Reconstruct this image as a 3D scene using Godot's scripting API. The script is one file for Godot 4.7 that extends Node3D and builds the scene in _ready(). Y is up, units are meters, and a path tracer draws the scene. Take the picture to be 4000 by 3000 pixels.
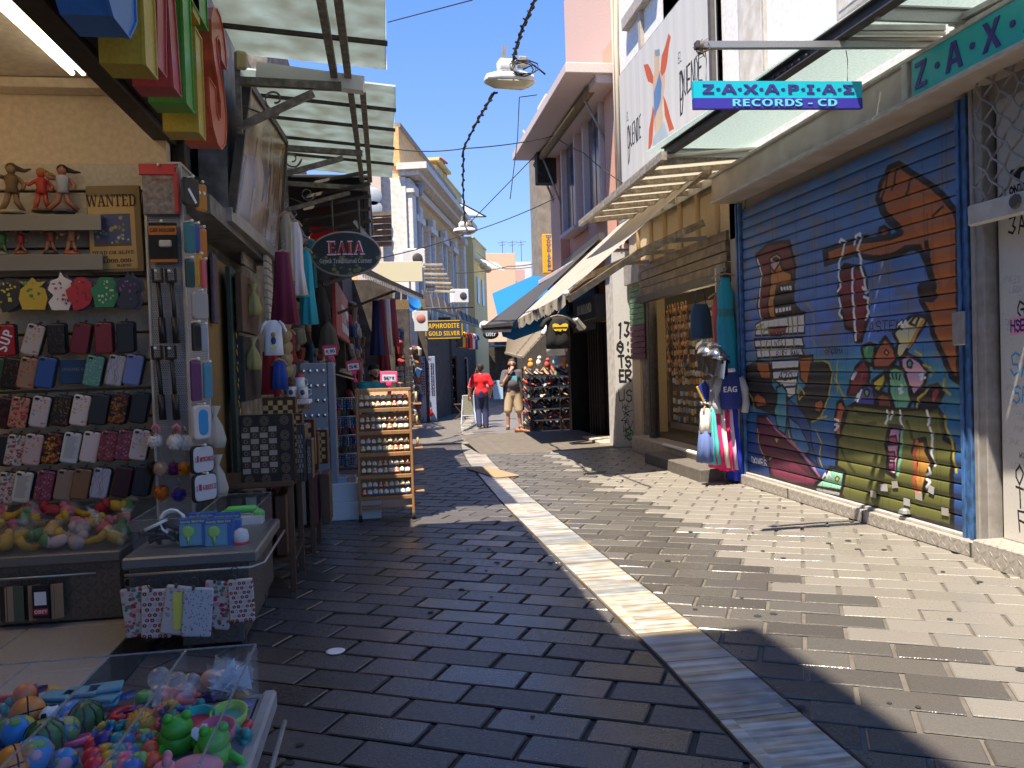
extends Node3D
# A narrow shopping street on a bright morning: one side in shade, shutters and awnings on the other.
# Units are metres, y is up, the street runs towards -z.

const ORD := ["first", "second", "third", "fourth", "fifth", "sixth", "seventh", "eighth", "ninth", "tenth", "eleventh", "twelfth", "thirteenth", "fourteenth", "fifteenth", "sixteenth"]
var rng := RandomNumberGenerator.new()
var cache := {}
var tex := {}

class B:
	# collects faces for one mesh
	var st := SurfaceTool.new()
	var t := Transform3D.IDENTITY
	var col := Color.WHITE
	var n := 0
	func _init(smooth := false):
		st.begin(Mesh.PRIMITIVE_TRIANGLES)
		st.set_smooth_group(0 if smooth else -1)
	func at(p: Vector3, turn := 0.0, pitch := 0.0, roll := 0.0) -> B:
		t = Transform3D(Basis.from_euler(Vector3(pitch, turn, roll)), p)
		return self
	func home() -> B:
		t = Transform3D.IDENTITY
		return self
	func v(p: Vector3, uv := Vector2.ZERO):
		st.set_color(col)
		st.set_uv(uv)
		st.add_vertex(t * p)
		n += 1
	func tri(a: Vector3, b: Vector3, c: Vector3):
		v(a); v(b); v(c)
	func quad(a: Vector3, b: Vector3, c: Vector3, d: Vector3):
		# corners in order round the face, uv 0..1: a top left, b top right, c bottom right, d bottom left
		v(a, Vector2(0, 0)); v(b, Vector2(1, 0)); v(c, Vector2(1, 1))
		v(a, Vector2(0, 0)); v(c, Vector2(1, 1)); v(d, Vector2(0, 1))
	func box(c: Vector3, s: Vector3, e := 0.0) -> B:
		var h := s / 2.0
		if e <= 0.0:
			for ax in 3:
				for sg in [-1.0, 1.0]:
					var o := Vector3.ZERO; o[ax] = h[ax] * sg
					var p := Vector3.ZERO; p[(ax + 1) % 3] = h[(ax + 1) % 3] * sg
					var q := Vector3.ZERO; q[(ax + 2) % 3] = h[(ax + 2) % 3]
					quad(c + o - p + q, c + o + p + q, c + o + p - q, c + o - p - q)
			return self
		e = minf(e, minf(h.x, minf(h.y, h.z)) * 0.95)
		for ax in 3:
			var b1 := (ax + 1) % 3
			var b2 := (ax + 2) % 3
			for sg in [-1.0, 1.0]:
				var o := Vector3.ZERO; o[ax] = h[ax] * sg
				var p := Vector3.ZERO; p[b1] = (h[b1] - e) * sg
				var q := Vector3.ZERO; q[b2] = h[b2] - e
				quad(c + o - p + q, c + o + p + q, c + o + p - q, c + o - p - q)
		for ax in 3:   # edges along ax
			var b1 := (ax + 1) % 3
			var b2 := (ax + 2) % 3
			for s1 in [-1.0, 1.0]:
				for s2 in [-1.0, 1.0]:
					var l := Vector3.ZERO; l[ax] = h[ax] - e
					var o1 := Vector3.ZERO; o1[b1] = h[b1] * s1; o1[b2] = (h[b2] - e) * s2
					var o2 := Vector3.ZERO; o2[b1] = (h[b1] - e) * s1; o2[b2] = h[b2] * s2
					if s1 * s2 > 0: quad(c + o1 - l, c + o1 + l, c + o2 + l, c + o2 - l)
					else: quad(c + o2 - l, c + o2 + l, c + o1 + l, c + o1 - l)
		for sx in [-1.0, 1.0]:
			for sy in [-1.0, 1.0]:
				for sz in [-1.0, 1.0]:
					var a := c + Vector3(h.x * sx, (h.y - e) * sy, (h.z - e) * sz)
					var b := c + Vector3((h.x - e) * sx, h.y * sy, (h.z - e) * sz)
					var d := c + Vector3((h.x - e) * sx, (h.y - e) * sy, h.z * sz)
					if sx * sy * sz > 0: tri(a, d, b)
					else: tri(a, b, d)
		return self
	func bar(a: Vector3, b: Vector3, w: float, h: float, up := Vector3.UP) -> B:
		# square bar from a to b
		var d := (b - a)
		var l := d.length()
		d /= l
		var sd := d.cross(up)
		if sd.length() < 0.01: sd = d.cross(Vector3.RIGHT)
		sd = sd.normalized()
		var u := sd.cross(d)
		var keep := t
		t = t * Transform3D(Basis(sd, u, -d), (a + b) / 2.0)
		box(Vector3.ZERO, Vector3(w, h, l))
		t = keep
		return self
	func tube(pts: Array, r: float, sides := 6, r2 := -1.0) -> B:
		var rings := []
		for i in pts.size():
			var p: Vector3 = pts[i]
			var d: Vector3 = (pts[mini(i + 1, pts.size() - 1)] - pts[maxi(i - 1, 0)])
			d = d.normalized()
			var sd := d.cross(Vector3.UP)
			if sd.length() < 0.05: sd = d.cross(Vector3.RIGHT)
			sd = sd.normalized()
			var u := sd.cross(d)
			var rr := r if r2 < 0 else lerpf(r, r2, float(i) / (pts.size() - 1))
			var ring := []
			for k in sides:
				ring.append(p + (sd * cos(TAU * k / sides) + u * sin(TAU * k / sides)) * rr)
			rings.append(ring)
		skin(rings, true)
		return self
	func skin(rings: Array, caps := true, closed := true):
		# joins rings of points, each with the same count
		var m: int = rings[0].size()
		for i in rings.size() - 1:
			for k in (m if closed else m - 1):
				var a: Vector3 = rings[i][k]
				var b: Vector3 = rings[i][(k + 1) % m]
				var c: Vector3 = rings[i + 1][(k + 1) % m]
				var d: Vector3 = rings[i + 1][k]
				var u0 := float(k) / m
				var u1 := float(k + 1) / m
				var v0 := float(i) / (rings.size() - 1)
				var v1 := float(i + 1) / (rings.size() - 1)
				v(a, Vector2(u0, v0)); v(b, Vector2(u1, v0)); v(c, Vector2(u1, v1))
				v(a, Vector2(u0, v0)); v(c, Vector2(u1, v1)); v(d, Vector2(u0, v1))
		if caps and closed:
			for e in [0, rings.size() - 1]:
				var mid := Vector3.ZERO
				for p in rings[e]: mid += p
				mid /= m
				for k in m:
					if e == 0: tri(mid, rings[e][(k + 1) % m], rings[e][k])
					else: tri(mid, rings[e][k], rings[e][(k + 1) % m])
	func lathe(prof: Array, seg := 12, caps := true) -> B:
		# prof: Vector2(radius, height) from bottom to top
		var rings := []
		for p in prof:
			var ring := []
			for k in seg: ring.append(Vector3(cos(TAU * k / seg) * p.x, p.y, sin(TAU * k / seg) * p.x))
			rings.append(ring)
		skin(rings, caps)
		return self
	func ball(c: Vector3, r: Vector3, seg := 10, rows := 7) -> B:
		var rings := []
		for i in rows + 1:
			var a := PI * (float(i) / rows - 0.5)
			var ring := []
			for k in seg: ring.append(c + Vector3(cos(TAU * k / seg) * cos(a) * r.x, sin(a) * r.y, sin(TAU * k / seg) * cos(a) * r.z))
			rings.append(ring)
		skin(rings, false)
		return self
	func prism(poly: PackedVector2Array, d: float, hole := PackedVector2Array()) -> B:
		# an outline in the local xy plane, from z = 0 to z = d
		var ids := Geometry2D.triangulate_polygon(poly)
		for z in [0.0, d]:
			for i in range(0, ids.size(), 3):
				var a := poly[ids[i]]; var b := poly[ids[i + 1]]; var c := poly[ids[i + 2]]
				if z == d:
					v(Vector3(a.x, a.y, z), a); v(Vector3(b.x, b.y, z), b); v(Vector3(c.x, c.y, z), c)
				else:
					v(Vector3(a.x, a.y, z), a); v(Vector3(c.x, c.y, z), c); v(Vector3(b.x, b.y, z), b)
		for i in poly.size():
			var a := poly[i]; var b := poly[(i + 1) % poly.size()]
			quad(Vector3(a.x, a.y, 0), Vector3(b.x, b.y, 0), Vector3(b.x, b.y, d), Vector3(a.x, a.y, d))
		return self
	func plate(w: float, h: float, d: float, r: float, k := 3) -> B:
		# rounded slab in the xy plane centred on the origin, uv 0..1 on its front (z = d / 2)
		var pts := []
		for q in 4:
			var cx := (w / 2 - r) * (1 if q == 0 or q == 3 else -1)
			var cy := (h / 2 - r) * (1 if q < 2 else -1)
			for j in k + 1:
				var a := PI / 2 * q + PI / 2 * j / k
				pts.append(Vector2(cx + cos(a) * r, cy + sin(a) * r))
		var e := minf(d * 0.3, r * 0.5)
		for i in pts.size():
			var a: Vector2 = pts[i]; var b: Vector2 = pts[(i + 1) % pts.size()]
			var fa := a * (1.0 - 2 * e / w); var fb := b * (1.0 - 2 * e / w)
			var ua := Vector2(a.x / w + 0.5, 0.5 - a.y / h); var ub := Vector2(b.x / w + 0.5, 0.5 - b.y / h)
			v(Vector3(0, 0, d / 2), Vector2(0.5, 0.5)); v(Vector3(fb.x, fb.y, d / 2), ub); v(Vector3(fa.x, fa.y, d / 2), ua)
			v(Vector3(fa.x, fa.y, d / 2), ua); v(Vector3(fb.x, fb.y, d / 2), ub); v(Vector3(b.x, b.y, d / 2 - e), ub)
			v(Vector3(fa.x, fa.y, d / 2), ua); v(Vector3(b.x, b.y, d / 2 - e), ub); v(Vector3(a.x, a.y, d / 2 - e), ua)
			v(Vector3(a.x, a.y, d / 2 - e), ua); v(Vector3(b.x, b.y, d / 2 - e), ub); v(Vector3(b.x, b.y, -d / 2), ub)
			v(Vector3(a.x, a.y, d / 2 - e), ua); v(Vector3(b.x, b.y, -d / 2), ub); v(Vector3(a.x, a.y, -d / 2), ua)
			v(Vector3(0, 0, -d / 2), Vector2(0.5, 0.5)); v(Vector3(a.x, a.y, -d / 2), ua); v(Vector3(b.x, b.y, -d / 2), ub)
		return self
	func mesh() -> ArrayMesh:
		st.generate_normals()
		return st.commit()

func lin(c: Color) -> Color:
	return Color(c.r, c.g, c.b).linear_to_srgb()

func M(key: String, c: Color, rough := 0.8, o := {}) -> StandardMaterial3D:
	# a material by name; c is the real-world (linear) base colour
	if cache.has(key): return cache[key]
	var m := StandardMaterial3D.new()
	m.resource_name = key
	m.albedo_color = lin(c)
	m.roughness = rough
	m.metallic = o.get("metal", 0.0)
	if o.has("spec"): m.metallic_specular = o.spec
	if o.has("tex"):
		m.albedo_texture = tex[o.tex]
		m.uv1_triplanar = true
		m.uv1_world_triplanar = true
		m.uv1_scale = Vector3.ONE * o.get("scale", 1.0)
	if o.has("img"):
		m.albedo_texture = o.img
		m.texture_repeat = o.get("repeat", false)
		if o.has("uvs"): m.uv1_scale = o.uvs
	if o.has("rtex"):
		m.roughness_texture = tex[o.rtex]
		m.uv1_triplanar = true
		m.uv1_world_triplanar = true
		m.uv1_scale = Vector3.ONE * o.get("scale", 1.0)
	if o.has("bump"):
		m.heightmap_enabled = true
		m.heightmap_texture = tex[o.bump]
		m.heightmap_scale = o.get("depth", 0.3)
	if o.has("alpha"):
		m.transparency = BaseMaterial3D.TRANSPARENCY_ALPHA
		m.albedo_color.a = o.alpha
	if o.has("emit"):
		m.emission_enabled = true
		m.emission = lin(o.emit)
		m.emission_energy_multiplier = o.get("power", 1.0)
	if o.has("back"):
		m.backlight_enabled = true
		m.backlight = lin(o.back)
	if o.has("coat"):
		m.clearcoat_enabled = true
		m.clearcoat = o.coat
		m.clearcoat_roughness = 0.08
	if o.has("rim"):
		m.rim_enabled = true
		m.rim = o.rim
	if o.get("vc", false): m.vertex_color_use_as_albedo = true
	cache[key] = m
	return m

func noise_tex(name: String, size: int, freq: float, oct: int, lo: float, hi: float, kind := FastNoiseLite.TYPE_SIMPLEX_SMOOTH, warm := 0.0):
	var f := FastNoiseLite.new()
	f.noise_type = kind
	f.frequency = freq
	f.fractal_octaves = oct
	f.seed = name.length() * 7 + int(size)
	var t := NoiseTexture2D.new()
	t.noise = f
	t.width = size
	t.height = size
	t.seamless = true
	var g := Gradient.new()
	g.set_color(0, Color(lo, lo * (1 - warm * 0.5), lo * (1 - warm)))
	g.set_color(1, Color(hi, hi, hi))
	t.color_ramp = g
	tex[name] = t

func node(nm: String, m: Mesh, mt: Material, parent: Node = self, p := Vector3.ZERO) -> MeshInstance3D:
	var o := MeshInstance3D.new()
	o.name = nm
	o.mesh = m
	o.material_override = mt
	o.position = p
	parent.add_child(o, true)
	return o

func put(nm: String, b: B, mt: Material, parent: Node = self, p := Vector3.ZERO) -> MeshInstance3D:
	return node(nm, b.mesh(), mt, parent, p)

func tag(o: Node, label: String, cat: String, group := "") -> Node:
	o.set_meta("label", label)
	o.set_meta("category", cat)
	if group: o.set_meta("group", group)
	return o

func thing(nm: String, label: String, cat: String, p := Vector3.ZERO, turn := 0.0, group := "") -> Node3D:
	var o := Node3D.new()
	o.name = nm
	o.position = p
	o.rotation.y = turn
	add_child(o, true)
	tag(o, label, cat, group)
	return o

func struct(o: Node, label := "") -> Node:
	o.set_meta("kind", "structure")
	if label: o.set_meta("label", label)
	return o

func stuff(o: Node) -> Node:
	o.set_meta("kind", "stuff")
	return o

func copy(o: Node3D, label: String, p: Vector3, turn := 0.0) -> Node3D:
	var c: Node3D = o.duplicate()
	add_child(c, true)
	c.position = p
	c.rotation.y = turn
	c.set_meta("label", label)
	return c

func poly(s: String, k := 1.0, off := Vector2.ZERO) -> PackedVector2Array:
	var out := PackedVector2Array()
	for w in s.split(" ", false):
		var q := w.split(",")
		out.append(Vector2(float(q[0]), float(q[1])) * k + off)
	return out

func lettering(text: String, size: float, depth: float, font := "Droid Sans", weight := 700) -> TextMesh:
	# height of the capitals is about 0.72 of size
	var f := SystemFont.new()
	f.font_names = PackedStringArray([font])
	f.font_weight = weight
	var m := TextMesh.new()
	m.text = text
	m.font = f
	m.font_size = 64
	m.pixel_size = size / 64.0
	m.depth = depth
	m.curve_step = 1.0
	return m

# ---- painting on images: flat print, posters and graffiti ----
func fill(im: Image, p: PackedVector2Array, c: Color):
	var y0 := 1e9; var y1 := -1e9
	for q in p: y0 = minf(y0, q.y); y1 = maxf(y1, q.y)
	var w := im.get_width()
	for y in range(maxi(0, floori(y0)), mini(im.get_height(), ceili(y1) + 1)):
		var xs := []
		var yy := y + 0.5
		for i in p.size():
			var a := p[i]; var b := p[(i + 1) % p.size()]
			if (a.y <= yy) != (b.y <= yy): xs.append(a.x + (yy - a.y) / (b.y - a.y) * (b.x - a.x))
		xs.sort()
		for i in range(0, xs.size() - 1, 2):
			var x0 := clampi(roundi(xs[i]), 0, w); var x1 := clampi(roundi(xs[i + 1]), 0, w)
			if x1 > x0: im.fill_rect(Rect2i(x0, y, x1 - x0, 1), c)

func disc(im: Image, c: Vector2, r: float, col: Color):
	for y in range(maxi(0, floori(c.y - r)), mini(im.get_height(), ceili(c.y + r) + 1)):
		var d := r * r - (y - c.y) * (y - c.y)
		if d < 0: continue
		var h := sqrt(d)
		var x0 := clampi(roundi(c.x - h), 0, im.get_width()); var x1 := clampi(roundi(c.x + h), 0, im.get_width())
		if x1 > x0: im.fill_rect(Rect2i(x0, y, x1 - x0, 1), col)

func stroke(im: Image, p: PackedVector2Array, r: float, c: Color, closed := false):
	var n := p.size() if closed else p.size() - 1
	for i in n:
		var a := p[i]; var b := p[(i + 1) % p.size()]
		var k := maxi(1, ceili(a.distance_to(b) / maxf(0.7, r * 0.6)))
		for j in k + 1: disc(im, a.lerp(b, float(j) / k), r, c)

func V(x, y, z) -> Vector3: return Vector3(x, y, z)
func C(r, g, b, a = 1.0) -> Color: return Color(r, g, b, a)
func K(key: String) -> Material: return cache[key]

const GLYPH := {"A": "0,6 2,0 4,6|1,4 3,4", "B": "0,0 0,6 3,6 4,5 3,3 0,3|0,0 3,0 4,1 3,3", "C": "4,1 2,0 0,2 0,4 2,6 4,5", "D": "0,0 0,6 2,6 4,4 4,2 2,0 0,0", "E": "4,0 0,0 0,6 4,6|0,3 3,3", "F": "4,0 0,0 0,6|0,3 3,3", "G": "4,1 2,0 0,2 0,4 2,6 4,5 4,3 2,3", "H": "0,0 0,6|4,0 4,6|0,3 4,3", "I": "2,0 2,6", "K": "0,0 0,6|4,0 0,3 4,6", "L": "0,0 0,6 4,6", "M": "0,6 0,0 2,3 4,0 4,6", "N": "0,6 0,0 4,6 4,0", "O": "2,0 0,2 0,4 2,6 4,4 4,2 2,0", "P": "0,6 0,0 3,0 4,1 3,3 0,3", "R": "0,6 0,0 3,0 4,1 3,3 0,3 4,6", "S": "4,1 2,0 0,1 1,3 3,3 4,5 2,6 0,5", "T": "0,0 4,0|2,0 2,6", "U": "0,0 0,5 2,6 4,5 4,0", "V": "0,0 2,6 4,0", "W": "0,0 1,6 2,2 3,6 4,0", "Y": "0,0 2,3 4,0|2,3 2,6", "Z": "0,0 4,0 0,6 4,6", "Θ": "2,0 0,2 0,4 2,6 4,4 4,2 2,0|1,3 3,3", "0": "2,0 0,2 0,4 2,6 4,4 4,2 2,0", "1": "1,1 2,0 2,6", "2": "0,1 2,0 4,1 0,6 4,6", "3": "0,0 4,0 2,3 4,4 2,6 0,5", "4": "3,6 3,0 0,4 4,4", ":": "2,1 2,1.5|2,4.5 2,5", "'": "2,0 1,2", ".": "2,5.5 2,6", "-": "1,3 3,3", "%": "2,0 2,0 0,4 1,6 4,3 0,2 4,6 1,1 3,0"}

func scrawl(im: Image, s: String, at: Vector2, w: float, h: float, r: float, c: Color, slant := 0.0):
	var x := at.x
	for ch in s:
		if GLYPH.has(ch):
			for l in GLYPH[ch].split("|"):
				var p := PackedVector2Array()
				for q in poly(l): p.append(Vector2(x + q.x / 4 * w + (6 - q.y) / 6 * slant + rng.randf_range(-0.09, 0.09) * w, at.y + q.y / 6 * h + rng.randf_range(-0.06, 0.06) * h))
				stroke(im, p, r, c)
		x += w * 1.35

func flip_tex(im: Image) -> ImageTexture:
	im.generate_mipmaps()
	return ImageTexture.create_from_image(im)

func garment(rings: Array, pleats: int, amp: float, seg := 28, smooth := true) -> B:
	# a hanging cloth: rings of [height, width, depth], pleated more towards its hem
	var b := B.new(smooth)
	var out := []
	for i in rings.size():
		var r: Array = rings[i]
		var k := float(i) / (rings.size() - 1)
		var ring := []
		for j in seg:
			var a := TAU * j / seg
			var s := 1.0 + amp * k * sin(a * pleats + i * 0.4) + amp * 0.4 * k * sin(a * (pleats * 2 - 1) + 1.7)
			ring.append(Vector3(cos(a) * r[1] / 2 * s + (r[3] if r.size() > 3 else 0.0), r[0], sin(a) * r[2] / 2 * (s + (s - 1) * 2)))
		out.append(ring)
	b.skin(out, true)
	return b

func gy(z: float) -> float:
	# the street is level at first and then falls a little
	return -0.55 * clampf((-z - 10.5) / 11.5, 0.0, 1.0)

func strip_x(z: float) -> float:
	# middle of the marble strip
	var k = [[-1.0, 1.13], [-3.0, 1.15], [-5.0, 1.1], [-7.0, 1.065], [-10.0, 1.08], [-12.0, 1.2], [-14.0, 1.37], [-18.0, 1.75], [-23.5, 2.2], [-29.0, 3.05], [-34.0, 4.6], [-40.0, 7.0]]
	for i in k.size() - 1:
		if z <= k[i][0] and z >= k[i + 1][0]:
			return lerpf(k[i][1], k[i + 1][1], (k[i][0] - z) / (k[i][0] - k[i + 1][0]))
	return 1.13

func _ready():
	rng.seed = 41
	var cam = Camera3D.new()
	cam.name = "camera"
	cam.transform = Transform3D(Basis(V(0.98787, -0.03199, 0.15197), V(0.03500, 0.99924, -0.01720), V(-0.15131, 0.02231, 0.98824)), V(0, 1.15, 0))
	cam.fov = 50.23
	cam.near = 0.05
	cam.far = 600.0
	add_child(cam)
	var env = Environment.new()
	var sky_mat = ProceduralSkyMaterial.new()
	sky_mat.sky_top_color = lin(C(0.055, 0.16, 0.5))
	sky_mat.sky_horizon_color = lin(C(0.36, 0.55, 0.82))
	sky_mat.sky_curve = 0.16
	sky_mat.ground_bottom_color = lin(C(0.2, 0.19, 0.18))
	sky_mat.ground_horizon_color = lin(C(0.3, 0.3, 0.3))
	sky_mat.sun_angle_max = 12.0
	var sky = Sky.new()
	sky.sky_material = sky_mat
	env.background_mode = Environment.BG_SKY
	env.sky = sky
	env.background_energy_multiplier = 0.8
	env.tonemap_mode = Environment.TONE_MAPPER_LINEAR
	env.tonemap_exposure = 2.5
	env.sdfgi_enabled = true
	env.ssao_enabled = true
	env.ssil_enabled = true
	var we = WorldEnvironment.new()
	we.name = "world"
	we.environment = env
	add_child(we)
	var sun = DirectionalLight3D.new()
	sun.name = "sun"
	sun.light_energy = 1.5
	sun.light_color = C(1.0, 0.95, 0.87)
	sun.light_angular_distance = 0.5
	sun.shadow_enabled = true
	sun.basis = Basis.looking_at(V(0.272, -0.906, -0.326))
	add_child(sun)

	noise_tex("grain", 512, 0.09, 4, 0.88, 1.0)
	noise_tex("blotch", 512, 0.012, 5, 0.84, 1.0, FastNoiseLite.TYPE_SIMPLEX_SMOOTH, 0.08)
	noise_tex("speck", 512, 0.35, 2, 0.6, 1.0)
	noise_tex("stain", 512, 0.02, 5, 0.58, 1.0, FastNoiseLite.TYPE_PERLIN, 0.15)
	noise_tex("gloss", 512, 0.03, 4, 0.3, 0.62)
	noise_tex("bumpy", 256, 0.12, 3, 0.0, 1.0)
	noise_tex("weave", 256, 0.4, 1, 0.85, 1.0)
	tread_tex()
	wood_tex()
	marble_tex()
	ground()
	right_side()
	left_shop()
	left_street()
	far_street()
	buildings()
	overhead()
	people()

func tread_tex():
	# raised lozenges of chequer plate, as relief
	var im = Image.create(256, 256, false, Image.FORMAT_RGB8)
	im.fill(C(0.3, 0.3, 0.3))
	for i in 4:
		for j in 4:
			var c = Vector2(32 + i * 64, 32 + j * 64)
			var d = Vector2(1, 1) if (i + j) % 2 == 0 else Vector2(1, -1)
			stroke(im, PackedVector2Array([c - d * 17, c - d * 8]), 4.0, C(0.75, 0.75, 0.75))
			stroke(im, PackedVector2Array([c - d * 9, c + d * 9]), 7.0, C(1, 1, 1))
			stroke(im, PackedVector2Array([c + d * 8, c + d * 17]), 4.0, C(0.75, 0.75, 0.75))
	tex["tread"] = flip_tex(im)

func wood_tex():
	var im = Image.create(256, 256, false, Image.FORMAT_RGB8)
	var f = FastNoiseLite.new()
	f.seed = 5
	f.frequency = 0.02
	for y in 256:
		for x in 256:
			var g = f.get_noise_2d(x * 6.0, y * 0.5) * 0.5 + 0.5
			var h = f.get_noise_2d(x * 22.0, y * 1.2 + 300) * 0.5 + 0.5
			var k = 0.62 + 0.25 * g + 0.13 * h
			im.set_pixel(x, y, Color(k, k * 0.97, k * 0.93))
	tex["wood"] = flip_tex(im)

func marble_tex():
	var im = Image.create(256, 256, false, Image.FORMAT_RGB8)
	var f = FastNoiseLite.new()
	f.seed = 9
	f.frequency = 0.012
	f.fractal_octaves = 5
	for y in 256:
		for x in 256:
			var g = f.get_noise_2d(x * 0.25, y * 4.0)
			var w = f.get_noise_2d(x * 1.3 + 400, y * 1.6)
			var k = 0.86 + 0.3 * g + 0.16 * w
			var r = clampf(f.get_noise_2d(x * 0.3 + 900, y * 3.0) * 1.3, 0, 1)
			im.set_pixel(x, y, Color(k, k * (1.0 - r * 0.18), k * (1.0 - r * 0.42)))
	tex["marble"] = flip_tex(im)

# ---------------------------------------------------------------- ground
func ground():
	var b = B.new()
	var zs = [12.0, 0.0, -5.0, -10.5, -12.0, -14.0, -16.0, -18.0, -20.0, -22.0, -30.0, -60.0, -120.0, -400.0]
	for i in zs.size() - 1:
		var y0 = gy(zs[i]) - 0.012; var y1 = gy(zs[i + 1]) - 0.012
		b.quad(V(-200, y1, zs[i + 1]), V(200, y1, zs[i + 1]), V(200, y0, zs[i]), V(-200, y0, zs[i]))
	var street: MeshInstance3D = put("street", b, M("mortar", C(0.045, 0.041, 0.037), 0.75, {"tex": "blotch", "scale": 0.9}))
	struct(street, "street of small paving stones with dark mortar joints between shops")
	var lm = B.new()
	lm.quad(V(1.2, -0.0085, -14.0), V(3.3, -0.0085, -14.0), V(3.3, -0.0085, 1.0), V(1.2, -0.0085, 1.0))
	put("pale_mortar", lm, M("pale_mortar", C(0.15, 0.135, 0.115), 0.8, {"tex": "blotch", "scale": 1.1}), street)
	# paving stones in slanting rows, cut along the marble strip and the walls
	var pm = M("paver", C(1, 1, 1), 0.36, {"vc": true, "tex": "speck", "scale": 3.1, "bump": "bumpy", "depth": 0.12})
	pm.roughness = 1.0
	pm.roughness_texture = tex["gloss"]
	var pms = [pm]
	for i in 2:
		var p2: StandardMaterial3D = pm.duplicate()
		p2.roughness = [0.45, 0.7][i]
		pms.append(p2)
	var u = Vector2(cos(deg_to_rad(28.0)), sin(deg_to_rad(28.0)))
	var w = Vector2(-u.y, u.x)
	var lp = PackedVector2Array([Vector2(-1.02, 0.5)])
	var rp = PackedVector2Array([Vector2(3.2, 0.5)])
	for i in 16:
		var z = 0.5 - i * 1.0
		lp.append(Vector2(strip_x(z) - 0.15, z))
		rp.append(Vector2(strip_x(z) + 0.15, z))
	lp.append(Vector2(-1.02, -14.5))
	rp.append(Vector2(3.2, -14.5))
	var pieces = []
	for i in range(-70, 70):
		for j in range(-75, 110):
			var c = u * ((i + 0.5 * (absi(j) % 2)) * 0.325) + w * (j * 0.165)
			if c.x < -1.4 or c.x > 3.6 or c.y > -1.2 or c.y < -14.6: continue
			var hl = 0.156 + rng.randf_range(-0.005, 0.002)
			var hw = 0.0765 + rng.randf_range(-0.003, 0.0015)
			var q = PackedVector2Array([c - u * hl - w * hw, c + u * hl - w * hw, c + u * hl + w * hw, c - u * hl + w * hw])
			var side = 0
			for region in [lp, rp]:
				for frag in Geometry2D.intersect_polygons(q, region):
					var m = Vector2.ZERO
					for p in frag: m += p
					m /= frag.size()
					var area = 0.0
					for k in frag.size(): area += frag[k].cross(frag[(k + 1) % frag.size()])
					if absf(area) < 0.004: continue
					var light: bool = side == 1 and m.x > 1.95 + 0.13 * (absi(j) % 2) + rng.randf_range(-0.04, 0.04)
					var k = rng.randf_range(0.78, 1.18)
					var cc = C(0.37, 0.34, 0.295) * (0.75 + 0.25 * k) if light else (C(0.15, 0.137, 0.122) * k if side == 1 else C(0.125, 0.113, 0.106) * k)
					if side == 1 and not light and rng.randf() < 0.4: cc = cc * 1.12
					var dep = -(m.y) * cos(0.152) + m.x * sin(0.152)
					var lat = m.x * cos(0.152) + m.y * sin(0.152)
					var seen = absf(lat) < dep * 0.66 + 0.3 and dep > 1.75
					pieces.append([dep if seen else 99.0, frag, m, cc])
				side += 1
	pieces.sort_custom(func(a, c): return a[0] < c[0])
	var rest = B.new()
	var rest_light = B.new()
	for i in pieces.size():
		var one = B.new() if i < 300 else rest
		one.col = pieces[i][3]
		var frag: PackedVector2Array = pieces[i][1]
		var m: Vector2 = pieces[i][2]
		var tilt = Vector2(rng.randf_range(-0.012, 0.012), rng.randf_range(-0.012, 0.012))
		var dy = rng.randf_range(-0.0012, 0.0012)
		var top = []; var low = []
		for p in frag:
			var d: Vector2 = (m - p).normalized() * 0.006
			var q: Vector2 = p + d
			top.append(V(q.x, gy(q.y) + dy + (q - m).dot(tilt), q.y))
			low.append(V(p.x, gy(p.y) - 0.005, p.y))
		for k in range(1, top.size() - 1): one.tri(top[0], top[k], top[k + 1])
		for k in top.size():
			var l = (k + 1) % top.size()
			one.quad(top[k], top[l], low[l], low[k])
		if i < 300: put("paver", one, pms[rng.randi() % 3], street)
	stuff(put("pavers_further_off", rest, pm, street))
	# marble strip
	var strip = thing("marble_strip", "pale marble strip curving down the middle of the street", "paving strip")
	strip.remove_meta("category")
	struct(strip)
	var z = -1.2
	var mm = []
	for i in 4: mm.append(M("marble%d" % i, [C(0.5, 0.5, 0.48), C(0.38, 0.4, 0.41), C(0.54, 0.51, 0.45), C(0.33, 0.35, 0.36)][i], 0.3, {"tex": "marble", "scale": [1.4, 1.1, 1.9, 1.6][i]}))
	var n = 0
	while z > -34.0:
		var len: float = [0.62, 0.14, 0.5, 0.3, 0.22, 0.34][n % 6] * (1.0 if z > -12.0 else 2.0)
		if z < -15.7 and z > -16.9:
			z -= len; n += 1
			continue
		var sb = B.new()
		var z2 = z - len + 0.006
		var k = 0.135
		var y = 0.003
		var a = Vector3(strip_x(z) - k, gy(z) + y, z); var c = Vector3(strip_x(z) + k, gy(z) + y, z)
		var d = Vector3(strip_x(z2) + k, gy(z2) + y, z2); var e = Vector3(strip_x(z2) - k, gy(z2) + y, z2)
		var dn = V(0, -0.012, 0)
		sb.quad(e, d, c, a); sb.quad(a, c, c + dn, a + dn); sb.quad(e, a, a + dn, e + dn); sb.quad(c, d, d + dn, c + dn)
		put("slab", sb, mm[n % 4], strip)
		z -= len
		n += 1
	# farther paving, too far to tell the stones apart
	var fb = B.new()
	for i in 10:
		var za = -14.4 - i * 2.6; var zb = za - 2.6
		fb.quad(V(-1.5 + i * 0.1, gy(zb), zb), V(9.0, gy(zb), zb), V(9.0, gy(za), za), V(-1.5 + i * 0.1, gy(za), za))
	fb.quad(V(-1.5, gy(-60), -60), V(40, gy(-60), -60), V(40, gy(-40.4), -40.4), V(-1.5, gy(-40.4), -40.4))
	struct(put("far_paving", fb, M("far_paving", C(0.2, 0.187, 0.17), 0.42, {"tex": "blotch", "scale": 0.7})), "smooth worn grey paving farther down the street")
	# manhole cover and cardboard by the strip
	var gum = B.new()
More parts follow.
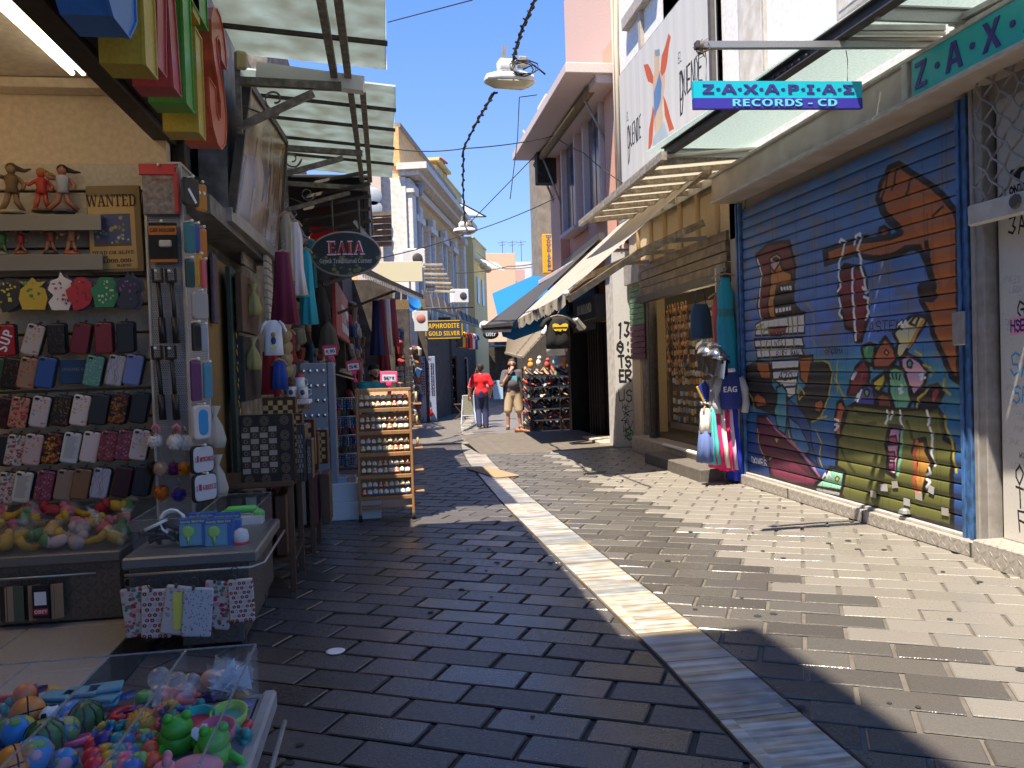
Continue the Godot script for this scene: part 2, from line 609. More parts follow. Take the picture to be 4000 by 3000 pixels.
	for i in 90:
		var x = rng.randf_range(-0.8, 3.0); var gz = rng.randf_range(-8.0, -2.2)
		if absf(x - strip_x(gz)) < 0.16 and rng.randf() < 0.7: continue
		gum.at(V(x, 0.0035, gz), rng.randf() * TAU)
		var r = rng.randf_range(0.008, 0.02)
		gum.lathe([Vector2(r, 0), Vector2(r * 0.85, 0.0012)], 7)
	stuff(put("gum_spots", gum, M("gum", C(0.03, 0.028, 0.026), 0.8), street))
	var cup = B.new(true)
	cup.lathe([Vector2(0.036, 0), Vector2(0.04, 0.004), Vector2(0.03, 0.006), Vector2(0.012, 0.005)], 14)
	var lid: Node = put("flattened_lid", cup, M("white_plastic", C(0.75, 0.74, 0.72), 0.5), self, V(-0.245, -0.003, -3.411) + V(0, 0.004, 0))
	tag(lid, "small flattened white lid lying alone on the dark paving", "litter")
	var card = B.new()
	card.at(V(1.087, -0.001, -8.753) + V(0, 0.012, 0), 0.25).box(Vector3.ZERO, V(0.26, 0.012, 0.9), 0.003)
	tag(put("cardboard_sheet", card, M("card", C(0.36, 0.24, 0.14), 0.9, {"tex": "grain", "scale": 2.0})), "brown cardboard sheet lying beside the marble strip", "cardboard")

# ---------------------------------------------------------------- right side of the street
func c8(r: int, g: int, b: int) -> Color:
	return Color(r / 255.0, g / 255.0, b / 255.0)

func mural() -> ImageTexture:
	# spray-painted scene on the roller shutter
	var n = 768
	var im = Image.create(n, n, false, Image.FORMAT_RGB8)
	var f = FastNoiseLite.new()
	f.seed = 3
	f.frequency = 0.011
	f.fractal_octaves = 3
	var stops = [[0.0, c8(58, 118, 186)], [0.3, c8(66, 120, 200)], [0.5, c8(78, 116, 214)], [0.6, c8(40, 150, 190)], [0.72, c8(24, 120, 176)], [0.85, c8(28, 84, 170)], [1.0, c8(30, 70, 150)]]
	for y in n:
		var t = float(y) / n
		var c: Color = stops[0][1]
		for i in stops.size() - 1:
			if t >= stops[i][0]: c = stops[i][1].lerp(stops[i + 1][1], (t - stops[i][0]) / (stops[i + 1][0] - stops[i][0]))
		for x in n:
			var k = clampf(f.get_noise_2d(x, y) * 2.4 - 0.15, 0.0, 0.75) if t < 0.62 else 0.0
			var d = 1.0 + 0.12 * f.get_noise_2d(x * 0.7 + 500, y)
			im.set_pixel(x, y, (c * d).lerp(c8(112, 116, 140), k))
	im.convert(Image.FORMAT_RGBA8)
	var grime = Image.create(4, 300, false, Image.FORMAT_RGBA8)
	grime.fill(C(0.1, 0.09, 0.08, 0.16))
	var K = n / 1000.0
	var ink = c8(26, 16, 18)
	var P = func(s: String, c: Color, line := 3.0):
		var p = poly(s, K)
		fill(im, p, c)
		if line > 0: stroke(im, p, line, ink, true)
	var S = func(s: String, c: Color, r := 2.5):
		stroke(im, poly(s, K), r, c)
	var orange = c8(196, 92, 30)
	# great arm and hand from the right
	P.call("737,97 769,64 804,64 842,96 901,141 947,183 971,216 989,237 986,441 982,637 961,624 937,573 908,520 892,466 870,429 867,397 907,391 899,363 887,329 874,306 851,293 822,290 788,299 746,303 698,295 653,282 624,271 563,276 491,281 486,240 552,234 626,235 694,244 769,251 809,247 765,209 740,177 722,135", orange, 6.0)
	P.call("846,144 913,185 946,217 965,275 963,388 941,413 926,349 910,291 857,253 839,200", c8(212, 104, 36), 0.0)
	S.call("764,74 758,102 738,142", ink); S.call("794,75 788,107 777,126", ink); S.call("842,114 836,141 824,153", ink); S.call("946,210 912,226", ink, 2.0)
	S.call("735,142 755,184 800,227", ink, 5.0); S.call("947,187 975,220 990,250", ink, 6.0)
	P.call("722,238 730,220 746,218 762,229 766,243 743,246", c8(170, 78, 26), 4.0)
	S.call("499,242 502,259 494,280", ink, 5.0); S.call("659,285 714,299 787,302 837,292 869,295", ink, 6.0); S.call("892,288 900,345 916,403", ink, 5.0); S.call("499,238 564,234 672,232", ink, 6.0)
	P.call("867,390 907,391 919,427 906,436 879,430", c8(60, 30, 18), 3.0)
	# red shoe hanging by white laces
	P.call("555,314 581,297 617,307 658,317 671,350 673,397 677,429 673,468 652,507 645,526 622,525 617,497 581,482 563,440 550,376", c8(126, 22, 34), 5.0)
	P.call("629,320 663,333 664,389 626,388", c8(160, 34, 44), 0.0); P.call("564,348 603,357 602,386 562,381", c8(160, 34, 44), 0.0); P.call("619,424 666,420 659,459 618,460", c8(150, 28, 40), 0.0)
	S.call("614,310 612,383 618,464 622,521", c8(236, 236, 240), 4.0)
	for q in ["558,227 568,219 583,228 576,255 556,285 552,326 560,360 547,371", "625,243 632,221 650,218 652,236 637,261 653,292 647,307 663,349 670,389", "656,372 664,385 676,386", "552,393 558,414 551,439 563,452", "661,400 678,406 672,429 679,445 665,464"]: S.call(q, c8(236, 236, 240), 3.5)
	# roaring head on the left
	P.call("93,188 177,162 238,168 303,176 314,210 332,259 325,318 312,345 319,387 349,413 284,441 275,464 241,486 181,483 120,429 94,376 116,302 128,254 102,214", c8(120, 28, 40), 5.0)
	P.call("188,228 244,227 259,263 315,285 306,316 231,321 203,367 210,416 293,432 283,464 182,448 159,382 180,310", c8(216, 122, 40), 4.0)
	P.call("184,212 228,205 253,219 243,241 208,265 183,237", c8(226, 160, 160), 3.0)
	P.call("201,220 223,216 240,226 222,231", ink, 2.0)
	P.call("223,315 317,322 319,387 305,419 210,416 203,367", c8(28, 18, 22), 3.0)
	P.call("241,320 313,322 314,343 300,343 289,340 276,341 264,338 247,340", c8(232, 232, 228), 2.0)
	P.call("207,391 306,391 308,410 210,413", c8(232, 232, 228), 2.0)
	for q in ["261,320 262,339", "277,320 279,341", "295,321 296,343", "228,391 232,413", "249,390 253,413", "270,391 273,411", "290,391 292,411"]: S.call(q, ink, 1.5)
	S.call("102,204 128,259 116,307 103,377 119,439", c8(225, 225, 225), 3.5)
	P.call("331,278 307,386 349,413 379,420 340,431 318,397", c8(60, 46, 40), 2.0)
	# stacked pale collar blocks
	for r in [["77,441 120,429 379,425 376,488 75,482"], ["64,495 360,501 374,531 73,526"], ["73,528 351,533 373,561 85,565"], ["177,576 342,572 341,602 180,608"], ["179,611 337,606 332,634 187,643"], ["187,643 332,636 319,667 258,673"], ["258,668 323,664 318,690 281,706 261,697"]]:
		P.call(r[0], c8(222, 218, 214), 2.5)
	P.call("155,456 275,459 266,487 250,476 232,490 216,475 198,488 181,478 172,487", c8(150, 24, 40), 1.0)
	for q in ["110,436 117,479", "164,462 167,487", "285,431 287,483", "309,431 311,485", "340,428 338,486", "107,499 115,530", "153,501 143,531", "180,500 179,529", "265,501 268,530", "314,501 317,531", "106,535 118,565", "161,534 173,564", "247,534 250,560", "297,533 300,559"]: S.call(q, c8(150, 130, 60), 3.0)
	for q in ["55,497 71,456 128,445", "48,528 59,507", "423,424 428,460 413,494 433,535", "380,384 423,419", "117,484 137,465 182,463"]: S.call(q, c8(170, 150, 50), 2.5)
	# jacket, hands and tie
	P.call("5,600 85,575 176,591 173,665 206,694 187,744 203,773 105,751 3,733", c8(34, 30, 34), 4.0)
	P.call("75,580 159,581 174,641 110,641 83,611", orange, 3.0)
	P.call("342,569 417,562 408,602 384,661 347,638 345,606", orange, 3.0)
	P.call("409,588 486,587 505,623 483,684 475,720 439,752 394,778 336,727 329,699 384,661", c8(38, 36, 42), 4.0)
	P.call("207,670 242,661 266,682 266,768 251,832 210,821 186,754 206,714", c8(52, 150, 176), 3.0)
	P.call("49,715 79,693 134,712 138,737 76,750", orange, 3.0); P.call("419,713 455,699 468,715 446,747 418,740", orange, 3.0)
	P.call("273,706 351,744 394,787 399,850 432,918 360,886 268,826", c8(24, 74, 150), 2.0)
	P.call("271,768 333,792 370,835 391,869 344,902 299,870", c8(46, 120, 190), 2.0)
	P.call("75,781 141,777 184,818 299,870 403,940 445,960 401,992 158,996 142,958 98,908 72,854", c8(96, 26, 54), 4.0)
	P.call("142,938 264,912 373,949 416,974 294,994 176,988", c8(134, 40, 74), 0.0)
	S.call("140,782 192,818 330,876 403,922 445,956", c8(214, 92, 150), 3.5)
	P.call("178,849 217,850 199,871", c8(220, 190, 40), 1.5); P.call("148,917 170,924 142,943", c8(220, 190, 40), 1.5)
	for q in ["73,828 80,884 115,931", "422,803 450,836 437,890 453,919", "424,580 459,576 500,589 512,623 489,697 453,756", "339,662 368,684 337,708 330,680 339,662", "269,816 283,848 315,864", "-15,590 -2,627 -14,670", "10,690 44,715 57,762", "402,777 452,760 480,754", "539,581 531,623 536,674", "524,636 567,694 554,699"]: S.call(q, c8(206, 176, 44), 2.6)
	# pile of shoes over an olive sack
	P.call("579,722 616,708 723,715 835,714 917,706 933,724 936,778 963,789 955,879 954,995 557,1005 538,983 560,917 521,905 531,819 565,757", c8(112, 114, 40), 5.0)
	P.call("608,754 723,738 871,735 915,787 868,871 717,913 604,869", c8(122, 124, 46), 0.0)
	for q in ["579,722 639,735 749,732 849,720 916,711", "608,762 655,766 695,759", "543,843 561,874 603,910", "722,931 716,952 732,957 748,938", "814,746 832,789", "925,731 932,758"]: S.call(q, c8(74, 76, 26), 4.0)
	P.call("645,542 679,534 701,540 698,571 683,595 655,583", c8(70, 160, 100), 4.0)
	P.call("718,537 742,519 775,554 779,584 753,603 694,603 689,579", c8(206, 88, 52), 4.0)
	P.call("736,561 744,553 754,561 746,569", c8(230, 180, 40), 1.5)
	P.call("771,509 792,492 841,466 878,471 887,480 868,507 830,545 794,584 780,566 786,532", c8(226, 214, 150), 4.0)
	P.call("831,487 851,470 865,471 850,495", c8(240, 226, 130), 2.5); S.call("878,483 859,503 844,527 825,548", c8(226, 150, 40), 4.0)
	S.call("787,491 802,481 802,500 817,479 824,494", c8(236, 236, 240), 3.0)
	P.call("795,577 819,566 862,585 884,610 878,642 840,679 817,643 799,607", c8(226, 160, 190), 4.0)
	P.call("819,588 829,581 838,590 833,603 821,601", c8(90, 180, 130), 2.0)
	P.call("619,602 650,579 672,595 676,630 646,679 580,685 594,643", c8(140, 32, 46), 4.0)
	P.call("687,642 737,614 742,637 714,672 687,665", c8(218, 196, 50), 4.0)
	P.call("748,607 774,599 804,607 817,636 831,687 820,713 770,716 751,667", c8(110, 200, 150), 4.0)
	P.call("616,712 635,663 670,648 692,657 696,712", c8(74, 76, 170), 4.0); P.call("652,670 664,662 675,670 669,684 658,684", c8(90, 190, 140), 2.0)
	P.call("703,681 725,672 751,679 765,714 707,712", c8(150, 70, 30), 4.0); P.call("840,686 887,653 918,645 935,665 921,690 895,709 849,708", c8(40, 26, 30), 4.0)
	P.call("900,663 914,650 926,662 913,683 895,702", c8(190, 40, 54), 2.0); S.call("849,704 854,682 878,667 887,656", c8(210, 190, 60), 3.0)
	P.call("535,708 554,699 569,723 552,766 544,809 521,815 520,760", c8(206, 90, 40), 4.0)
	for q in ["747,622 757,633", "763,618 768,633", "778,618 780,633", "793,622 790,635"]: S.call(q, ink, 1.8)
	for q in ["613,696 629,679 622,700 641,667", "787,659 797,651 792,670 802,666", "861,621 875,614 865,632 879,628", "742,721 744,744 735,756", "762,722 754,743", "790,718 790,741 799,762", "883,713 889,741 885,748", "891,755 899,782 894,818 904,848", "600,635 613,615 606,635 619,619", "520,760 536,763 519,777 536,780 519,794"]: S.call(q, c8(236, 236, 240), 3.2)
	P.call("751,762 794,763 791,793 782,831 776,885 765,898 737,890 743,851 734,814 742,790", c8(232, 150, 190), 5.0)
	P.call("747,793 773,787 778,809 742,815", c8(170, 40, 120), 2.0); P.call("738,836 767,831 766,852 740,853", c8(196, 60, 140), 2.0); P.call("743,863 766,860 763,879 742,884", c8(196, 60, 140), 2.0)
	S.call("794,770 793,808 784,853 775,892", c8(120, 210, 160), 4.0)
	P.call("842,795 874,786 878,816 896,842 881,876 871,906 861,937 843,940 834,891 843,853 832,822", c8(226, 150, 40), 5.0)
	S.call("847,795 836,832 840,861 834,898 843,937", c8(216, 84, 40), 5.0)
	for q in ["886,858 890,871 877,877", "876,888 888,893 876,909"]: S.call(q, c8(236, 236, 240), 3.0)
	P.call("416,978 445,956 473,938 488,914 553,913 556,934 542,979 412,988", c8(140, 220, 180), 5.0)
	P.call("415,985 542,979 534,997 415,1005", c8(222, 224, 222), 3.0); P.call("514,943 524,935 535,939 526,951 515,950", c8(240, 220, 60), 1.0)
	S.call("452,952 467,935 473,947 484,928 494,939", c8(236, 236, 240), 3.0)
	for q in ["938,723 941,750 961,786 962,823 970,856", "956,668 935,655 940,631", "897,624 901,614", "875,596 897,603", "848,560 867,571"]: S.call(q, c8(206, 176, 44), 3.0)
	im.adjust_bcs(0.95, 0.95, 0.78)
	im.resize(320, 320, Image.INTERPOLATE_LANCZOS)
	im.resize(n, n, Image.INTERPOLATE_CUBIC)
	for i in 90:   # drips and grime
		var x = rng.randf() * n
		im.blend_rect(grime, Rect2i(0, 0, 3, 60 + rng.randi() % 200), Vector2i(int(x), int(rng.randf() * n)))
	for i in 1500: im.blend_rect(grime, Rect2i(0, 0, 1 + rng.randi() % 2, 1), Vector2i(rng.randi() % n, rng.randi() % n))
	# hasty marker tags and stickers
	scrawl(im, "420", poly("223,616")[0] * K, 16, 22, 1.3, ink)
	scrawl(im, "ASTEK", poly("676,474")[0] * K, 15, 22, 1.1, ink, 4)
	scrawl(im, "OPLY", poly("481,543")[0] * K, 8, 12, 0.9, ink); scrawl(im, "OSMA", poly("511,544")[0] * K, 8, 12, 0.9, ink)
	scrawl(im, "NTS", poly("202,506")[0] * K, 10, 14, 1.0, ink); scrawl(im, "BIBY", poly("209,545")[0] * K, 10, 16, 1.0, ink); scrawl(im, "NNW", poly("304,545")[0] * K, 8, 16, 1.0, ink)
	scrawl(im, "DOVES...", poly("27,937")[0] * K, 12, 18, 1.8, c8(220, 226, 236))
	im.convert(Image.FORMAT_RGB8)
	return flip_tex(im)

func right_side():
	var alu = M("alu", C(0.36, 0.35, 0.34), 0.5, {"metal": 0.2, "tex": "blotch", "scale": 1.3})
	var alu_light = M("alu_light", C(0.55, 0.54, 0.52), 0.5, {"tex": "blotch", "scale": 1.1})
	var dark_steel = M("dark_steel", C(0.1, 0.095, 0.09), 0.55, {"metal": 0.3, "tex": "blotch", "scale": 2.0})
	var steel = M("steel", C(0.42, 0.42, 0.41), 0.42, {"metal": 0.6, "tex": "grain", "scale": 2.0})
	var tread = M("tread", C(0.5, 0.48, 0.44), 0.5, {"metal": 0.25, "tex": "blotch", "scale": 5.0, "bump": "tread", "depth": 0.8})
	var plaster = M("plaster", C(0.68, 0.66, 0.62), 0.85, {"tex": "blotch", "scale": 0.8})
	# painted roller shutter, one mesh per slat
	var sh = thing("roller_shutter", "closed roller shutter covered with a blue, orange and olive painted mural", "shutter")
	var mm = M("mural_paint", C(0.92, 0.92, 0.92), 0.55, {"img": mural()})
	var z0 = -7.06; var z1 = -4.2; var y0 = 0.11; var y1 = 2.5
	var ns = 26
	for i in ns:
		var a = y0 + (y1 - y0) * i / ns; var h = (y1 - y0) / ns
		var prof = [[0.0, 0.01], [0.05, -0.004], [0.12, -0.009], [0.5, -0.011], [0.88, -0.009], [0.95, -0.004], [1.0, 0.01]]
		var b = B.new(true)
		for k in prof.size() - 1:
			var p0 = V(3.25 + prof[k][1], a + h * prof[k][0], 0); var p1 = V(3.25 + prof[k + 1][1], a + h * prof[k + 1][0], 0)
			var v0: float = 1 - (p0.y - y0) / (y1 - y0); var v1: float = 1 - (p1.y - y0) / (y1 - y0)
			var q = [V(p0.x, p0.y, z0), V(p0.x, p0.y, z1), V(p1.x, p1.y, z1), V(p1.x, p1.y, z0)]
			var uv = [Vector2(0, v0), Vector2(1, v0), Vector2(1, v1), Vector2(0, v1)]
			for j in [0, 1, 2, 0, 2, 3]: b.v(q[j], uv[j])
		put("slat", b, mm, sh)
	var blue = M("rail_blue", C(0.07, 0.2, 0.5), 0.45, {"tex": "stain", "scale": 1.2})
	for z in [z0 - 0.045, z1 + 0.035]:
		var b = B.new()
		b.box(V(3.225, 1.31, z - 0.03), V(0.03, 2.5, 0.028), 0.004); b.box(V(3.225, 1.31, z + 0.03), V(0.03, 2.5, 0.028), 0.004); b.box(V(3.24, 1.31, z), V(0.03, 2.5, 0.034))
		put("guide_rail", b, blue, sh)
	var lb = B.new()
	lb.box(V(3.215, 1.28, -4.2), V(0.03, 0.19, 0.1), 0.006)
	put("lock_box", lb, alu, sh)
	var bb = B.new()
	bb.box(V(3.235, 0.1, -5.63), V(0.04, 0.02, 2.86), 0.003)
	put("bottom_bar", bb, alu_light, sh)
	var hb = B.new(); hb.at(V(3.225, 0.135, -4.75)).lathe([Vector2(0.04, 0), Vector2(0.034, 0.02), Vector2(0.02, 0.03)], 10)
	put("lock", hb, steel, sh)
	for i in 7:
		var st = B.new()
		var w = rng.randf_range(0.05, 0.08)
		st.at(V(3.232, 0.2 + 0.05 * (i % 3) + rng.randf() * 0.02, -5.1 + i * 0.12), -PI / 2, 0, rng.randf_range(-0.2, 0.2)).box(Vector3.ZERO, V(w, 0.045, 0.002))
		put("sticker", st, M("sticker%d" % (i % 2), C(0.7, 0.7, 0.72) if i % 2 else C(0.62, 0.56, 0.5), 0.6, {"tex": "speck", "scale": 9.0}), sh)
	# chequer-plate plinth under it, with the step of the next doorway
	var pl = thing("metal_plinth", "pale chequer plate plinth running under the painted shutter", "plinth")
	var b = B.new()
	b.box(V(3.35, 0.045, -5.62), V(0.34, 0.09, 3.2), 0.006)
	put("plate", b, tread, pl)
	b = B.new(); b.box(V(3.33, 0.06, -3.1), V(0.42, 0.13, 1.82), 0.006)
	put("step", b, tread, pl)
	for i in 3:
		b = B.new(); b.box(V(3.178, 0.047, -6.2 + i * 1.05), V(0.006, 0.075, 0.012))
		put("joint_strip", b, dark_steel, pl)
	# steel post and the graffiti column
	var gp = B.new()
	gp.box(V(3.27, 1.35, -4.065), V(0.09, 2.6, 0.1), 0.005); gp.box(V(3.235, 1.35, -4.09), V(0.04, 2.6, 0.03), 0.004)
	tag(put("steel_post", gp, alu), "grey steel post between the painted shutter and the graffiti column", "post")
	var im = Image.create(200, 1200, false, Image.FORMAT_RGB8)
	im.fill(c8(212, 208, 200))
	for i in 500:
		disc(im, Vector2(rng.randf() * 200, rng.randf() * 1200), rng.randf_range(0.5, 3), c8(195, 191, 184))
	for i in 26: scrawl(im, ["WOK", "LES", "PNK", "TAB"][i % 4], Vector2(20 + rng.randf() * 110, 300 + rng.randf() * 700), 12, 16, 1.0, c8(176, 174, 172), 5)
	var ink = c8(20, 20, 24)
	fill(im, poly("70,205 130,205 140,213 120,220 110,238 92,238 82,220 60,213"), ink)
	scrawl(im, "ONZE", Vector2(62, 250), 16, 18, 3, ink); scrawl(im, "PSP", Vector2(75, 275), 16, 18, 3, ink)
	scrawl(im, "3A", Vector2(55, 330), 34, 44, 3.2, ink)
	scrawl(im, "G'S", Vector2(95, 555), 30, 46, 3.2, ink, -6); scrawl(im, "S", Vector2(130, 615), 34, 56, 3.5, ink)
	fill(im, poly("50,598 140,594 140,642 52,646"), c8(240, 170, 190))
	scrawl(im, "HSB", Vector2(56, 604), 18, 30, 3, c8(70, 20, 110))
	scrawl(im, "SAD", Vector2(50, 690), 38, 60, 3, c8(80, 160, 210), 8); scrawl(im, "SP", Vector2(60, 780), 30, 44, 3, c8(80, 160, 210), 8)
	scrawl(im, "WOLVES", Vector2(85, 958), 10, 14, 1.3, c8(100, 100, 104))
	scrawl(im, "OBS", Vector2(65, 992), 34, 54, 3.2, ink, 3); scrawl(im, "TBR", Vector2(68, 1054), 34, 52, 3.2, ink, -3); scrawl(im, "PRK", Vector2(80, 1118), 34, 52, 3.2, ink, -4)
	var co = thing("graffiti_column", "white plastered column with black, pink and blue marker tags", "column")
	b = B.new(); b.box(V(3.44, 1.4, -3.84), V(0.3, 2.6, 0.28))
	put("shaft", b, plaster, co)
	b = B.new(); b.quad(V(3.2875, 2.5, -3.98), V(3.2875, 2.5, -3.7), V(3.2875, 0.13, -3.7), V(3.2875, 0.13, -3.98))
	put("tagged_face", b, M("tags_column", C(0.8, 0.8, 0.8), 0.8, {"img": flip_tex(im)}), co)
	# profiled door frame beyond the column and the rolled lattice grille
	var df = thing("ribbed_door_frame", "ribbed dark aluminium door frame beside the graffiti column", "door frame")
	for i in 5:
		b = B.new(); b.box(Vector3(3.3 + 0.012 * (i % 2), 1.35, -3.66 + i * 0.075), V(0.05, 2.5, 0.06), 0.004)
		put("rib", b, alu if i % 2 else dark_steel, df)
	b = B.new(); b.box(V(3.26, 1.25, -3.69), V(0.05, 0.17, 0.06), 0.004)
	put("lock_box", b, alu, df)
	b = B.new(); b.box(V(3.6, 1.3, -2.6), V(0.04, 2.5, 1.9))
	put("glass_door", b, M("dark_pane", C(0.02, 0.02, 0.022), 0.15), df)
	var gr = thing("lattice_grille", "half lowered lattice grille of wavy grey wires above the column", "grille")
	for i in 18:
		for s in [-1.0, 1.0]:
			var pts = []
			for k in 13:
				var y = 1.93 + k * 0.055
				var z = -4.75 + i * 0.13 + s * (k * 0.055) + (0.6 if s < 0 else 0.0) + 0.012 * (1 if k % 2 else -1)
				if z < -4.02 or z > -2.3: continue
				pts.append(V(3.17 + 0.006 * s, y, z))
			if pts.size() > 1:
				var w = B.new(); w.tube(pts, 0.0065, 5)
				put("wire", w, alu, gr)
	b = B.new(); b.box(V(3.165, 1.88, -3.13), V(0.05, 0.11, 1.8), 0.008)
	var bar = put("bottom_bar", b, alu_light, gr)
	b = B.new(); b.at(V(3.138, 1.89, -3.68), 0, 0, PI / 2).lathe([Vector2(0.04, 0), Vector2(0.032, 0.012), Vector2(0.0, 0.013)], 10)
	put("lock", b, dark_steel, bar)
	# sign fascia
	var fs = thing("shop_fascia", "long beige metal fascia with a turquoise lettered panel above the shutter", "shop sign")
	b = B.new(); b.box(V(3.145, 2.705, -4.7), V(0.25, 0.25, 5.02), 0.004)
	put("casing", b, M("fascia_beige", C(0.56, 0.5, 0.46), 0.45, {"metal": 0.2, "tex": "blotch", "scale": 0.5}), fs)
	for y in [2.588, 2.822]:
		b = B.new(); b.box(V(3.012, y, -4.7), V(0.03, 0.024, 5.03), 0.004)
		put("trim", b, alu_light, fs)
	b = B.new(); b.box(V(3.012, 2.705, -4.34), V(0.03, 0.21, 0.05), 0.004)
	put("trim", b, alu_light, fs)
	b = B.new(); b.box(V(3.013, 2.705, -3.2), V(0.012, 0.208, 2.15))
	var tp = put("turquoise_panel", b, M("turquoise", C(0.015, 0.45, 0.46), 0.4), fs)
	var violet = M("violet_ink", C(0.045, 0.03, 0.22), 0.5)
	var zz = -4.2
	for ch in ["Z", "·", "A", "·", "X", "·", "A", "·", "P"]:
		var l = node("letter", lettering(ch, 0.2, 0.004), violet, tp, V(3.004, 2.7, zz))
		l.rotation.y = -PI / 2
		zz += 0.135
	# soffit and wall behind
	var wall = thing("white_upper_house", "bright white rendered house above the glass canopy", "house")
	b = B.new(); b.box(V(5.3, 4.5, -5.3), V(4.1, 3.4, 7.4))
	put("wall", b, M("white_render", C(0.86, 0.84, 0.81), 0.85, {"tex": "grain", "scale": 0.3}), wall)
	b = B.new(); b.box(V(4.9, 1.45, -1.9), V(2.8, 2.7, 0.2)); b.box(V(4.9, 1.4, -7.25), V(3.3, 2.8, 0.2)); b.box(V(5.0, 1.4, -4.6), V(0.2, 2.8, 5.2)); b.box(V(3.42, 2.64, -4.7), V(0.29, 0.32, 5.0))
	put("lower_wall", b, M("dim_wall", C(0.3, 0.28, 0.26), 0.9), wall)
	for zq in [-5.15, -6.75]:
		b = B.new(); b.box(V(3.235, 4.3, zq), V(0.03, 1.6, 0.5), 0.004)
		var pn = put("wall_panel", b, alu_light, wall)
		b = B.new(); b.box(V(3.218, 4.3, zq), V(0.006, 1.5, 0.42))
		put("panel_face", b, plaster, pn)
	b = B.new(); b.box(V(3.21, 4.0, -4.05), V(0.06, 0.06, 1.2), 0.004); b.box(V(3.21, 4.7, -4.6), V(0.06, 1.4, 0.06)); 
	var wf = put("window_frame", b, M("wood_trim", C(0.42, 0.33, 0.22), 0.6), wall)
	b = B.new(); b.box(V(3.235, 4.7, -4.0), V(0.02, 1.3, 1.1))
	put("pane", b, M("amber_pane", C(0.3, 0.16, 0.07), 0.3), wf)
	# down pipe and dark gap beside the banner
	b = B.new(); b.tube([V(3.2, 2.9, -7.5), V(3.2, 6.1, -7.5)], 0.05, 8)
	tag(put("drain_pipe", b, dark_steel), "dark drain pipe between the painted banner and the white house", "pipe")
	# glass canopy
	var cn = thing("glass_canopy", "frosted greenish glass canopy on dark steel beams above the shutter", "canopy")
	var frost = M("frosted_glass", C(0.84, 0.88, 0.88), 0.55, {"back": C(0.92, 1.0, 0.98), "tex": "grain", "scale": 0.8})
	var ga: Vector3 = V(2.306, 2.97, -6.924); var gb: Vector3 = V(2.539, 2.97, -3.916)
	for i in 3:
		b = B.new()
		var za: float = [ga.z, -4.5, -3.15][i]; var zb: float = [-4.51, -3.16, -1.9][i]
		var xa = lerpf(ga.x, gb.x, (za - ga.z) / (gb.z - ga.z)); var xb = lerpf(ga.x, gb.x, (zb - ga.z) / (gb.z - ga.z))
		for y in [2.97, 2.982]:
			b.quad(V(xa, y, za), V(3.2, y + 0.03, za), V(3.2, y + 0.03, zb), V(xb, y, zb))
		b.quad(V(xa, 2.97, za), V(xb, 2.97, zb), V(xb, 2.982, zb), V(xa, 2.982, za))
		b.quad(V(xa, 2.97, za), V(xa, 2.982, za), V(3.2, 3.012, za), V(3.2, 3.0, za))
		put("glass_pane", b, frost, cn)
	var ba: Vector3 = V(2.423, 2.93, -6.767); var bc: Vector3 = V(2.543, 2.93, -4.257)
	var far_b = ba + (bc - ba) * 2.2
	b = B.new(); b.bar(ba, far_b, 0.012, 0.075); b.bar(ba + V(0, 0.036, 0), far_b + V(0, 0.036, 0), 0.07, 0.008); b.bar(ba - V(0, 0.036, 0), far_b - V(0, 0.036, 0), 0.07, 0.008)
	put("steel_beam", b, dark_steel, cn)
	for i in 3:
		var p = ba.lerp(bc, 0.03 + i * 0.55)
		b = B.new(); b.box(Vector3((p.x + 3.15) / 2, 2.905, p.z), V(3.15 - p.x, 0.07, 0.02), 0.003); b.box(Vector3((p.x + 3.15) / 2, 2.94, p.z), V(3.15 - p.x, 0.008, 0.06))
		put("bracket", b, steel, cn)
	for i in 10:
		b = B.new(); b.at(ba.lerp(bc, 0.62 + 0.03 * i) + V(-0.012, -0.01, 0), 0, 0, PI / 2).lathe([Vector2(0.012, 0), Vector2(0.01, 0.014), Vector2(0.004, 0.016)], 7)
		put("bolt", b, dark_steel, cn)
	for sp in [[V(2.579, 2.9, -4.199), V(3.111, 2.9, -4.16), "short double tube lamp across the canopy, switched off"], [V(3.07, 2.87, -4.014), V(3.117, 2.87, -3.643), "long tube lamp along the fascia, switched off"]]:
		var lampo = thing("tube_lamp", sp[2], "tube lamp")
		var a: Vector3 = sp[0]; var d: Vector3 = sp[1]
		b = B.new(); b.bar(a + V(0, 0.035, 0), d + V(0, 0.035, 0), 0.07, 0.03)
		put("housing", b, alu_light, lampo)
		for s in [-0.02, 0.02]:
			b = B.new(true); b.tube([a + V(0, s * 0.3, s), d + V(0, s * 0.3, s)], 0.013, 8)
			put("tube", b, M("dead_tube", C(0.6, 0.57, 0.48), 0.25), lampo)
	# hanging record-shop sign on a steel arm
	var az: float = -4.212
	var arm = thing("overhead_sign_bracket", "slim grey steel arm reaching over the street with a nest of wire at its tip", "bracket")
	var pa: Vector3 = V(1.71, 2.831, -4.212); var pb: Vector3 = V(3.149, 2.873, -4.212)
	b = B.new(); b.bar(pa, pb, 0.035, 0.035)
	put("bar", b, steel, arm)
	b = B.new()
	for i in 26:
		var pts = []
		var c0 = pa + Vector3(rng.randf_range(0, 0.05), rng.randf_range(-0.03, 0.015), rng.randf_range(-0.02, 0.02))
		for k in 4: pts.append(c0 + Vector3(rng.randf_range(-0.035, 0.035), rng.randf_range(-0.03, 0.02), rng.randf_range(-0.03, 0.03)))
		b.tube(pts, 0.0022, 4)
	put("wire_nest", b, M("straw_wire", C(0.22, 0.15, 0.08), 0.9), arm)
	b = B.new(); b.box(pa - V(0.006, 0, 0), V(0.02, 0.04, 0.045), 0.003)
	put("end_cap", b, dark_steel, arm)
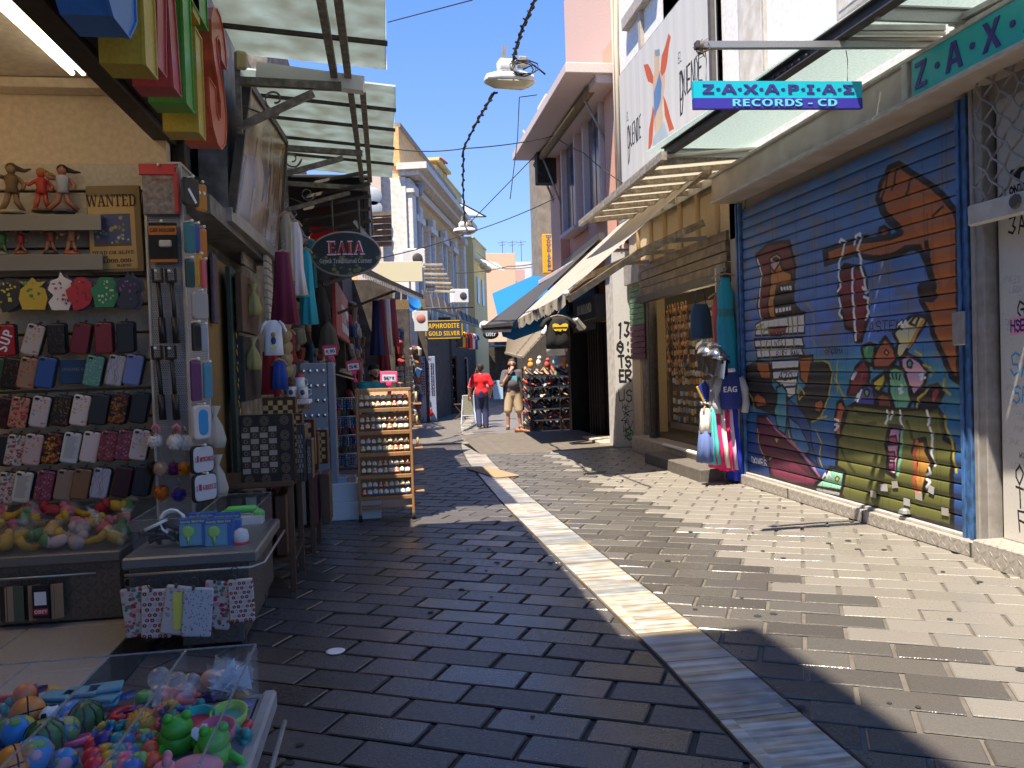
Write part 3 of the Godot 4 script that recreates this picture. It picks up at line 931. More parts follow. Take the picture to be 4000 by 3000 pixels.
	var tl: Vector3 = V(1.676, 2.629, -4.212); var br: Vector3 = V(2.647, 2.499, -4.212)
	var tr: Vector3 = V(2.65, 2.646, -4.212)
	var hs = thing("record_shop_sign", "turquoise and violet hanging sign of the record shop", "sign", Vector3((tl.x + br.x) / 2, br.y, az), 0)
	hs.rotation.z = atan2(tr.y - tl.y, tr.x - tl.x)
	var sw = Vector2(tl.x, tl.y).distance_to(Vector2(tr.x, tr.y)); var sht = tr.y - br.y
	b = B.new(); b.box(V(0, sht * 0.69, 0), V(sw, sht * 0.62, 0.03))
	put("upper_board", b, M("sign_cyan", C(0.005, 0.5, 0.62), 0.35), hs)
	b = B.new(); b.box(V(0, sht * 0.19, 0), V(sw, sht * 0.38, 0.03))
	put("lower_board", b, M("sign_violet", C(0.045, 0.035, 0.36), 0.35), hs)
	var l1 = node("lettering", lettering("Z·A·X·A·P·I·A·Σ", sht * 0.45, 0.004), violet, hs, V(0, sht * 0.7, 0.017))
	l1.scale = Vector3(sw * 0.9 / l1.mesh.get_aabb().size.x, 1, 1)
	var l2 = node("lettering", lettering("RECORDS - CD", sht * 0.36, 0.004), M("sign_pale", C(0.15, 0.62, 0.75), 0.4), hs, V(0.03, sht * 0.2, 0.017))
	l2.scale = Vector3(sw * 0.62 / l2.mesh.get_aabb().size.x, 1, 1)
	for x in [-0.42, 0.42]:
		b = B.new(); b.tube([V(sw * x, sht, 0), V(sw * x + 0.005, sht + 0.12, 0.004), V(sw * x, pa.y - br.y - 0.01, 0)], 0.0025, 4)
		put("hanging_wire", b, dark_steel, hs)
	right_shop()
	right_upper()
	right_clothes()

func cloth_sheet(b: B, a: Vector3, c: Vector3, d: Vector3, e: Vector3, sag := 0.0, nu := 8, nv := 8, wave := 0.0):
	# four corners in order round; sags in the middle
	for i in nu:
		for j in nv:
			var q = []
			for s in [[i, j], [i + 1, j], [i + 1, j + 1], [i, j + 1]]:
				var u = float(s[0]) / nu; var w = float(s[1]) / nv
				var p = a.lerp(c, u).lerp(e.lerp(d, u), w)
				p.y -= sag * 4 * u * (1 - u) * 4 * w * (1 - w) + wave * sin(u * 23.0) * w
				q.append([p, Vector2(u, w)])
			for k in [0, 1, 2, 0, 2, 3]: b.v(q[k][0], q[k][1])

func shirt_mesh(w: float, h: float, d: float) -> B:
	# a t-shirt on a hanger, its neck at the origin
	var b = B.new(true)
	var seg = 16
	var rings = []
	for r in [[0.0, 0.36, 0.5], [-0.04, 0.7, 0.7], [-0.1, 0.96, 0.9], [-0.3, 0.92, 1.0], [-0.7, 0.95, 1.0], [-1.0, 1.0, 1.05]]:
		var ring = []
		for k in seg:
			var a = TAU * k / seg
			ring.append(Vector3(cos(a) * r[1] * w / 2 * (1 + 0.03 * sin(k * 5.0 + r[0] * 9)), r[0] * h, sin(a) * d / 2 * r[2] * (1 + 0.2 * sin(a * 5 + r[0] * 6))))
		rings.append(ring)
	b.skin(rings, true)
	for s in [-1.0, 1.0]:
		var rr = []
		for r in [[0.3, -0.03, 0.13], [0.5, -0.14, 0.15], [0.66, -0.34, 0.14]]:
			var ring = []
			for k in 10:
				var a = TAU * k / 10
				ring.append(Vector3(s * (r[0] * w + cos(a) * r[2] * w * 0.5), r[1] * h + cos(a) * r[2] * w * 0.45 * s * s, sin(a) * d * 0.42))
			rr.append(ring)
		b.skin(rr, true)
	return b

func hanger(parent: Node, p: Vector3, w: float, turn = 0.0):
	var b = B.new(true)
	b.at(p, turn)
	b.tube([V(-w / 2, -0.045, 0), V(-w / 4, -0.012, 0), V(0, 0.0, 0), V(w / 4, -0.012, 0), V(w / 2, -0.045, 0)], 0.009, 6)
	var h = put("hanger", b, M("hanger_wood", C(0.42, 0.25, 0.11), 0.5), parent)
	b = B.new(true)
	b.at(p, turn)
	b.tube([V(0, 0, 0), V(0, 0.03, 0), V(0.018, 0.045, 0), V(0.01, 0.065, 0), V(-0.008, 0.06, 0)], 0.003, 5)
	put("hook", b, K("steel"), h)

func right_shop():
	var stone = M("dark_stone", C(0.15, 0.14, 0.13), 0.6, {"tex": "blotch", "scale": 2.0})
	var cream = M("cream_stone", C(0.5, 0.45, 0.38), 0.55, {"tex": "blotch", "scale": 1.6})
	var beige = M("beige_wall", C(0.62, 0.5, 0.34), 0.85, {"tex": "grain", "scale": 0.8})
	var alu = K("alu"); var alu_light = K("alu_light"); var dark = K("dark_steel")
	var sh = thing("souvenir_shop", "beige souvenir shop with an open doorway and brown shutter casing behind the white awning", "shop")
	var b = B.new(); b.box(V(2.99, 0.055, -8.13), V(0.24, 0.13, 1.66), 0.008)
	put("step", b, stone, sh)
	b = B.new(); b.box(V(3.6, 0.1, -8.75), V(1.0, 0.2, 2.9), 0.01)
	put("step", b, cream, sh)
	b = B.new(true); b.tube([V(3.1, 0.195, -7.4), V(3.1, 0.195, -8.95)], 0.022, 8)
	put("step_nosing", b, K("white_plastic"), sh)
	b = B.new(); b.box(V(3.35, 2.72, -8.8), V(0.2, 0.9, 3.5)); b.box(V(3.5, 1.45, -10.62), V(0.36, 3.2, 0.35)); b.box(V(3.5, 1.2, -7.36), V(0.4, 2.4, 0.1)); 
	put("wall", b, beige, sh)
	b = B.new(); b.box(V(5.4, 1.5, -8.8), V(0.1, 3.0, 3.6)); b.box(V(4.4, 1.5, -10.6), V(2.0, 3.0, 0.1)); b.box(V(4.4, 1.5, -7.1), V(2.0, 3.0, 0.1)); b.box(V(4.4, 2.34, -8.8), V(2.1, 0.08, 3.6))
	put("inner_wall", b, M("inner_grey", C(0.15, 0.145, 0.14), 0.9), sh)
	b = B.new(); b.box(V(4.4, 0.17, -8.8), V(2.1, 0.08, 3.6))
	put("inner_floor", b, stone, sh)
	for i in 4:
		b = B.new(); b.box(Vector3(3.235 + 0.012 * (i % 2), 2.02 + i * 0.1, -8.72), V(0.06, 0.094, 2.7), 0.006)
		put("casing_slat", b, M("brown_slat", C(0.25, 0.2, 0.15), 0.55, {"tex": "stain", "scale": 0.8}), sh)
	b = B.new(); b.box(V(3.22, 1.93, -8.72), V(0.1, 0.09, 2.7), 0.006)
	put("shutter_bottom_bar", b, dark, sh)
	for i in 6:
		b = B.new(true)
		b.at(V(3.24, 2.72, -7.6 - i * 0.5)); b.lathe([Vector2(0.03, -0.36), Vector2(0.035, 0.1), Vector2(0.06, 0.3), Vector2(0.07, 0.42)], 8)
		put("wall_bracket", b, M("ochre_stripe", C(0.5, 0.36, 0.2), 0.8), sh)
	b = B.new(); b.box(V(3.26, 1.0, -9.78), V(0.1, 1.8, 0.07), 0.004); b.box(V(3.24, 1.0, -9.72), V(0.04, 1.8, 0.03))
	put("door_jamb", b, dark, sh)
	b = B.new(); b.box(V(3.34, 1.0, -10.1), V(0.03, 1.85, 0.56), 0.004)
	put("side_door", b, M("door_grey", C(0.24, 0.22, 0.2), 0.6, {"tex": "stain", "scale": 1.0}), sh)
	# display case with magnets, seen through the doorway
	var dc = thing("magnet_case", "dark framed case full of small souvenir magnets inside the doorway", "display case")
	b = B.new(); b.box(V(3.46, 1.05, -8.7), V(0.03, 1.35, 1.75))
	put("backboard", b, M("board_brown", C(0.09, 0.07, 0.055), 0.8), dc)
	for q in [[1.05, -9.6, 1.45, 0.07], [1.05, -7.8, 1.45, 0.07]]:
		b = B.new(); b.box(V(3.43, q[0], q[1]), V(0.07, q[2], q[3]), 0.006)
		put("frame", b, M("frame_brown", C(0.13, 0.1, 0.08), 0.5), dc)
	for y in [0.37, 1.74]:
		b = B.new(); b.box(V(3.43, y, -8.7), V(0.07, 0.07, 1.87), 0.006)
		put("frame", b, K("frame_brown"), dc)
	var mg = B.new()
	for r in 12:
		var yy = 0.46 + r * 0.1 + (0.04 if r > 3 else 0.0) + (0.04 if r > 6 else 0.0)
		for k in 19:
			if rng.randf() < 0.1: continue
			mg.col = [C(0.5, 0.4, 0.24), C(0.45, 0.42, 0.36), C(0.12, 0.22, 0.4), C(0.4, 0.2, 0.08), C(0.3, 0.33, 0.3)][rng.randi() % 5] * rng.randf_range(0.6, 1.2)
			var c = V(3.435, yy + rng.randf_range(-0.01, 0.01), -9.5 + k * 0.085)
			if r in [5, 6, 9] and k < 12:
				mg.at(c, 0, 0, PI / 2); mg.lathe([Vector2(0.036, 0), Vector2(0.03, 0.014), Vector2(0.015, 0.016)], 8)
			else:
				mg.at(c, 0, rng.randf_range(-0.1, 0.1)); mg.box(Vector3.ZERO, V(0.014, rng.randf_range(0.05, 0.07), rng.randf_range(0.05, 0.07)), 0.004)
	stuff(put("magnets", mg, M("painted", C(1, 1, 1), 0.55, {"vc": true}), dc))
	var lp = thing("lit_tube_lamp", "lit fluorescent tube glowing above the magnets in the doorway", "tube lamp")
	b = B.new(true); b.tube([V(3.62, 1.74, -9.4), V(3.62, 1.74, -8.0)], 0.016, 8)
	put("tube", b, M("tube_glow", C(0.9, 0.85, 0.7), 0.4, {"emit": C(1.0, 0.86, 0.6), "power": 3.0}), lp)
	b = B.new(); b.box(V(3.65, 1.79, -8.7), V(0.08, 0.04, 1.5))
	put("housing", b, alu_light, lp)
	var ol = OmniLight3D.new()
	ol.name = "tube_light"; ol.position = V(3.58, 1.7, -8.7); ol.light_color = C(1.0, 0.88, 0.68); ol.light_energy = 0.25; ol.light_size = 0.3; ol.omni_range = 6.0; ol.omni_attenuation = 2.0; ol.shadow_enabled = true
	add_child(ol)
	for i in 9:
		var s = thing("spoon_string", "%s string of wooden spoons hanging inside the doorway, counted from its far side" % ORD[i], "spoon string", V(3.37, 1.82, -9.5 + i * 0.085), 0, "strings of wooden spoons in the doorway")
		b = B.new(true)
		b.tube([V(0, 0, 0), V(0, -1.0 + 0.07 * (i % 4), 0)], 0.002, 4)
		put("cord", b, dark, s)
		for k in 9 - i % 3:
			b = B.new(true)
			b.at(Vector3(rng.randf_range(-0.02, 0.02), -0.08 - k * 0.1, rng.randf_range(-0.02, 0.02)), rng.randf() * 3, rng.randf_range(-0.4, 0.4))
			b.ball(Vector3.ZERO, V(0.024, 0.03, 0.01), 8, 5); b.tube([V(0, 0.02, 0), V(0, 0.08, 0)], 0.005, 5)
			put("spoon", b, M("spoon_wood", C(0.4, 0.2, 0.08), 0.5), s)
	var bag = thing("hanging_blue_bag", "dark blue cloth bag hanging in the shop doorway beside the turquoise dress", "bag", V(3.1, 1.72, -7.75))
	b = garment([[-0.02, 0.14, 0.05], [-0.1, 0.2, 0.08], [-0.32, 0.22, 0.1], [-0.36, 0.2, 0.08]], 4, 0.06)
	put("body", b, M("navy_cloth", C(0.02, 0.06, 0.14), 0.85), bag)
	b = B.new(true); b.tube([V(-0.06, -0.03, 0), V(-0.03, 0.12, 0), V(0.03, 0.12, 0), V(0.06, -0.03, 0)], 0.006, 5)
	put("handle", b, K("navy_cloth"), bag)
	# white pillar with black tags
	var im = Image.create(160, 1000, false, Image.FORMAT_RGB8)
	im.fill(c8(205, 205, 206))
	for i in 300: disc(im, Vector2(rng.randf() * 160, rng.randf() * 1000), rng.randf_range(0.5, 3), c8(188, 188, 190))
	var ink = c8(18, 18, 22)
	scrawl(im, "13", Vector2(30, 345), 38, 74, 7.5, ink, 4); scrawl(im, "Θ:", Vector2(24, 440), 46, 58, 7.5, ink); scrawl(im, "TS", Vector2(30, 515), 42, 58, 7.5, ink); scrawl(im, "ER", Vector2(32, 590), 40, 56, 7.5, ink)
	scrawl(im, "US", Vector2(24, 690), 46, 60, 4.0, c8(90, 84, 30))
	for k in 9: scrawl(im, ["W", "S", "K", "Z", "A", "N"][k % 6], Vector2(40 + 12 * (k % 3), 755 + k * 20), 50, 34, 1.8, ink, 14)
	stroke(im, poly("95,950 70,930 75,900 100,885 125,905 125,935 100,952"), 3.5, c8(50, 130, 60)); scrawl(im, "W", Vector2(80, 903), 36, 30, 3, c8(50, 130, 60))
	var pl = thing("white_pillar", "white square pillar with black numerals and tags in front of the souvenir shop", "pillar")
	b = B.new(); b.box(V(3.23, 1.3, -11.03), V(0.28, 2.75, 0.36))
	put("shaft", b, M("pillar_white", C(0.6, 0.6, 0.61), 0.8, {"tex": "blotch", "scale": 1.1}), pl)
	b = B.new(); b.quad(V(3.093, 2.6, -10.846), V(3.367, 2.6, -10.846), V(3.367, -0.05, -10.846), V(3.093, -0.05, -10.846))
	put("tagged_face", b, M("tags_pillar", C(0.8, 0.8, 0.8), 0.8, {"img": flip_tex(im)}), pl)
	# small shutter beyond the pillar
	var ss = thing("narrow_shutter", "narrow green and plum graffiti shutter beside the white pillar", "shutter")
	for i in 13:
		var y = 1.22 + i * 0.075
		b = B.new(); b.box(V(3.3, y, -10.45), V(0.02, 0.068, 0.62), 0.006)
		put("slat", b, M(["plum_paint", "green_paint"][1 if i > 5 else 0], [C(0.14, 0.03, 0.09), C(0.1, 0.26, 0.14)][1 if i > 5 else 0], 0.6, {"tex": "stain", "scale": 1.7}), ss)
	b = B.new(); b.box(V(3.28, 2.32, -10.45), V(0.1, 0.28, 0.66), 0.006)
	put("casing", b, alu, ss)
	awnings_right()
	black_shop()

func awnings_right():
	var white_cloth = M("white_awning_cloth", C(0.78, 0.75, 0.68), 0.8, {"back": C(1.0, 0.95, 0.84), "tex": "blotch", "scale": 0.5})
	var dirty = M("arm_paint", C(0.5, 0.45, 0.36), 0.5, {"tex": "stain", "scale": 1.5})
	var wa = thing("white_awning", "long white canvas awning sloping down from the souvenir shop with a scalloped edge", "awning")
	var a = V(3.03, 2.92, -7.4); var d = V(1.66, 1.799, -7.4)
	var e = V(d.x, 1.731, -10.208); var c = V(3.03, 2.92, e.z)
	var b = B.new(true); cloth_sheet(b, a, c, e, d, 0.05, 10, 10)
	put("canvas", b, white_cloth, wa)
	b = B.new(true)
	var n = 48
	for i in n:
		var p = d.lerp(e, float(i) / n); var q = d.lerp(e, float(i + 1) / n)
		var h0 = 0.1 + 0.03 * absf(sin(i * PI / 4)); var h1 = 0.1 + 0.03 * absf(sin((i + 1) * PI / 4))
		var o0 = 0.015 * sin(i * 0.9); var o1 = 0.015 * sin((i + 1) * 0.9)
		b.quad(p, q, q - V(o1, h1, 0), p - V(o0, h0, 0))
	put("valance", b, white_cloth, wa)
	b = B.new(); b.bar(d + V(0.02, -0.02, 0.02), e + V(0.02, -0.02, 0), 0.035, 0.045)
	put("front_bar", b, dirty, wa)
	b = B.new(); b.bar(d + V(0.04, -0.05, -0.06), V(2.45, 2.2, -7.7), 0.04, 0.06)
	put("arm", b, dirty, wa)
	b = B.new(); b.bar(V(2.45, 2.2, -7.7), V(3.15, 2.5, -7.75), 0.05, 0.07)
	put("arm", b, dirty, wa)
	b = B.new(); b.bar(e + V(0.04, -0.05, 0.3), V(2.45, 2.2, e.z + 0.5), 0.04, 0.06)
	put("arm", b, dirty, wa)
	b = B.new(); b.bar(V(2.45, 2.2, e.z + 0.5), V(3.2, 2.5, e.z + 0.6), 0.05, 0.07)
	put("arm", b, dirty, wa)
	b = B.new(true); b.tube([V(3.06, 2.92, -7.38), V(3.06, 2.92, e.z)], 0.045, 10)
	put("roller", b, dirty, wa)
	b = B.new(true); b.ball(d + V(0, 0, 0.03), V(0.03, 0.03, 0.03), 8, 6)
	put("end_knob", b, K("white_plastic"), wa)
	# folded inner arms of a second awning under it
	var ia = thing("folded_awning_frame", "folded grey awning arms against the beige shop wall", "awning frame")
	for i in 3:
		b = B.new(); b.bar(V(3.2, 2.36, -7.8 - i * 0.9), V(2.85, 2.34, -7.85 - i * 0.9), 0.03, 0.04)
		put("bracket", b, K("alu"), ia)
	b = B.new(); b.bar(V(2.88, 2.38, -7.5), V(2.8, 2.3, -10.0), 0.05, 0.05)
	put("bar", b, dirty, ia)
	# ribbed polycarbonate canopy under the banner
	var rc = thing("ribbed_canopy", "pale ribbed canopy under the painted banner", "canopy")
	var p0 = V(2.339, 2.86, -6.604); var p1 = V(2.401, 2.86, -9.712)
	b = B.new(); b.quad(p0, V(3.25, 2.94, p0.z), V(3.25, 2.94, p1.z), p1); b.quad(p0 + V(0, 0.012, 0), V(3.25, 2.952, p0.z), V(3.25, 2.952, p1.z), p1 + V(0, 0.012, 0))
	put("sheet", b, M("poly_pale", C(0.7, 0.68, 0.62), 0.5, {"back": C(0.9, 0.86, 0.76)}), rc)
	for i in 8:
		var p = p0.lerp(p1, (i + 0.3) / 8.0)
		b = B.new(); b.bar(p + V(0, -0.03, 0), V(3.25, 2.91, p.z), 0.03, 0.05)
		put("rib", b, M("rib_paint", C(0.5, 0.46, 0.38), 0.5, {"tex": "stain", "scale": 2.0}), rc)
	b = B.new(); b.bar(p0 + V(0, -0.01, 0.05), p1 + V(0, -0.01, -0.05), 0.05, 0.07)
	put("edge_beam", b, K("rib_paint"), rc)
	# dark grey awning farther on
	var ba = thing("dark_grey_awning", "dark grey canvas awning behind the white one", "awning")
	var k = M("charcoal_cloth", C(0.05, 0.05, 0.052), 0.85, {"tex": "grain", "scale": 0.7})
	var q0 = V(3.056, 2.926, -11.2); var q1 = V(3.349, 2.962, -16); var q2 = V(1.898, 1.931, -16); var q3 = V(1.735, 1.725, -11.2)
	b = B.new(true); cloth_sheet(b, q0, q1, q2, q3, 0.04)
	put("canvas", b, k, ba)
	b = B.new(true)
	for i in 30:
		var p = q3.lerp(q2, i / 30.0); var q = q3.lerp(q2, (i + 1) / 30.0)
		b.quad(p, q, q - V(0.01, 0.11, 0), p - V(0.01, 0.11, 0))
	put("valance", b, k, ba)
	b = B.new(); b.bar(q0, q1, 0.08, 0.1); b.bar(q3, q2, 0.04, 0.05); b.bar(q0 + V(0, -0.1, -0.1), q3 + V(0.05, -0.04, -0.1), 0.03, 0.04)
	put("frame", b, K("dark_steel"), ba)
	# blue tarpaulin
	var bt = thing("blue_tarpaulin", "bright blue tarpaulin awning stretched behind the dark one", "tarpaulin")
	var tarp = M("tarp_blue", C(0.015, 0.2, 0.58), 0.5, {"back": C(0.02, 0.2, 0.55)})
	b = B.new(true); cloth_sheet(b, V(4.066, 2.662, -15), V(3.11, 3.024, -17), V(2.31, 2.715, -17.5), V(2.152, 1.685, -15), 0.12)
	put("sheet", b, tarp, bt)
	b = B.new(true); cloth_sheet(b, V(2.155, 1.695, -15.02), V(2.232, 1.595, -14.2), V(4.093, 2.206, -14.2), V(4.072, 2.664, -15.02), 0.05)
	put("flap", b, tarp, bt)
	# striped tan awning low behind the shoes
	var ta = thing("tan_awning", "low tan slatted awning behind the shoe rack", "awning")
	b = B.new(true); cloth_sheet(b, V(4.292, 2.204, -21), V(3.649, 2.384, -24), V(3.511, 1.567, -24), V(3.506, 1.382, -21), 0.03)
	put("canvas", b, M("tan_cloth", C(0.2, 0.16, 0.11), 0.8), ta)
	b = B.new(); b.bar(V(4.271, 2.175, -20.9), V(3.488, 1.357, -20.9), 0.05, 0.05); b.bar(V(3.964, 2.146, -20.9), V(3.334, 1.445, -20.9), 0.05, 0.05); b.bar(V(3.488, 1.357, -20.9), V(3.511, 1.539, -24), 0.06, 0.06)
	put("frame", b, K("rib_paint"), ta)

func black_shop():
	var black = M("black_paint", C(0.022, 0.022, 0.023), 0.5, {"tex": "stain", "scale": 0.9})
	var bs = thing("black_shop", "black painted shop front with a projecting name board beyond the white pillar", "shop")
	var b = B.new(); b.box(V(3.6, 1.1, -12.05), V(0.3, 3.2, 1.5)); b.box(V(3.5, 2.3, -13.6), V(0.3, 1.2, 1.6)); b.box(V(4.6, 1.0, -14.6), V(2.6, 4.0, 0.2)); b.box(V(4.6, 1.0, -12.9), V(0.2, 3.5, 3.4))
	put("wall", b, black, bs)
	for i in 5:
		b = B.new(); b.box(V(3.4, 1.0, -12.75 - i * 0.16), V(0.08, 2.7, 0.035), 0.004)
		put("door_post", b, black, bs)
	b = B.new(); b.box(V(3.22, 1.98, -12.3), V(0.36, 0.36, 1.4), 0.01)
	var nb = put("name_board", b, M("black_board", C(0.04, 0.04, 0.042), 0.6), bs)
	var l = node("lettering", lettering("ROMANO", 0.2, 0.006, "Droid Serif", 400), M("letter_grey", C(0.5, 0.5, 0.5), 0.5), nb, V(3.037, 1.98, -12.3))
	l.rotation.y = -PI / 2
	for i in 14:
		b = B.new(); b.box(V(3.43, 0.62 + i * 0.075, -11.75), V(0.02, 0.068, 0.78), 0.006)
		put("shutter_slat", b, M("shutter_brown", C(0.16, 0.13, 0.09), 0.6, {"tex": "stain", "scale": 1.6}), bs)
	b = B.new(); b.box(V(3.44, 0.24, -11.75), V(0.02, 0.68, 0.78))
	put("lit_nook", b, M("nook_white", C(0.62, 0.57, 0.48), 0.8), bs)
	b = B.new(); b.box(V(3.2, -0.09, -11.75), V(0.5, 0.24, 1.1), 0.008)
	put("sill", b, K("cream_stone"), bs)
	var dr = thing("lace_dress", "pale lace dress hanging low in the black shop's window nook", "dress", V(3.36, 0.58, -11.75), 0.9)
	put("cloth", garment([[0.0, 0.12, 0.05], [-0.06, 0.24, 0.07], [-0.2, 0.18, 0.07], [-0.52, 0.34, 0.1]], 7, 0.1), M("lace", C(0.5, 0.47, 0.46), 0.85), dr)
	hanger(dr, V(0, 0.01, 0), 0.3)
	# black t-shirt with a yellow emblem under the awning
	var ts = thing("black_tshirt", "black t-shirt with a yellow winged emblem hanging under the awnings", "t-shirt", V(2.348, 1.801, -11), 0.06)
	put("cloth", shirt_mesh(0.36, 0.44, 0.13), M("black_cotton", C(0.014, 0.014, 0.016), 0.9), ts)
	b = B.new()
	b.at(V(0.01, -0.15, 0.0725)); b.prism(poly("-100,35 -70,50 -30,42 -10,25 10,25 30,42 70,50 100,35 95,-10 70,-45 40,-42 20,-20 8,-50 -25,-48 -5,-20 -30,-42 -70,-45 -95,-10", 0.0011), 0.003)
	put("emblem", b, M("emblem_yellow", C(0.7, 0.5, 0.02), 0.6), ts)
	b = B.new(); b.box(V(0.01, -0.155, 0.077), V(0.2, 0.02, 0.002))
	put("emblem_band", b, K("black_cotton"), ts)
	hanger(ts, V(0, 0.02, 0), 0.3)
	var wt = thing("white_tshirt", "white t-shirt half hidden behind the black one with the emblem", "t-shirt", V(2.363, 1.716, -11.3), 0.5)
	put("cloth", shirt_mesh(0.34, 0.44, 0.1), M("white_cotton", C(0.7, 0.7, 0.75), 0.9), wt)
	var sl = thing("spot_lamp", "tilted flat floodlight beside the black t-shirt, switched off", "lamp", V(2.685, 1.703, -11.2), 0.3)
	b = B.new(); b.at(Vector3.ZERO, 0, 0, -0.8).box(Vector3.ZERO, V(0.2, 0.06, 0.14), 0.01)
	put("housing", b, K("alu"), sl)
	b = B.new(); b.at(Vector3.ZERO, 0, 0, -0.8).box(V(0, -0.032, 0), V(0.18, 0.006, 0.12))
	put("lens", b, M("lens_grey", C(0.4, 0.4, 0.38), 0.2), sl)

func right_upper():
	# painted canvas banner
	var bn = thing("painted_banner", "large white canvas banner with a painted orange and blue dancer on the right facade", "banner")
	var W = 1000; var H = 560
	var im = Image.create(W, H, false, Image.FORMAT_RGB8)
	im.fill(c8(226, 224, 220))
	for i in 60:
		var x = rng.randf() * W
		im.fill_rect(Rect2i(int(x), 0, 2 + rng.randi() % 3, H), c8(218, 216, 212))
	var zl = -10.632; var zr = -7.414
	var yt = 4.953; var yb = 2.85
	var uv = func(p: Vector3) -> Vector2: return Vector2((p.z - zl) / (zr - zl) * W, (yt - p.y) / (yt - yb) * H)
	var shape = func(pts: Array, c: Color):
		var q = PackedVector2Array()
		for p in pts: q.append(uv.call(p))
		fill(im, q, c)
	var org = c8(214, 96, 54)
	shape.call([V(3.2, 4.744, -8.699), V(3.2, 4.682, -8.645), V(3.2, 4.437, -8.799), V(3.2, 4.295, -8.95), V(3.2, 4.358, -9.04), V(3.2, 4.593, -8.941)], org)
	shape.call([V(3.2, 4.73, -9.601), V(3.2, 4.678, -9.429), V(3.2, 4.466, -9.243), V(3.2, 4.383, -9.267), V(3.2, 4.477, -9.447)], org)
	shape.call([V(3.2, 4.734, -9.203), V(3.2, 4.642, -9.016), V(3.2, 4.475, -9.046), V(3.2, 4.361, -8.944), V(3.2, 4.384, -8.865), V(3.2, 4.234, -8.877), V(3.2, 3.986, -8.992), V(3.2, 3.679, -9.017), V(3.2, 3.732, -9.207), V(3.2, 3.969, -9.286), V(3.2, 4.393, -9.266), V(3.2, 4.532, -9.204)], c8(222, 190, 160))
	shape.call([V(3.2, 4.45, -9.048), V(3.2, 4.29, -8.966), V(3.2, 4.123, -9.012), V(3.2, 4.039, -9.164), V(3.2, 3.96, -9.254), V(3.2, 4.278, -9.243)], c8(96, 140, 190))
	shape.call([V(3.2, 4.748, -9.185), V(3.2, 4.692, -9.011), V(3.2, 4.616, -9.002), V(3.2, 4.664, -9.16)], c8(140, 160, 172))
	shape.call([V(3.2, 4.148, -9.304), V(3.2, 4.064, -9.245), V(3.2, 3.724, -9.376), V(3.2, 3.648, -9.503), V(3.2, 3.912, -9.462)], org)
	shape.call([V(3.2, 4.149, -8.931), V(3.2, 4.014, -8.834), V(3.2, 3.68, -8.622), V(3.2, 3.687, -8.77), V(3.2, 3.907, -8.904)], org)
	shape.call([V(3.2, 4.034, -9.148), V(3.2, 4.077, -8.984), V(3.2, 3.866, -8.939), V(3.2, 3.697, -9.08), V(3.2, 3.793, -9.235)], c8(222, 200, 168))
	shape.call([V(3.2, 3.768, -9.338), V(3.2, 3.851, -8.924), V(3.2, 3.621, -8.805), V(3.2, 3.577, -9.026), V(3.2, 3.617, -9.385)], c8(186, 200, 210))
	for s in [[V(3.2, 4.345, -8.413), 1.0], [V(3.2, 4.307, -10.315), 0.9]]:
		var q = uv.call(s[0])
		scrawl(im, "EL", q + Vector2(-8, -20 * s[1]), 12 * s[1], 28, 1.5, c8(60, 60, 62), 4)
		scrawl(im, "DUENDE", q + Vector2(2, 40 * s[1]), 24 * s[1], 70, 3.4, c8(30, 30, 34), 6)
		scrawl(im, "D", q + Vector2(0, 40 * s[1]), 24, 118, 4.0, c8(30, 30, 34), 4)
	var b = B.new(true)
	for i in 40:
		var u0 = i / 40.0; var u1 = (i + 1) / 40.0
		var x0 = 3.2 - 0.004 * sin(i * 1.9); var x1 = 3.2 - 0.004 * sin((i + 1) * 1.9)
		var q = [V(x0, yt, lerpf(zl, zr, u0)), V(x1, yt, lerpf(zl, zr, u1)), V(x1, yb, lerpf(zl, zr, u1)), V(x0, yb, lerpf(zl, zr, u0))]
		var t = [Vector2(u0, 0), Vector2(u1, 0), Vector2(u1, 1), Vector2(u0, 1)]
		for k in [0, 1, 2, 0, 2, 3]: b.v(q[k], t[k])
	put("canvas", b, M("banner_print", C(0.72, 0.72, 0.72), 0.85, {"img": flip_tex(im)}), bn)
	b = B.new(); b.bar(V(3.22, yt, zl), V(3.22, yb, zl), 0.03, 0.03); b.bar(V(3.22, yt, zl), V(3.22, yt, zr), 0.03, 0.03)
	put("frame", b, K("alu"), bn)
	# white house behind the banner
	var wh = thing("white_house", "white house with deep window reveals behind the painted banner", "house")
	b = B.new(); b.box(V(5.3, 4.6, (zl + zr) / 2 - 0.1), V(4.1, 3.4, zr - zl + 0.2)); b.box(V(5.5, 7.6, (zl + zr) / 2 + 0.4), V(4.1, 2.6, zr - zl - 0.6))
	put("wall", b, K("white_render"), wh)
	for i in 2:
		b = B.new(); b.box(V(3.24, yt + 0.55, zl + 0.9 + i * 1.6), V(0.16, 0.16, 1.2), 0.01); b.box(V(3.26, yt + 0.25, zl + 0.9 + i * 1.6), V(0.12, 0.5, 0.1), 0.005)
		put("window_sill", b, K("cream_stone"), wh)
	b = B.new(true); b.tube([V(3.2, yb, zl - 0.08), V(3.2, yt + 0.5, zl - 0.1), V(3.24, yt + 1.6, zl - 0.1), V(3.22, yt + 3.0, zl - 0.1)], 0.03, 7); b.tube([V(3.17, yb, zl - 0.15), V(3.18, yt + 2.6, zl - 0.17)], 0.015, 6)
	put("cable_bundle", b, M("cream_cable", C(0.62, 0.55, 0.42), 0.7), wh)
	# pink house with a deep cornice
	var pink = M("pink_render", C(0.78, 0.4, 0.27), 0.85, {"tex": "grain", "scale": 0.6})
	var pale = M("pink_pale", C(0.7, 0.56, 0.52), 0.85, {"tex": "grain", "scale": 0.7})
	var ph = thing("pink_house", "salmon pink house with recessed windows and a deep cornice", "house")
	var z1 = zl - 0.25; var z2 = z1 - 4.6
	var yc = 5.074
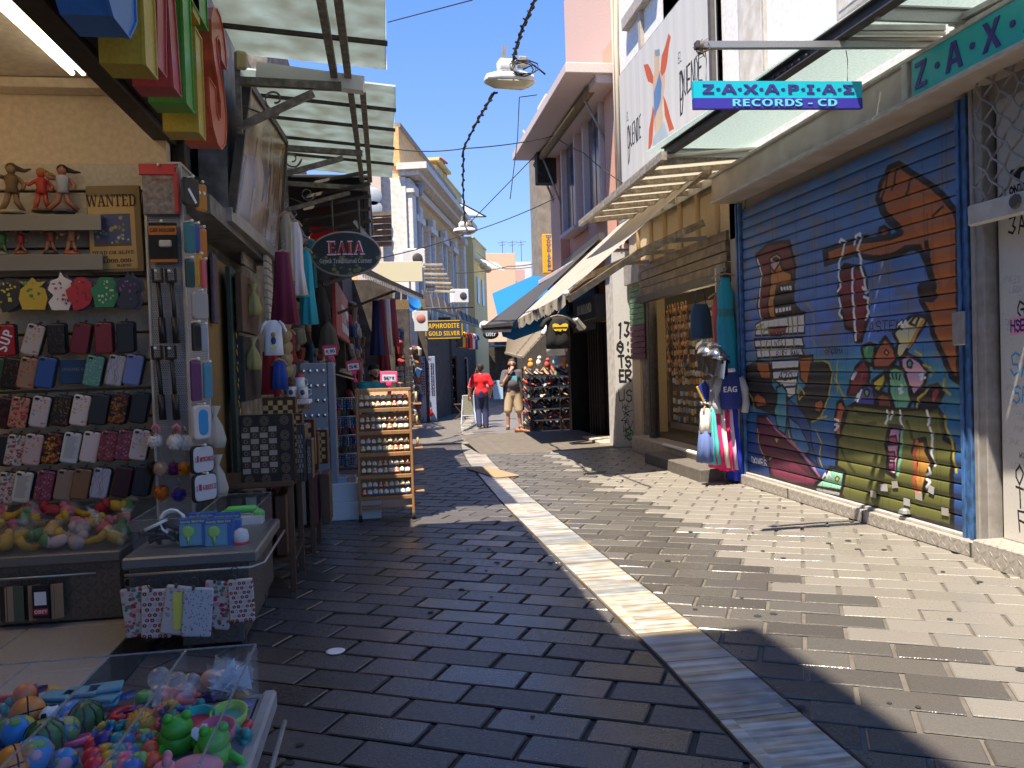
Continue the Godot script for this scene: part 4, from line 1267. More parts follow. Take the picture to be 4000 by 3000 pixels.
	b = B.new(); b.box(V(5.4, 3.6, (z1 + z2) / 2), V(4.0, 3.6, 4.6)); b.box(V(3.33, 3.9, z1 - 0.32), V(0.2, 3.4, 0.62)); b.box(V(3.33, 3.9, z2 + 0.4), V(0.2, 3.4, 0.8)); b.box(V(3.33, 2.65, (z1 + z2) / 2), V(0.2, 0.5, 4.6)); b.box(V(5.4, 2.9, z1 - 0.05), V(4.2, 5.6, 0.1))
	put("wall", b, pink, ph)
	b = B.new(); b.box(V(3.0, yc + 0.06, (z1 + z2) / 2), V(0.95, 0.14, 4.7), 0.01); b.box(V(3.2, yc - 0.06, (z1 + z2) / 2), V(0.5, 0.12, 4.6), 0.01)
	put("cornice", b, pale, ph)
	for i in 2:
		var zc = z1 - 1.35 - i * 1.6
		b = B.new(); b.box(V(3.36, yc - 0.85, zc), V(0.1, 1.5, 0.9)); b.box(V(3.3, yc - 0.85, zc + 0.5), V(0.2, 1.6, 0.08)); b.box(V(3.3, yc - 0.85, zc - 0.5), V(0.2, 1.6, 0.08)); b.box(V(3.26, yc - 1.66, zc), V(0.22, 0.06, 1.1))
		var wf = put("window", b, pale, ph)
		b = B.new(); b.box(V(3.29, yc - 0.85, zc - 0.2), V(0.03, 1.4, 0.36)); b.box(V(3.29, yc - 0.85, zc + 0.22), V(0.03, 1.4, 0.36))
		put("pane", b, M("window_dark", C(0.07, 0.08, 0.1), 0.15), wf)
	b = B.new(); b.box(V(3.2, yb - 0.12, (z1 + z2) / 2), V(0.5, 0.08, 4.7), 0.01)
	put("string_course", b, pale, ph)
	b = B.new(true); b.tube([V(2.98, yc - 0.08, z1 - 0.4), V(2.98, yc - 0.1, z2)], 0.07, 8)
	put("rolled_awning", b, M("straw_cloth", C(0.32, 0.25, 0.15), 0.95, {"tex": "stain", "scale": 3.0}), ph)
	for i in 2:
		b = B.new(true); b.tube([V(2.95, yc - 0.1, z1 - 0.7 - i * 3.2), V(3.3, yc - 0.75 - i * 0.4, z1 - 0.75 - i * 3.0)], 0.018, 6)
		put("awning_arm", b, K("alu"), ph)
	# upper block of the pink house and the dark back of a sign
	b = B.new(); b.box(V(5.6, yc + 1.4, z1 - 2.2), V(4.3, 2.6, 3.4))
	put("roof_room", b, M("rose_render", C(0.74, 0.5, 0.42), 0.9, {"tex": "grain", "scale": 0.6}), ph)
	b = B.new(); b.box(V(4.9, yc + 0.6, z2 + 0.05), V(3.6, 1.0, 0.8))
	put("parapet", b, K("white_render"), ph)
	var sb = thing("sign_box_back", "weathered dark back of a sign box hanging off the pink house", "sign box")
	b = B.new(); var s0 = V(3.025, 5.607, -15); var s1 = V(3.35, 4.497, -15)
	b.box((s0 + s1) / 2, V(s1.x - s0.x + 0.3, s0.y - s1.y, 0.25), 0.01)
	put("casing", b, M("rusty_black", C(0.05, 0.042, 0.035), 0.8, {"tex": "stain", "scale": 1.3}), sb)
	b = B.new(); b.box(Vector3((s0.x + s1.x) / 2, s0.y + 0.06, -15), V(s1.x - s0.x + 0.35, 0.1, 0.3), 0.01)
	put("cap", b, K("white_render"), sb)
	b = B.new(true); b.tube([V(2.691, 5.549, -15.2), V(2.922, 5.043, -15.2), V(3.266, 4.133, -15.2)], 0.02, 6)
	put("stay_pole", b, K("rib_paint"), sb)
	# yellow vertical sign and the air conditioner beside it
	var ys = thing("yellow_vertical_sign", "narrow yellow sign with blue letters stacked vertically", "sign")
	var y0 = V(3.384, 3.918, -17.2); var y1 = V(3.59, 3.098, -17.2)
	b = B.new(); b.box((y0 + y1) / 2, V(y1.x - y0.x, y0.y - y1.y, 0.12), 0.006)
	put("box", b, M("sign_yellow", C(0.85, 0.42, 0.02), 0.5), ys)
	var i2 = 0
	for ch in ["Ψ", "Η", "Κ", "Τ", "Ρ", "Ε", "Σ"]:
		node("letter", lettering(ch, 0.13, 0.006, "Droid Serif"), M("letter_slate", C(0.1, 0.13, 0.35), 0.6), ys, Vector3((y0.x + y1.x) / 2 + 0.02, y0.y - 0.065 - i2 * 0.11, -17.137))
		i2 += 1
	var ac = thing("air_conditioner", "white air conditioner hung beside the yellow vertical sign", "air conditioner")
	b = B.new(); b.box(V(y1.x + 0.14, (y0.y + y1.y) / 2 + 0.1, -17.3), V(0.3, 0.42, 0.6), 0.02)
	put("casing", b, K("white_plastic"), ac)
	b = B.new(true); b.at(V(y1.x - 0.012, (y0.y + y1.y) / 2 + 0.1, -17.3), 0, 0, PI / 2).lathe([Vector2(0.15, 0), Vector2(0.15, 0.01), Vector2(0.03, 0.014)], 16)
	put("fan_grille", b, K("alu"), ac)
	# grey row behind
	var gh = thing("grey_narrow_house", "narrow weathered house end between the pink house and the yellow sign", "house")
	b = B.new(); b.box(V(5.24, 4.4, -18.4), V(3.6, 3.6, 0.8)); b.box(V(6.6, 1.0, -19.0), V(2.6, 3.4, 9.0))
	put("wall", b, M("weathered", C(0.3, 0.27, 0.23), 0.9, {"tex": "blotch", "scale": 0.6}), gh)

func right_clothes():
	var z = -7.3
	var pn = thing("slat_panel", "white slatted display panel beside the blue shutter rail", "display panel")
	var a = V(3.176, 2.02, -7.42); var c = V(3.329, 0.126, -7.42)
	var h = (a.y - 0.16) / 14
	var b
	for i in 14:
		b = B.new(); b.box(Vector3((a.x + c.x) / 2, 0.16 + h * (i + 0.5), -7.43), V(c.x - a.x + 0.1, h - 0.008, 0.02), 0.003)
		put("slat", b, M("slat_cream", C(0.6, 0.54, 0.45), 0.7), pn)
	b = B.new(); b.box(V(c.x + 0.05, 1.1, -7.4), V(0.03, 2.0, 0.05), 0.004)
	put("edge_strip", b, K("alu_light"), pn)
	b = B.new(true); b.tube([V(c.x + 0.1, 0.0, -7.32), V(c.x + 0.1, 2.3, -7.32)], 0.035, 8)
	tag(put("wall_pipe", b, K("alu")), "grey pipe running up the wall between the dresses and the shutter", "pipe")
	var tq = M("turquoise_silk", C(0.02, 0.32, 0.42), 0.6, {"rim": 0.3})
	var ld = thing("long_turquoise_dress", "long turquoise pleated dress on a hanger against the slatted panel", "dress", V(3.159, 1.908, -7.28))
	put("cloth", garment([[0.0, 0.1, 0.03], [-0.05, 0.09, 0.04], [-0.15, 0.17, 0.06], [-0.3, 0.15, 0.07], [-0.42, 0.18, 0.08], [-0.8, 0.22, 0.1, 0.03], [-1.05, 0.27, 0.12, 0.05]], 9, 0.09), tq, ld)
	b = B.new(true); b.at(V(0, -0.33, 0)).lathe([Vector2(0.083, -0.035), Vector2(0.08, 0.035)], 16)
	var wb = put("waistband", b, M("teal_lace", C(0.05, 0.2, 0.2), 0.8), ld); wb.scale = V(1, 1, 0.5)
	hanger(ld, V(0, 0.04, 0), 0.26)
	var cd = thing("coral_dress", "coral dress mostly hidden behind the long turquoise dress", "dress", V(3.124, 1.743, -7.36))
	put("cloth", garment([[0.0, 0.08, 0.03], [-0.1, 0.14, 0.06], [-0.4, 0.12, 0.06], [-0.72, 0.14, 0.08]], 7, 0.1), M("coral_cloth", C(0.6, 0.1, 0.09), 0.7), cd)
	hanger(cd, V(0, 0.03, 0), 0.2)
	# round rail with short dresses
	var rl = thing("dress_rail", "small curved chrome rail holding bright dresses at the shop corner", "clothes rail")
	var r0 = V(2.81, 0.767, -7.1); var r1 = V(3.166, 0.775, -7.2)
	b = B.new(true); b.tube([r0, r0.lerp(r1, 0.35) + V(0, -0.03, 0.05), r0.lerp(r1, 0.7) + V(0, -0.01, 0.05), r1], 0.008, 6)
	put("rail", b, M("chrome", C(0.7, 0.7, 0.7), 0.15, {"metal": 1.0}), rl)
	for i in 9:
		b = B.new(true); b.ball(r0.lerp(r1, i / 8.0) + V(0, -0.01, 0.045), V(0.012, 0.012, 0.012), 6, 5)
		put("stud", b, K("chrome"), rl)
	var ds = [["white_blue_dress", "white lace dress with a slate blue skirt on the curved rail", C(0.75, 0.72, 0.66), 1520, 785, 0.8, 0.13], ["aqua_dress", "aqua dress second on the curved rail, behind the pink one", C(0.08, 0.5, 0.5), 1534, 785, 0.84, 0.07], ["magenta_dress", "nearer magenta dress beside the aqua one on the rail", C(0.75, 0.015, 0.16), 1542, 787, 0.9, 0.1], ["ivory_dress", "ivory dress between the two magenta dresses", C(0.8, 0.72, 0.66), 1553, 785, 0.9, 0.07], ["magenta_dress", "farther magenta dress between the ivory and lilac dresses", C(0.75, 0.015, 0.16), 1562, 787, 0.96, 0.09], ["lilac_dress", "pale lilac dress next to the royal blue one", C(0.66, 0.55, 0.68), 1571, 785, 0.95, 0.06], ["royal_blue_dress", "royal blue dress hanging longest at the right end of the rail", C(0.01, 0.035, 0.5), 1581, 785, 1.12, 0.1]]
	for i in ds.size():
		var q = ds[i]
		var p = r0.lerp(r1, clampf((q[3] - 1512) / 70.0, 0, 1)) + V(0, -0.06, 0.03 + 0.01 * (i % 2))
		var o = thing(q[0], q[1], "dress", p, 0.0, "dresses on the curved rail")
		var m = M("dress%d" % i, q[2], 0.75, {"rim": 0.2})
		var L = q[5] * 0.61
		var top = [[0.0, q[6] * 0.5, 0.06], [-0.05, q[6] * 0.75, 0.1], [-L * 0.25, q[6] * 0.75, 0.1]]
		if i == 0:
			put("bodice", garment(top + [[-L * 0.45, q[6], 0.11]], 5, 0.06), m, o)
			put("skirt", garment([[-L * 0.42, q[6] * 0.95, 0.1], [-L * 0.7, q[6] * 1.15, 0.14], [-L, q[6] * 1.3, 0.16]], 8, 0.1), M("slate_skirt", C(0.1, 0.15, 0.36), 0.8), o)
		else:
			put("cloth", garment(top + [[-L * 0.6, q[6] * 1.05, 0.14], [-L, q[6] * 1.35, 0.18]], 6, 0.13), m, o)
		hanger(o, V(0, 0.015, 0), q[6] * 0.9, 0.9)
	# jackets and helmets
	var jk = thing("varsity_jacket", "navy varsity jacket with grey sleeves and white letters", "jacket", V(3.08, 1.02, -7.05), -0.15)
	jk.scale = Vector3.ONE * 0.86
	put("body", garment([[0.03, 0.1, 0.07], [0.0, 0.16, 0.1], [-0.05, 0.24, 0.14], [-0.2, 0.24, 0.15], [-0.34, 0.22, 0.14], [-0.38, 0.19, 0.12]], 4, 0.05), M("navy_felt", C(0.025, 0.04, 0.22), 0.9), jk)
	for s in [-1.0, 1.0]:
		b = B.new(true); b.tube([V(0.1 * s, -0.05, 0), V(0.15 * s, -0.18, 0.01), V(0.16 * s, -0.32, 0.02), V(0.14 * s, -0.42, 0.03)], 0.05, 8, 0.036)
		put("sleeve", b, M("grey_sleeve", C(0.42, 0.42, 0.45), 0.85), jk)
	node("letters", lettering("EAG", 0.08, 0.004), K("white_cotton"), jk, V(-0.02, -0.17, 0.082))
	b = B.new(true); b.at(V(0, 0.03, 0)).lathe([Vector2(0.06, -0.02), Vector2(0.065, 0.0), Vector2(0.055, 0.02)], 12)
	put("collar", b, K("white_cotton"), jk)
	var gj = thing("grey_hoodie", "grey and white hooded top left of the navy jacket", "hoodie", V(2.993, 0.997, -7.12), 0.2)
	put("body", garment([[0.0, 0.1, 0.08], [-0.06, 0.16, 0.11], [-0.25, 0.17, 0.12], [-0.36, 0.14, 0.1]], 4, 0.08), M("grey_fleece", C(0.22, 0.22, 0.24), 0.95), gj)
	b = B.new(true); b.ball(V(0, 0.03, 0), V(0.06, 0.055, 0.06), 8, 6)
	put("hood", b, K("grey_fleece"), gj)
	var pf = thing("blue_pennant", "small blue and yellow flag hanging left of the hoodie", "flag", V(2.882, 0.86, -7.15), 0.3, "")
	b = B.new(); b.at(Vector3.ZERO, 0, 0, 0.5).box(Vector3.ZERO, V(0.11, 0.16, 0.008), 0.002)
	put("cloth", b, M("flag_blue", C(0.02, 0.04, 0.3), 0.8), pf)
	b = B.new(); b.at(Vector3.ZERO, 0, 0, 0.5).box(V(-0.06, 0, 0), V(0.02, 0.17, 0.01), 0.002)
	put("border", b, M("flag_yellow", C(0.7, 0.4, 0.02), 0.8), pf)
	var chrome = M("helmet_steel", C(0.55, 0.55, 0.56), 0.2, {"metal": 1.0})
	for k in 2:
		var hm = thing("steel_helmet", ["polished steel helmet with a raised crest, nearer of two over the rail", "polished steel helmet half hidden behind the other helmet"][k], "helmet", V(2.916, 1.112, -6.95) if k == 0 else V(2.875, 1.135, -7.07), 0.5, "steel helmets over the dress rail")
		b = B.new(true); b.ball(V(0, 0.05, 0), V(0.085, 0.095, 0.1), 16, 10)
		put("skull", b, chrome, hm)
		b = B.new(true)
		var rings = []
		for i in 11:
			var a2 = -0.5 + i * 0.24
			var o = V(0, 0.05 + cos(a2) * 0.1, -sin(a2) * 0.105); var n2 = V(0, cos(a2), -sin(a2))
			rings.append([o + V(0.006, 0, 0), o + n2 * 0.055 * sin(clampf(i / 10.0, 0.1, 0.92) * PI), o - V(0.006, 0, 0)])
		b.skin(rings, false)
		put("crest", b, chrome, hm)
		for s in [-1.0, 1.0]:
			b = B.new(true)
			b.quad(V(0.012 * s, 0.02, 0.112), V(0.085 * s, 0.03, 0.06), V(0.07 * s, -0.12, 0.055), V(0.03 * s, -0.14, 0.1))
			b.quad(V(0.085 * s, 0.03, 0.06), V(0.085 * s, 0.03, -0.05), V(0.075 * s, -0.08, -0.03), V(0.07 * s, -0.12, 0.055))
			put("cheek_plate", b, chrome, hm)
		b = B.new(); b.box(V(0, 0.01, 0.09), V(0.13, 0.03, 0.02), 0.004)
		put("eye_slot", b, K("black_paint"), hm)
		b = B.new(true); b.tube([V(-0.09, 0.05, 0.03), V(-0.05, 0.055, 0.1), V(0, 0.06, 0.115), V(0.05, 0.055, 0.1), V(0.09, 0.05, 0.03)], 0.008, 6)
		put("brow_band", b, chrome, hm)
	var bk = thing("plastic_pot", "grey plastic pot on the pavement beneath the blue dress", "pot", V(3.244, -0.001, -7.239))
	b = B.new(true); b.lathe([Vector2(0.06, 0.0), Vector2(0.075, 0.12), Vector2(0.08, 0.13), Vector2(0.07, 0.13), Vector2(0.05, 0.06)], 14)
	put("body", b, K("alu_light"), bk)

# ---------------------------------------------------------------- toy and phone-case shop on the left
func pattern(kind: String, seed_: int) -> ImageTexture:
	# printed case and pouch patterns
	var im = Image.create(96, 192, false, Image.FORMAT_RGB8)
	var r = RandomNumberGenerator.new()
	r.seed = seed_
	match kind:
		"floral":
			im.fill(c8(226, 214, 200))
			for i in 90: disc(im, Vector2(r.randf() * 96, r.randf() * 192), r.randf_range(3, 9), [c8(214, 110, 120), c8(240, 170, 160), c8(96, 140, 120), c8(190, 60, 80)][r.randi() % 4])
		"dots":
			im.fill(c8(110, 170, 150))
			for i in 60: disc(im, Vector2(r.randf() * 96, r.randf() * 192), 2.2, c8(235, 240, 235))
		"rose":
			im.fill(c8(150, 70, 90))
			for i in 130: disc(im, Vector2(r.randf() * 96, r.randf() * 192), r.randf_range(2, 6), [c8(190, 90, 110), c8(120, 40, 60), c8(220, 150, 150)][r.randi() % 3])
		"lines":
			im.fill(c8(232, 230, 226))
			for i in 26: im.fill_rect(Rect2i(12, 16 + i * 6, 50 + r.randi() % 24, 2), c8(120, 118, 118))
		"fire":
			im.fill(c8(40, 16, 10))
			for i in 140: disc(im, Vector2(r.randf() * 96, r.randf() * 192), r.randf_range(3, 12), [c8(200, 110, 20), c8(150, 50, 10), c8(60, 20, 12), c8(220, 160, 60)][r.randi() % 4])
		"mosaic":
			im.fill(c8(50, 30, 20))
			for i in 120: im.fill_rect(Rect2i(r.randi() % 90, r.randi() % 186, 8, 10), [c8(120, 80, 40), c8(70, 50, 36), c8(160, 120, 70), c8(40, 26, 18)][r.randi() % 4])
		"pale":
			im.fill(c8(236, 218, 210))
			for i in 24: disc(im, Vector2(r.randf() * 96, r.randf() * 192), r.randf_range(3, 8), [c8(230, 130, 140), c8(150, 190, 180), c8(240, 200, 110)][r.randi() % 3])
		"vein":
			im.fill(c8(206, 200, 206))
			for i in 14:
				var p = PackedVector2Array([Vector2(r.randf() * 96, 0)])
				for k in 6: p.append(p[k] + Vector2(r.randf_range(-22, 22), 36))
				stroke(im, p, 1.4, c8(160, 150, 164))
		"donut":
			im.fill(c8(238, 226, 212))
			for j in 9:
				for i in 6:
					var c = Vector2(8 + i * 18 + (9 if j % 2 else 0), 12 + j * 22)
					disc(im, c, 7.5, [c8(120, 50, 40), c8(224, 190, 200), c8(170, 60, 60)][(i + j) % 3]); disc(im, c, 2.4, c8(238, 226, 212))
		"drops":
			im.fill(c8(220, 224, 230))
			for i in 80: im.fill_rect(Rect2i(r.randi() % 94, r.randi() % 188, 3, 5), [c8(60, 110, 190), c8(200, 60, 90), c8(40, 60, 110)][r.randi() % 3])
	return flip_tex(im)

func phone_case(nm: String, label: String, px: Vector3, col: Color, img := "", tilt := -0.2, w := 0.08, h := 0.155):
	var o = thing(nm, label, "phone case", px, 0.25, "phone cases hanging on the slatted wall")
	o.rotation.z = tilt
	o.rotation.x = 0.1
	var b = B.new(); b.plate(w, h, 0.012, 0.014)
	var m
	if img: m = M("case_" + img + str(col.to_html()), col, 0.4, {"img": tex[img]})
	else: m = M("case_" + str(col.to_html()), col, 0.4, {"tex": "grain", "scale": 6.0})
	put("shell", b, m, o)
	b = B.new(); b.at(V(-w * 0.28, h * 0.41, 0.0068)).plate(w * 0.26, 0.012, 0.002, 0.004)
	put("camera_hole", b, K("black_paint"), o)
	b = B.new(); b.at(V(0.012, 0.004, -0.016)).plate(w, h, 0.012, 0.014)
	put("backing", b, K("black_cotton"), o)
	b = B.new(); b.bar(V(0.01, h / 2 + 0.012, -0.05), V(0.0, h / 2 - 0.004, 0.004), 0.008, 0.006); b.bar(V(0, h / 2 - 0.01, 0.0), V(0.01, h / 2 + 0.02, -0.005), 0.014, 0.003)
	put("hook", b, K("dark_steel"), o)

func bin_walls(o: Node, x0: float, x1: float, y: float, h: float, z0: float, z1: float, cuts: Array):
	var g = M("acrylic", C(0.8, 0.84, 0.85), 0.05, {"alpha": 0.02, "spec": 0.2})
	var b
	for z in [z0, z1]:
		b = B.new(); b.box(Vector3((x0 + x1) / 2, y + h / 2, z), V(x1 - x0, h, 0.005))
		put("acrylic_pane", b, g, o)
	for x in [x0, x1] + cuts:
		b = B.new(); b.box(V(x, y + h / 2, (z0 + z1) / 2), V(0.005, h, absf(z1 - z0) - 0.012))
		put("acrylic_pane", b, g, o)
	# bright polished upper edges
	var e = M("acrylic_edge", C(0.3, 0.33, 0.33), 0.2, {"alpha": 0.45})
	for z in [z0, z1]:
		b = B.new(); b.box(Vector3((x0 + x1) / 2, y + h + 0.002, z), V(x1 - x0, 0.003, 0.004)); put("pane_edge", b, e, o)
	for x in [x0, x1] + cuts:
		b = B.new(); b.box(V(x, y + h + 0.0035, (z0 + z1) / 2), V(0.004, 0.003, absf(z1 - z0) - 0.014)); put("pane_edge", b, e, o)

func left_shop():
	for k in ["floral", "dots", "rose", "lines", "fire", "mosaic", "pale", "vein", "donut", "drops"]: tex[k] = pattern(k, k.length() * 13 + 2)
	var cream = M("cream_paint", C(0.62, 0.5, 0.36), 0.85, {"tex": "grain", "scale": 0.5})
	var slat_m = M("slat_grey", C(0.5, 0.44, 0.36), 0.6, {"tex": "grain", "scale": 0.7})
	var dark = K("dark_steel"); var alu = K("alu"); var steel = K("steel")
	var sh = thing("toy_shop", "open toy and phone case shop with a lit cream ceiling and slatted back wall", "shop")
	var b = B.new(); b.box(V(-2.6, 2.45, -4.62), V(3.0, 0.42, 0.14)); b.box(V(-4.05, 1.4, -2.5), V(0.1, 2.8, 4.2)); b.box(V(-2.6, 1.3, -4.68), V(3.0, 2.6, 0.1)); b.box(V(-2.6, 1.4, 0.35), V(3.0, 2.8, 0.1))
	put("wall", b, cream, sh)
	b = B.new(); b.box(V(-2.6, 2.72, -2.1), V(3.0, 0.1, 5.2)); b.box(V(-2.55, 2.64, -4.48), V(2.9, 0.05, 0.12), 0.004)
	put("ceiling", b, M("ceiling_cream", C(0.66, 0.56, 0.43), 0.9, {"tex": "grain", "scale": 0.4}), sh)
	for i in 12:
		var h = 0.146
		b = B.new(); b.box(V(-2.4, 0.55 + h * (i + 0.5) - 0.04, -4.53), V(2.4, h - 0.012, 0.03), 0.004)
		put("wall_slat", b, slat_m, sh)
	b = B.new(); b.box(V(-1.12, 2.45, -2.2), V(0.1, 0.12, 5.1), 0.008); b.box(V(-1.04, 2.52, -2.2), V(0.06, 0.2, 5.1), 0.008); b.box(V(-1.1, 2.5, -4.72), V(0.14, 1.6, 0.12), 0.006)
	put("lintel_beam", b, M("sooty_beam", C(0.035, 0.032, 0.03), 0.6, {"tex": "stain", "scale": 1.6}), sh)
	b = B.new(); b.box(V(-1.02, 3.1, -2.2), V(0.08, 0.9, 5.1))
	put("sign_backing", b, K("sooty_beam"), sh)
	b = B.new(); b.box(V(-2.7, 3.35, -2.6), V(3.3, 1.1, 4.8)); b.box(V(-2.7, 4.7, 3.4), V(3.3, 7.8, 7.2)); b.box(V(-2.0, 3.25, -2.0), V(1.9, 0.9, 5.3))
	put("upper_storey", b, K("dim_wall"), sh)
	# tiled floor with a polished black threshold
	var fl = M("tile_beige", C(0.46, 0.42, 0.36), 0.3, {"tex": "grain", "scale": 1.0})
	for i in 5:
		for j in 7:
			b = B.new(); b.box(V(-1.41 - i * 0.5, 0.004, -4.3 + j * 0.6), V(0.494, 0.03, 0.594), 0.002)
			put("floor_tile", b, fl, sh)
	b = B.new(); b.box(V(-1.09, 0.002, -2.3), V(0.14, 0.03, 5.0), 0.004)
	put("threshold", b, M("black_marble", C(0.02, 0.019, 0.019), 0.12), sh)
	# ceiling lamps
	var glow = M("tube_white", C(0.9, 0.88, 0.8), 0.4, {"emit": C(1.0, 0.9, 0.7), "power": 3.0})
	var q0 = V(-1.412, 2.62, -4.229); var q1 = V(-1.418, 2.62, -3.442)
	var l1 = thing("twin_tube_lamp", "long lit twin tube lamp running along the shop ceiling", "tube lamp")
	var far = q0 + (q1 - q0) * 1.6
	for s in [-0.025, 0.025]:
		b = B.new(true); b.tube([q0 + V(s, 0, 0), far + V(s, 0, 0)], 0.012, 8); put("tube", b, glow, l1)
	b = B.new(); b.bar(q0 + V(0, 0.03, 0), far + V(0, 0.03, 0), 0.1, 0.025); put("housing", b, K("white_plastic"), l1)
	var q2 = V(-1.614, 2.701, -4.3)
	var l2 = thing("single_tube_lamp", "short lit tube lamp mounted across the back wall of the toy shop", "tube lamp")
	b = B.new(true); b.tube([q2, q2 - V(1.2, 0, 0)], 0.014, 8); put("tube", b, glow, l2)
	b = B.new(); b.box(q2 + V(-0.58, 0.04, 0.0), V(1.3, 0.035, 0.06), 0.006); b.box(q2 + V(0.02, 0.02, 0), V(0.03, 0.06, 0.05), 0.004); put("housing", b, K("cream_cable"), l2)
	for k in 2:
		var ol = OmniLight3D.new()
		ol.name = "tube_light"; ol.position = [V(-1.75, 2.5, -2.8), V(-2.4, 2.38, -4.1)][k]; ol.light_color = C(1.0, 0.86, 0.64); ol.light_energy = [0.15, 0.055][k]; ol.light_size = 0.4; ol.omni_range = 6.0; ol.omni_attenuation = 2.0; ol.shadow_enabled = true
		add_child(ol)
	letters()
	shop_wall_goods()
	counters()
	tray()

func letters():
	var sg = thing("letter_sign", "row of thick blue, yellow, red, green and coral channel letters above the toy shop", "shop sign")
	var set = [["Θ", C(0.05, 0.2, 0.55), -2.62, 2.2], ["I", C(0.52, 0.38, 0.05), -2.935, 2.18], ["A", C(0.45, 0.07, 0.08), -3.18, 2.23], ["T", C(0.09, 0.36, 0.06), -3.5, 2.235], ["i", C(0.52, 0.38, 0.05), -3.705, 2.18], ["S", C(0.6, 0.12, 0.06), -4.12, 2.26]]
	var outlines = {
		"Θ": "-16,8 -8,0 8,0 16,8 16,56 8,64 -8,64 -16,56", "I": "-7,0 7,0 7,64 -7,64",
		"A": "-17,0 -5,0 -1,34 1,34 5,0 17,0 8,64 -8,64", "T": "-7,0 7,0 7,48 42,48 42,64 -20,64 -20,48 -7,48",
		"i": "-6.5,0 6.5,0 6.5,44 -6.5,44",
		"S": "-22,24 -22,11 -17,3 -8,-2 2,-2 12,3 17,11 18,20 15,28 8,36 2,43 1,50 5,53 9,51 10,44 24,44 24,53 20,61 12,66 4,66 -6,62 -12,54 -12,45 -8,37 -1,29 4,21 3,13 -1,11 -6,13 -7,24"}
	for q in set:
		var b = B.new()
		var y = q[3]
		b.at(V(-0.89, y, q[2]), PI / 2)
		b.prism(poly(outlines[q[0]], 0.01), 0.14)
		if q[0] == "i": b.prism(poly("-6.5,50 6.5,50 6.5,63 -6.5,63", 0.01), 0.14)
		var k = put("letter", b, M("letter_" + q[0], q[1], 0.32, {"tex": "grain", "scale": 1.0}), sg)
		# slightly raised face edge
		var f = B.new(); f.at(V(-0.75, y, q[2]), PI / 2)
		var pts = poly(outlines[q[0]], 0.01)
		for i in pts.size():
			var a = pts[i]; var c = pts[(i + 1) % pts.size()]
			f.bar(V(a.x, a.y, 0), V(c.x, c.y, 0), 0.007, 0.012, V(0, 0, 1))
		put("rim", f, M("letter_" + q[0], q[1]), k)
	var b2 = B.new()
	for i in 9: b2.box(V(-0.94, 2.45 + 0.1 * (i % 3), -2.5 - i * 0.2), V(0.16, 0.02, 0.02))
	put("mount", b2, K("dark_steel"), sg)

func figure(label: String, p: Vector3, cloth: Color, skin: Color, arm: float, base: Color, leg := 0.0, hair := C(0.02, 0.015, 0.015), k := 1.0):
	# small collectible figure on a stand: plain clothes, no particular character
	var o = thing("toy_figure", label, "toy figure", p, 0.2)
	o.scale = Vector3.ONE * k
	var b = B.new(true); b.at(V(0, 0.006, 0)).lathe([Vector2(0.05, -0.006), Vector2(0.048, 0.006)], 14)
	put("stand", b, M("fig" + base.to_html(), base, 0.4), o)
	b = B.new(true); b.tube([V(-0.03 - leg, 0.012, 0.01), V(-0.02, 0.05, 0.01), V(-0.012, 0.1, 0)], 0.011, 7, 0.015)
	put("leg", b, M("fig" + skin.to_html(), skin, 0.5), o)
	b = B.new(true); b.tube([V(0.03 + leg, 0.012, 0), V(0.02, 0.05, 0.012), V(0.012, 0.1, 0)], 0.011, 7, 0.015)
	put("leg", b, M("fig" + skin.to_html(), skin, 0.5), o)
	b = B.new(true); b.at(V(0, 0.09, 0)).lathe([Vector2(0.028, 0), Vector2(0.022, 0.03), Vector2(0.03, 0.06), Vector2(0.024, 0.075), Vector2(0.008, 0.085)], 10)
	put("torso", b, M("fig" + cloth.to_html(), cloth, 0.6), o)
	b = B.new(true); b.tube([V(-0.026, 0.155, 0), V(-0.05, 0.13 + arm, 0.02), V(-0.06, 0.13 + arm * 1.8, 0.04)], 0.009, 6)
	put("arm", b, M("fig" + skin.to_html(), skin), o)
	b = B.new(true); b.tube([V(0.026, 0.155, 0), V(0.05, 0.125, 0.01), V(0.045, 0.1, 0.03)], 0.009, 6)
	put("arm", b, M("fig" + skin.to_html(), skin), o)
	b = B.new(true); b.ball(V(0, 0.192, 0), V(0.02, 0.024, 0.021), 10, 7)
	put("head", b, M("fig" + skin.to_html(), skin), o)
	b = B.new(true); b.ball(V(0, 0.2, -0.005), V(0.024, 0.022, 0.023), 10, 6); b.tube([V(0.015, 0.2, -0.01), V(0.05, 0.19, -0.01), V(0.075, 0.17 + arm, -0.01)], 0.014, 6, 0.003)
	put("hair", b, M("fig" + hair.to_html(), hair, 0.6), o)

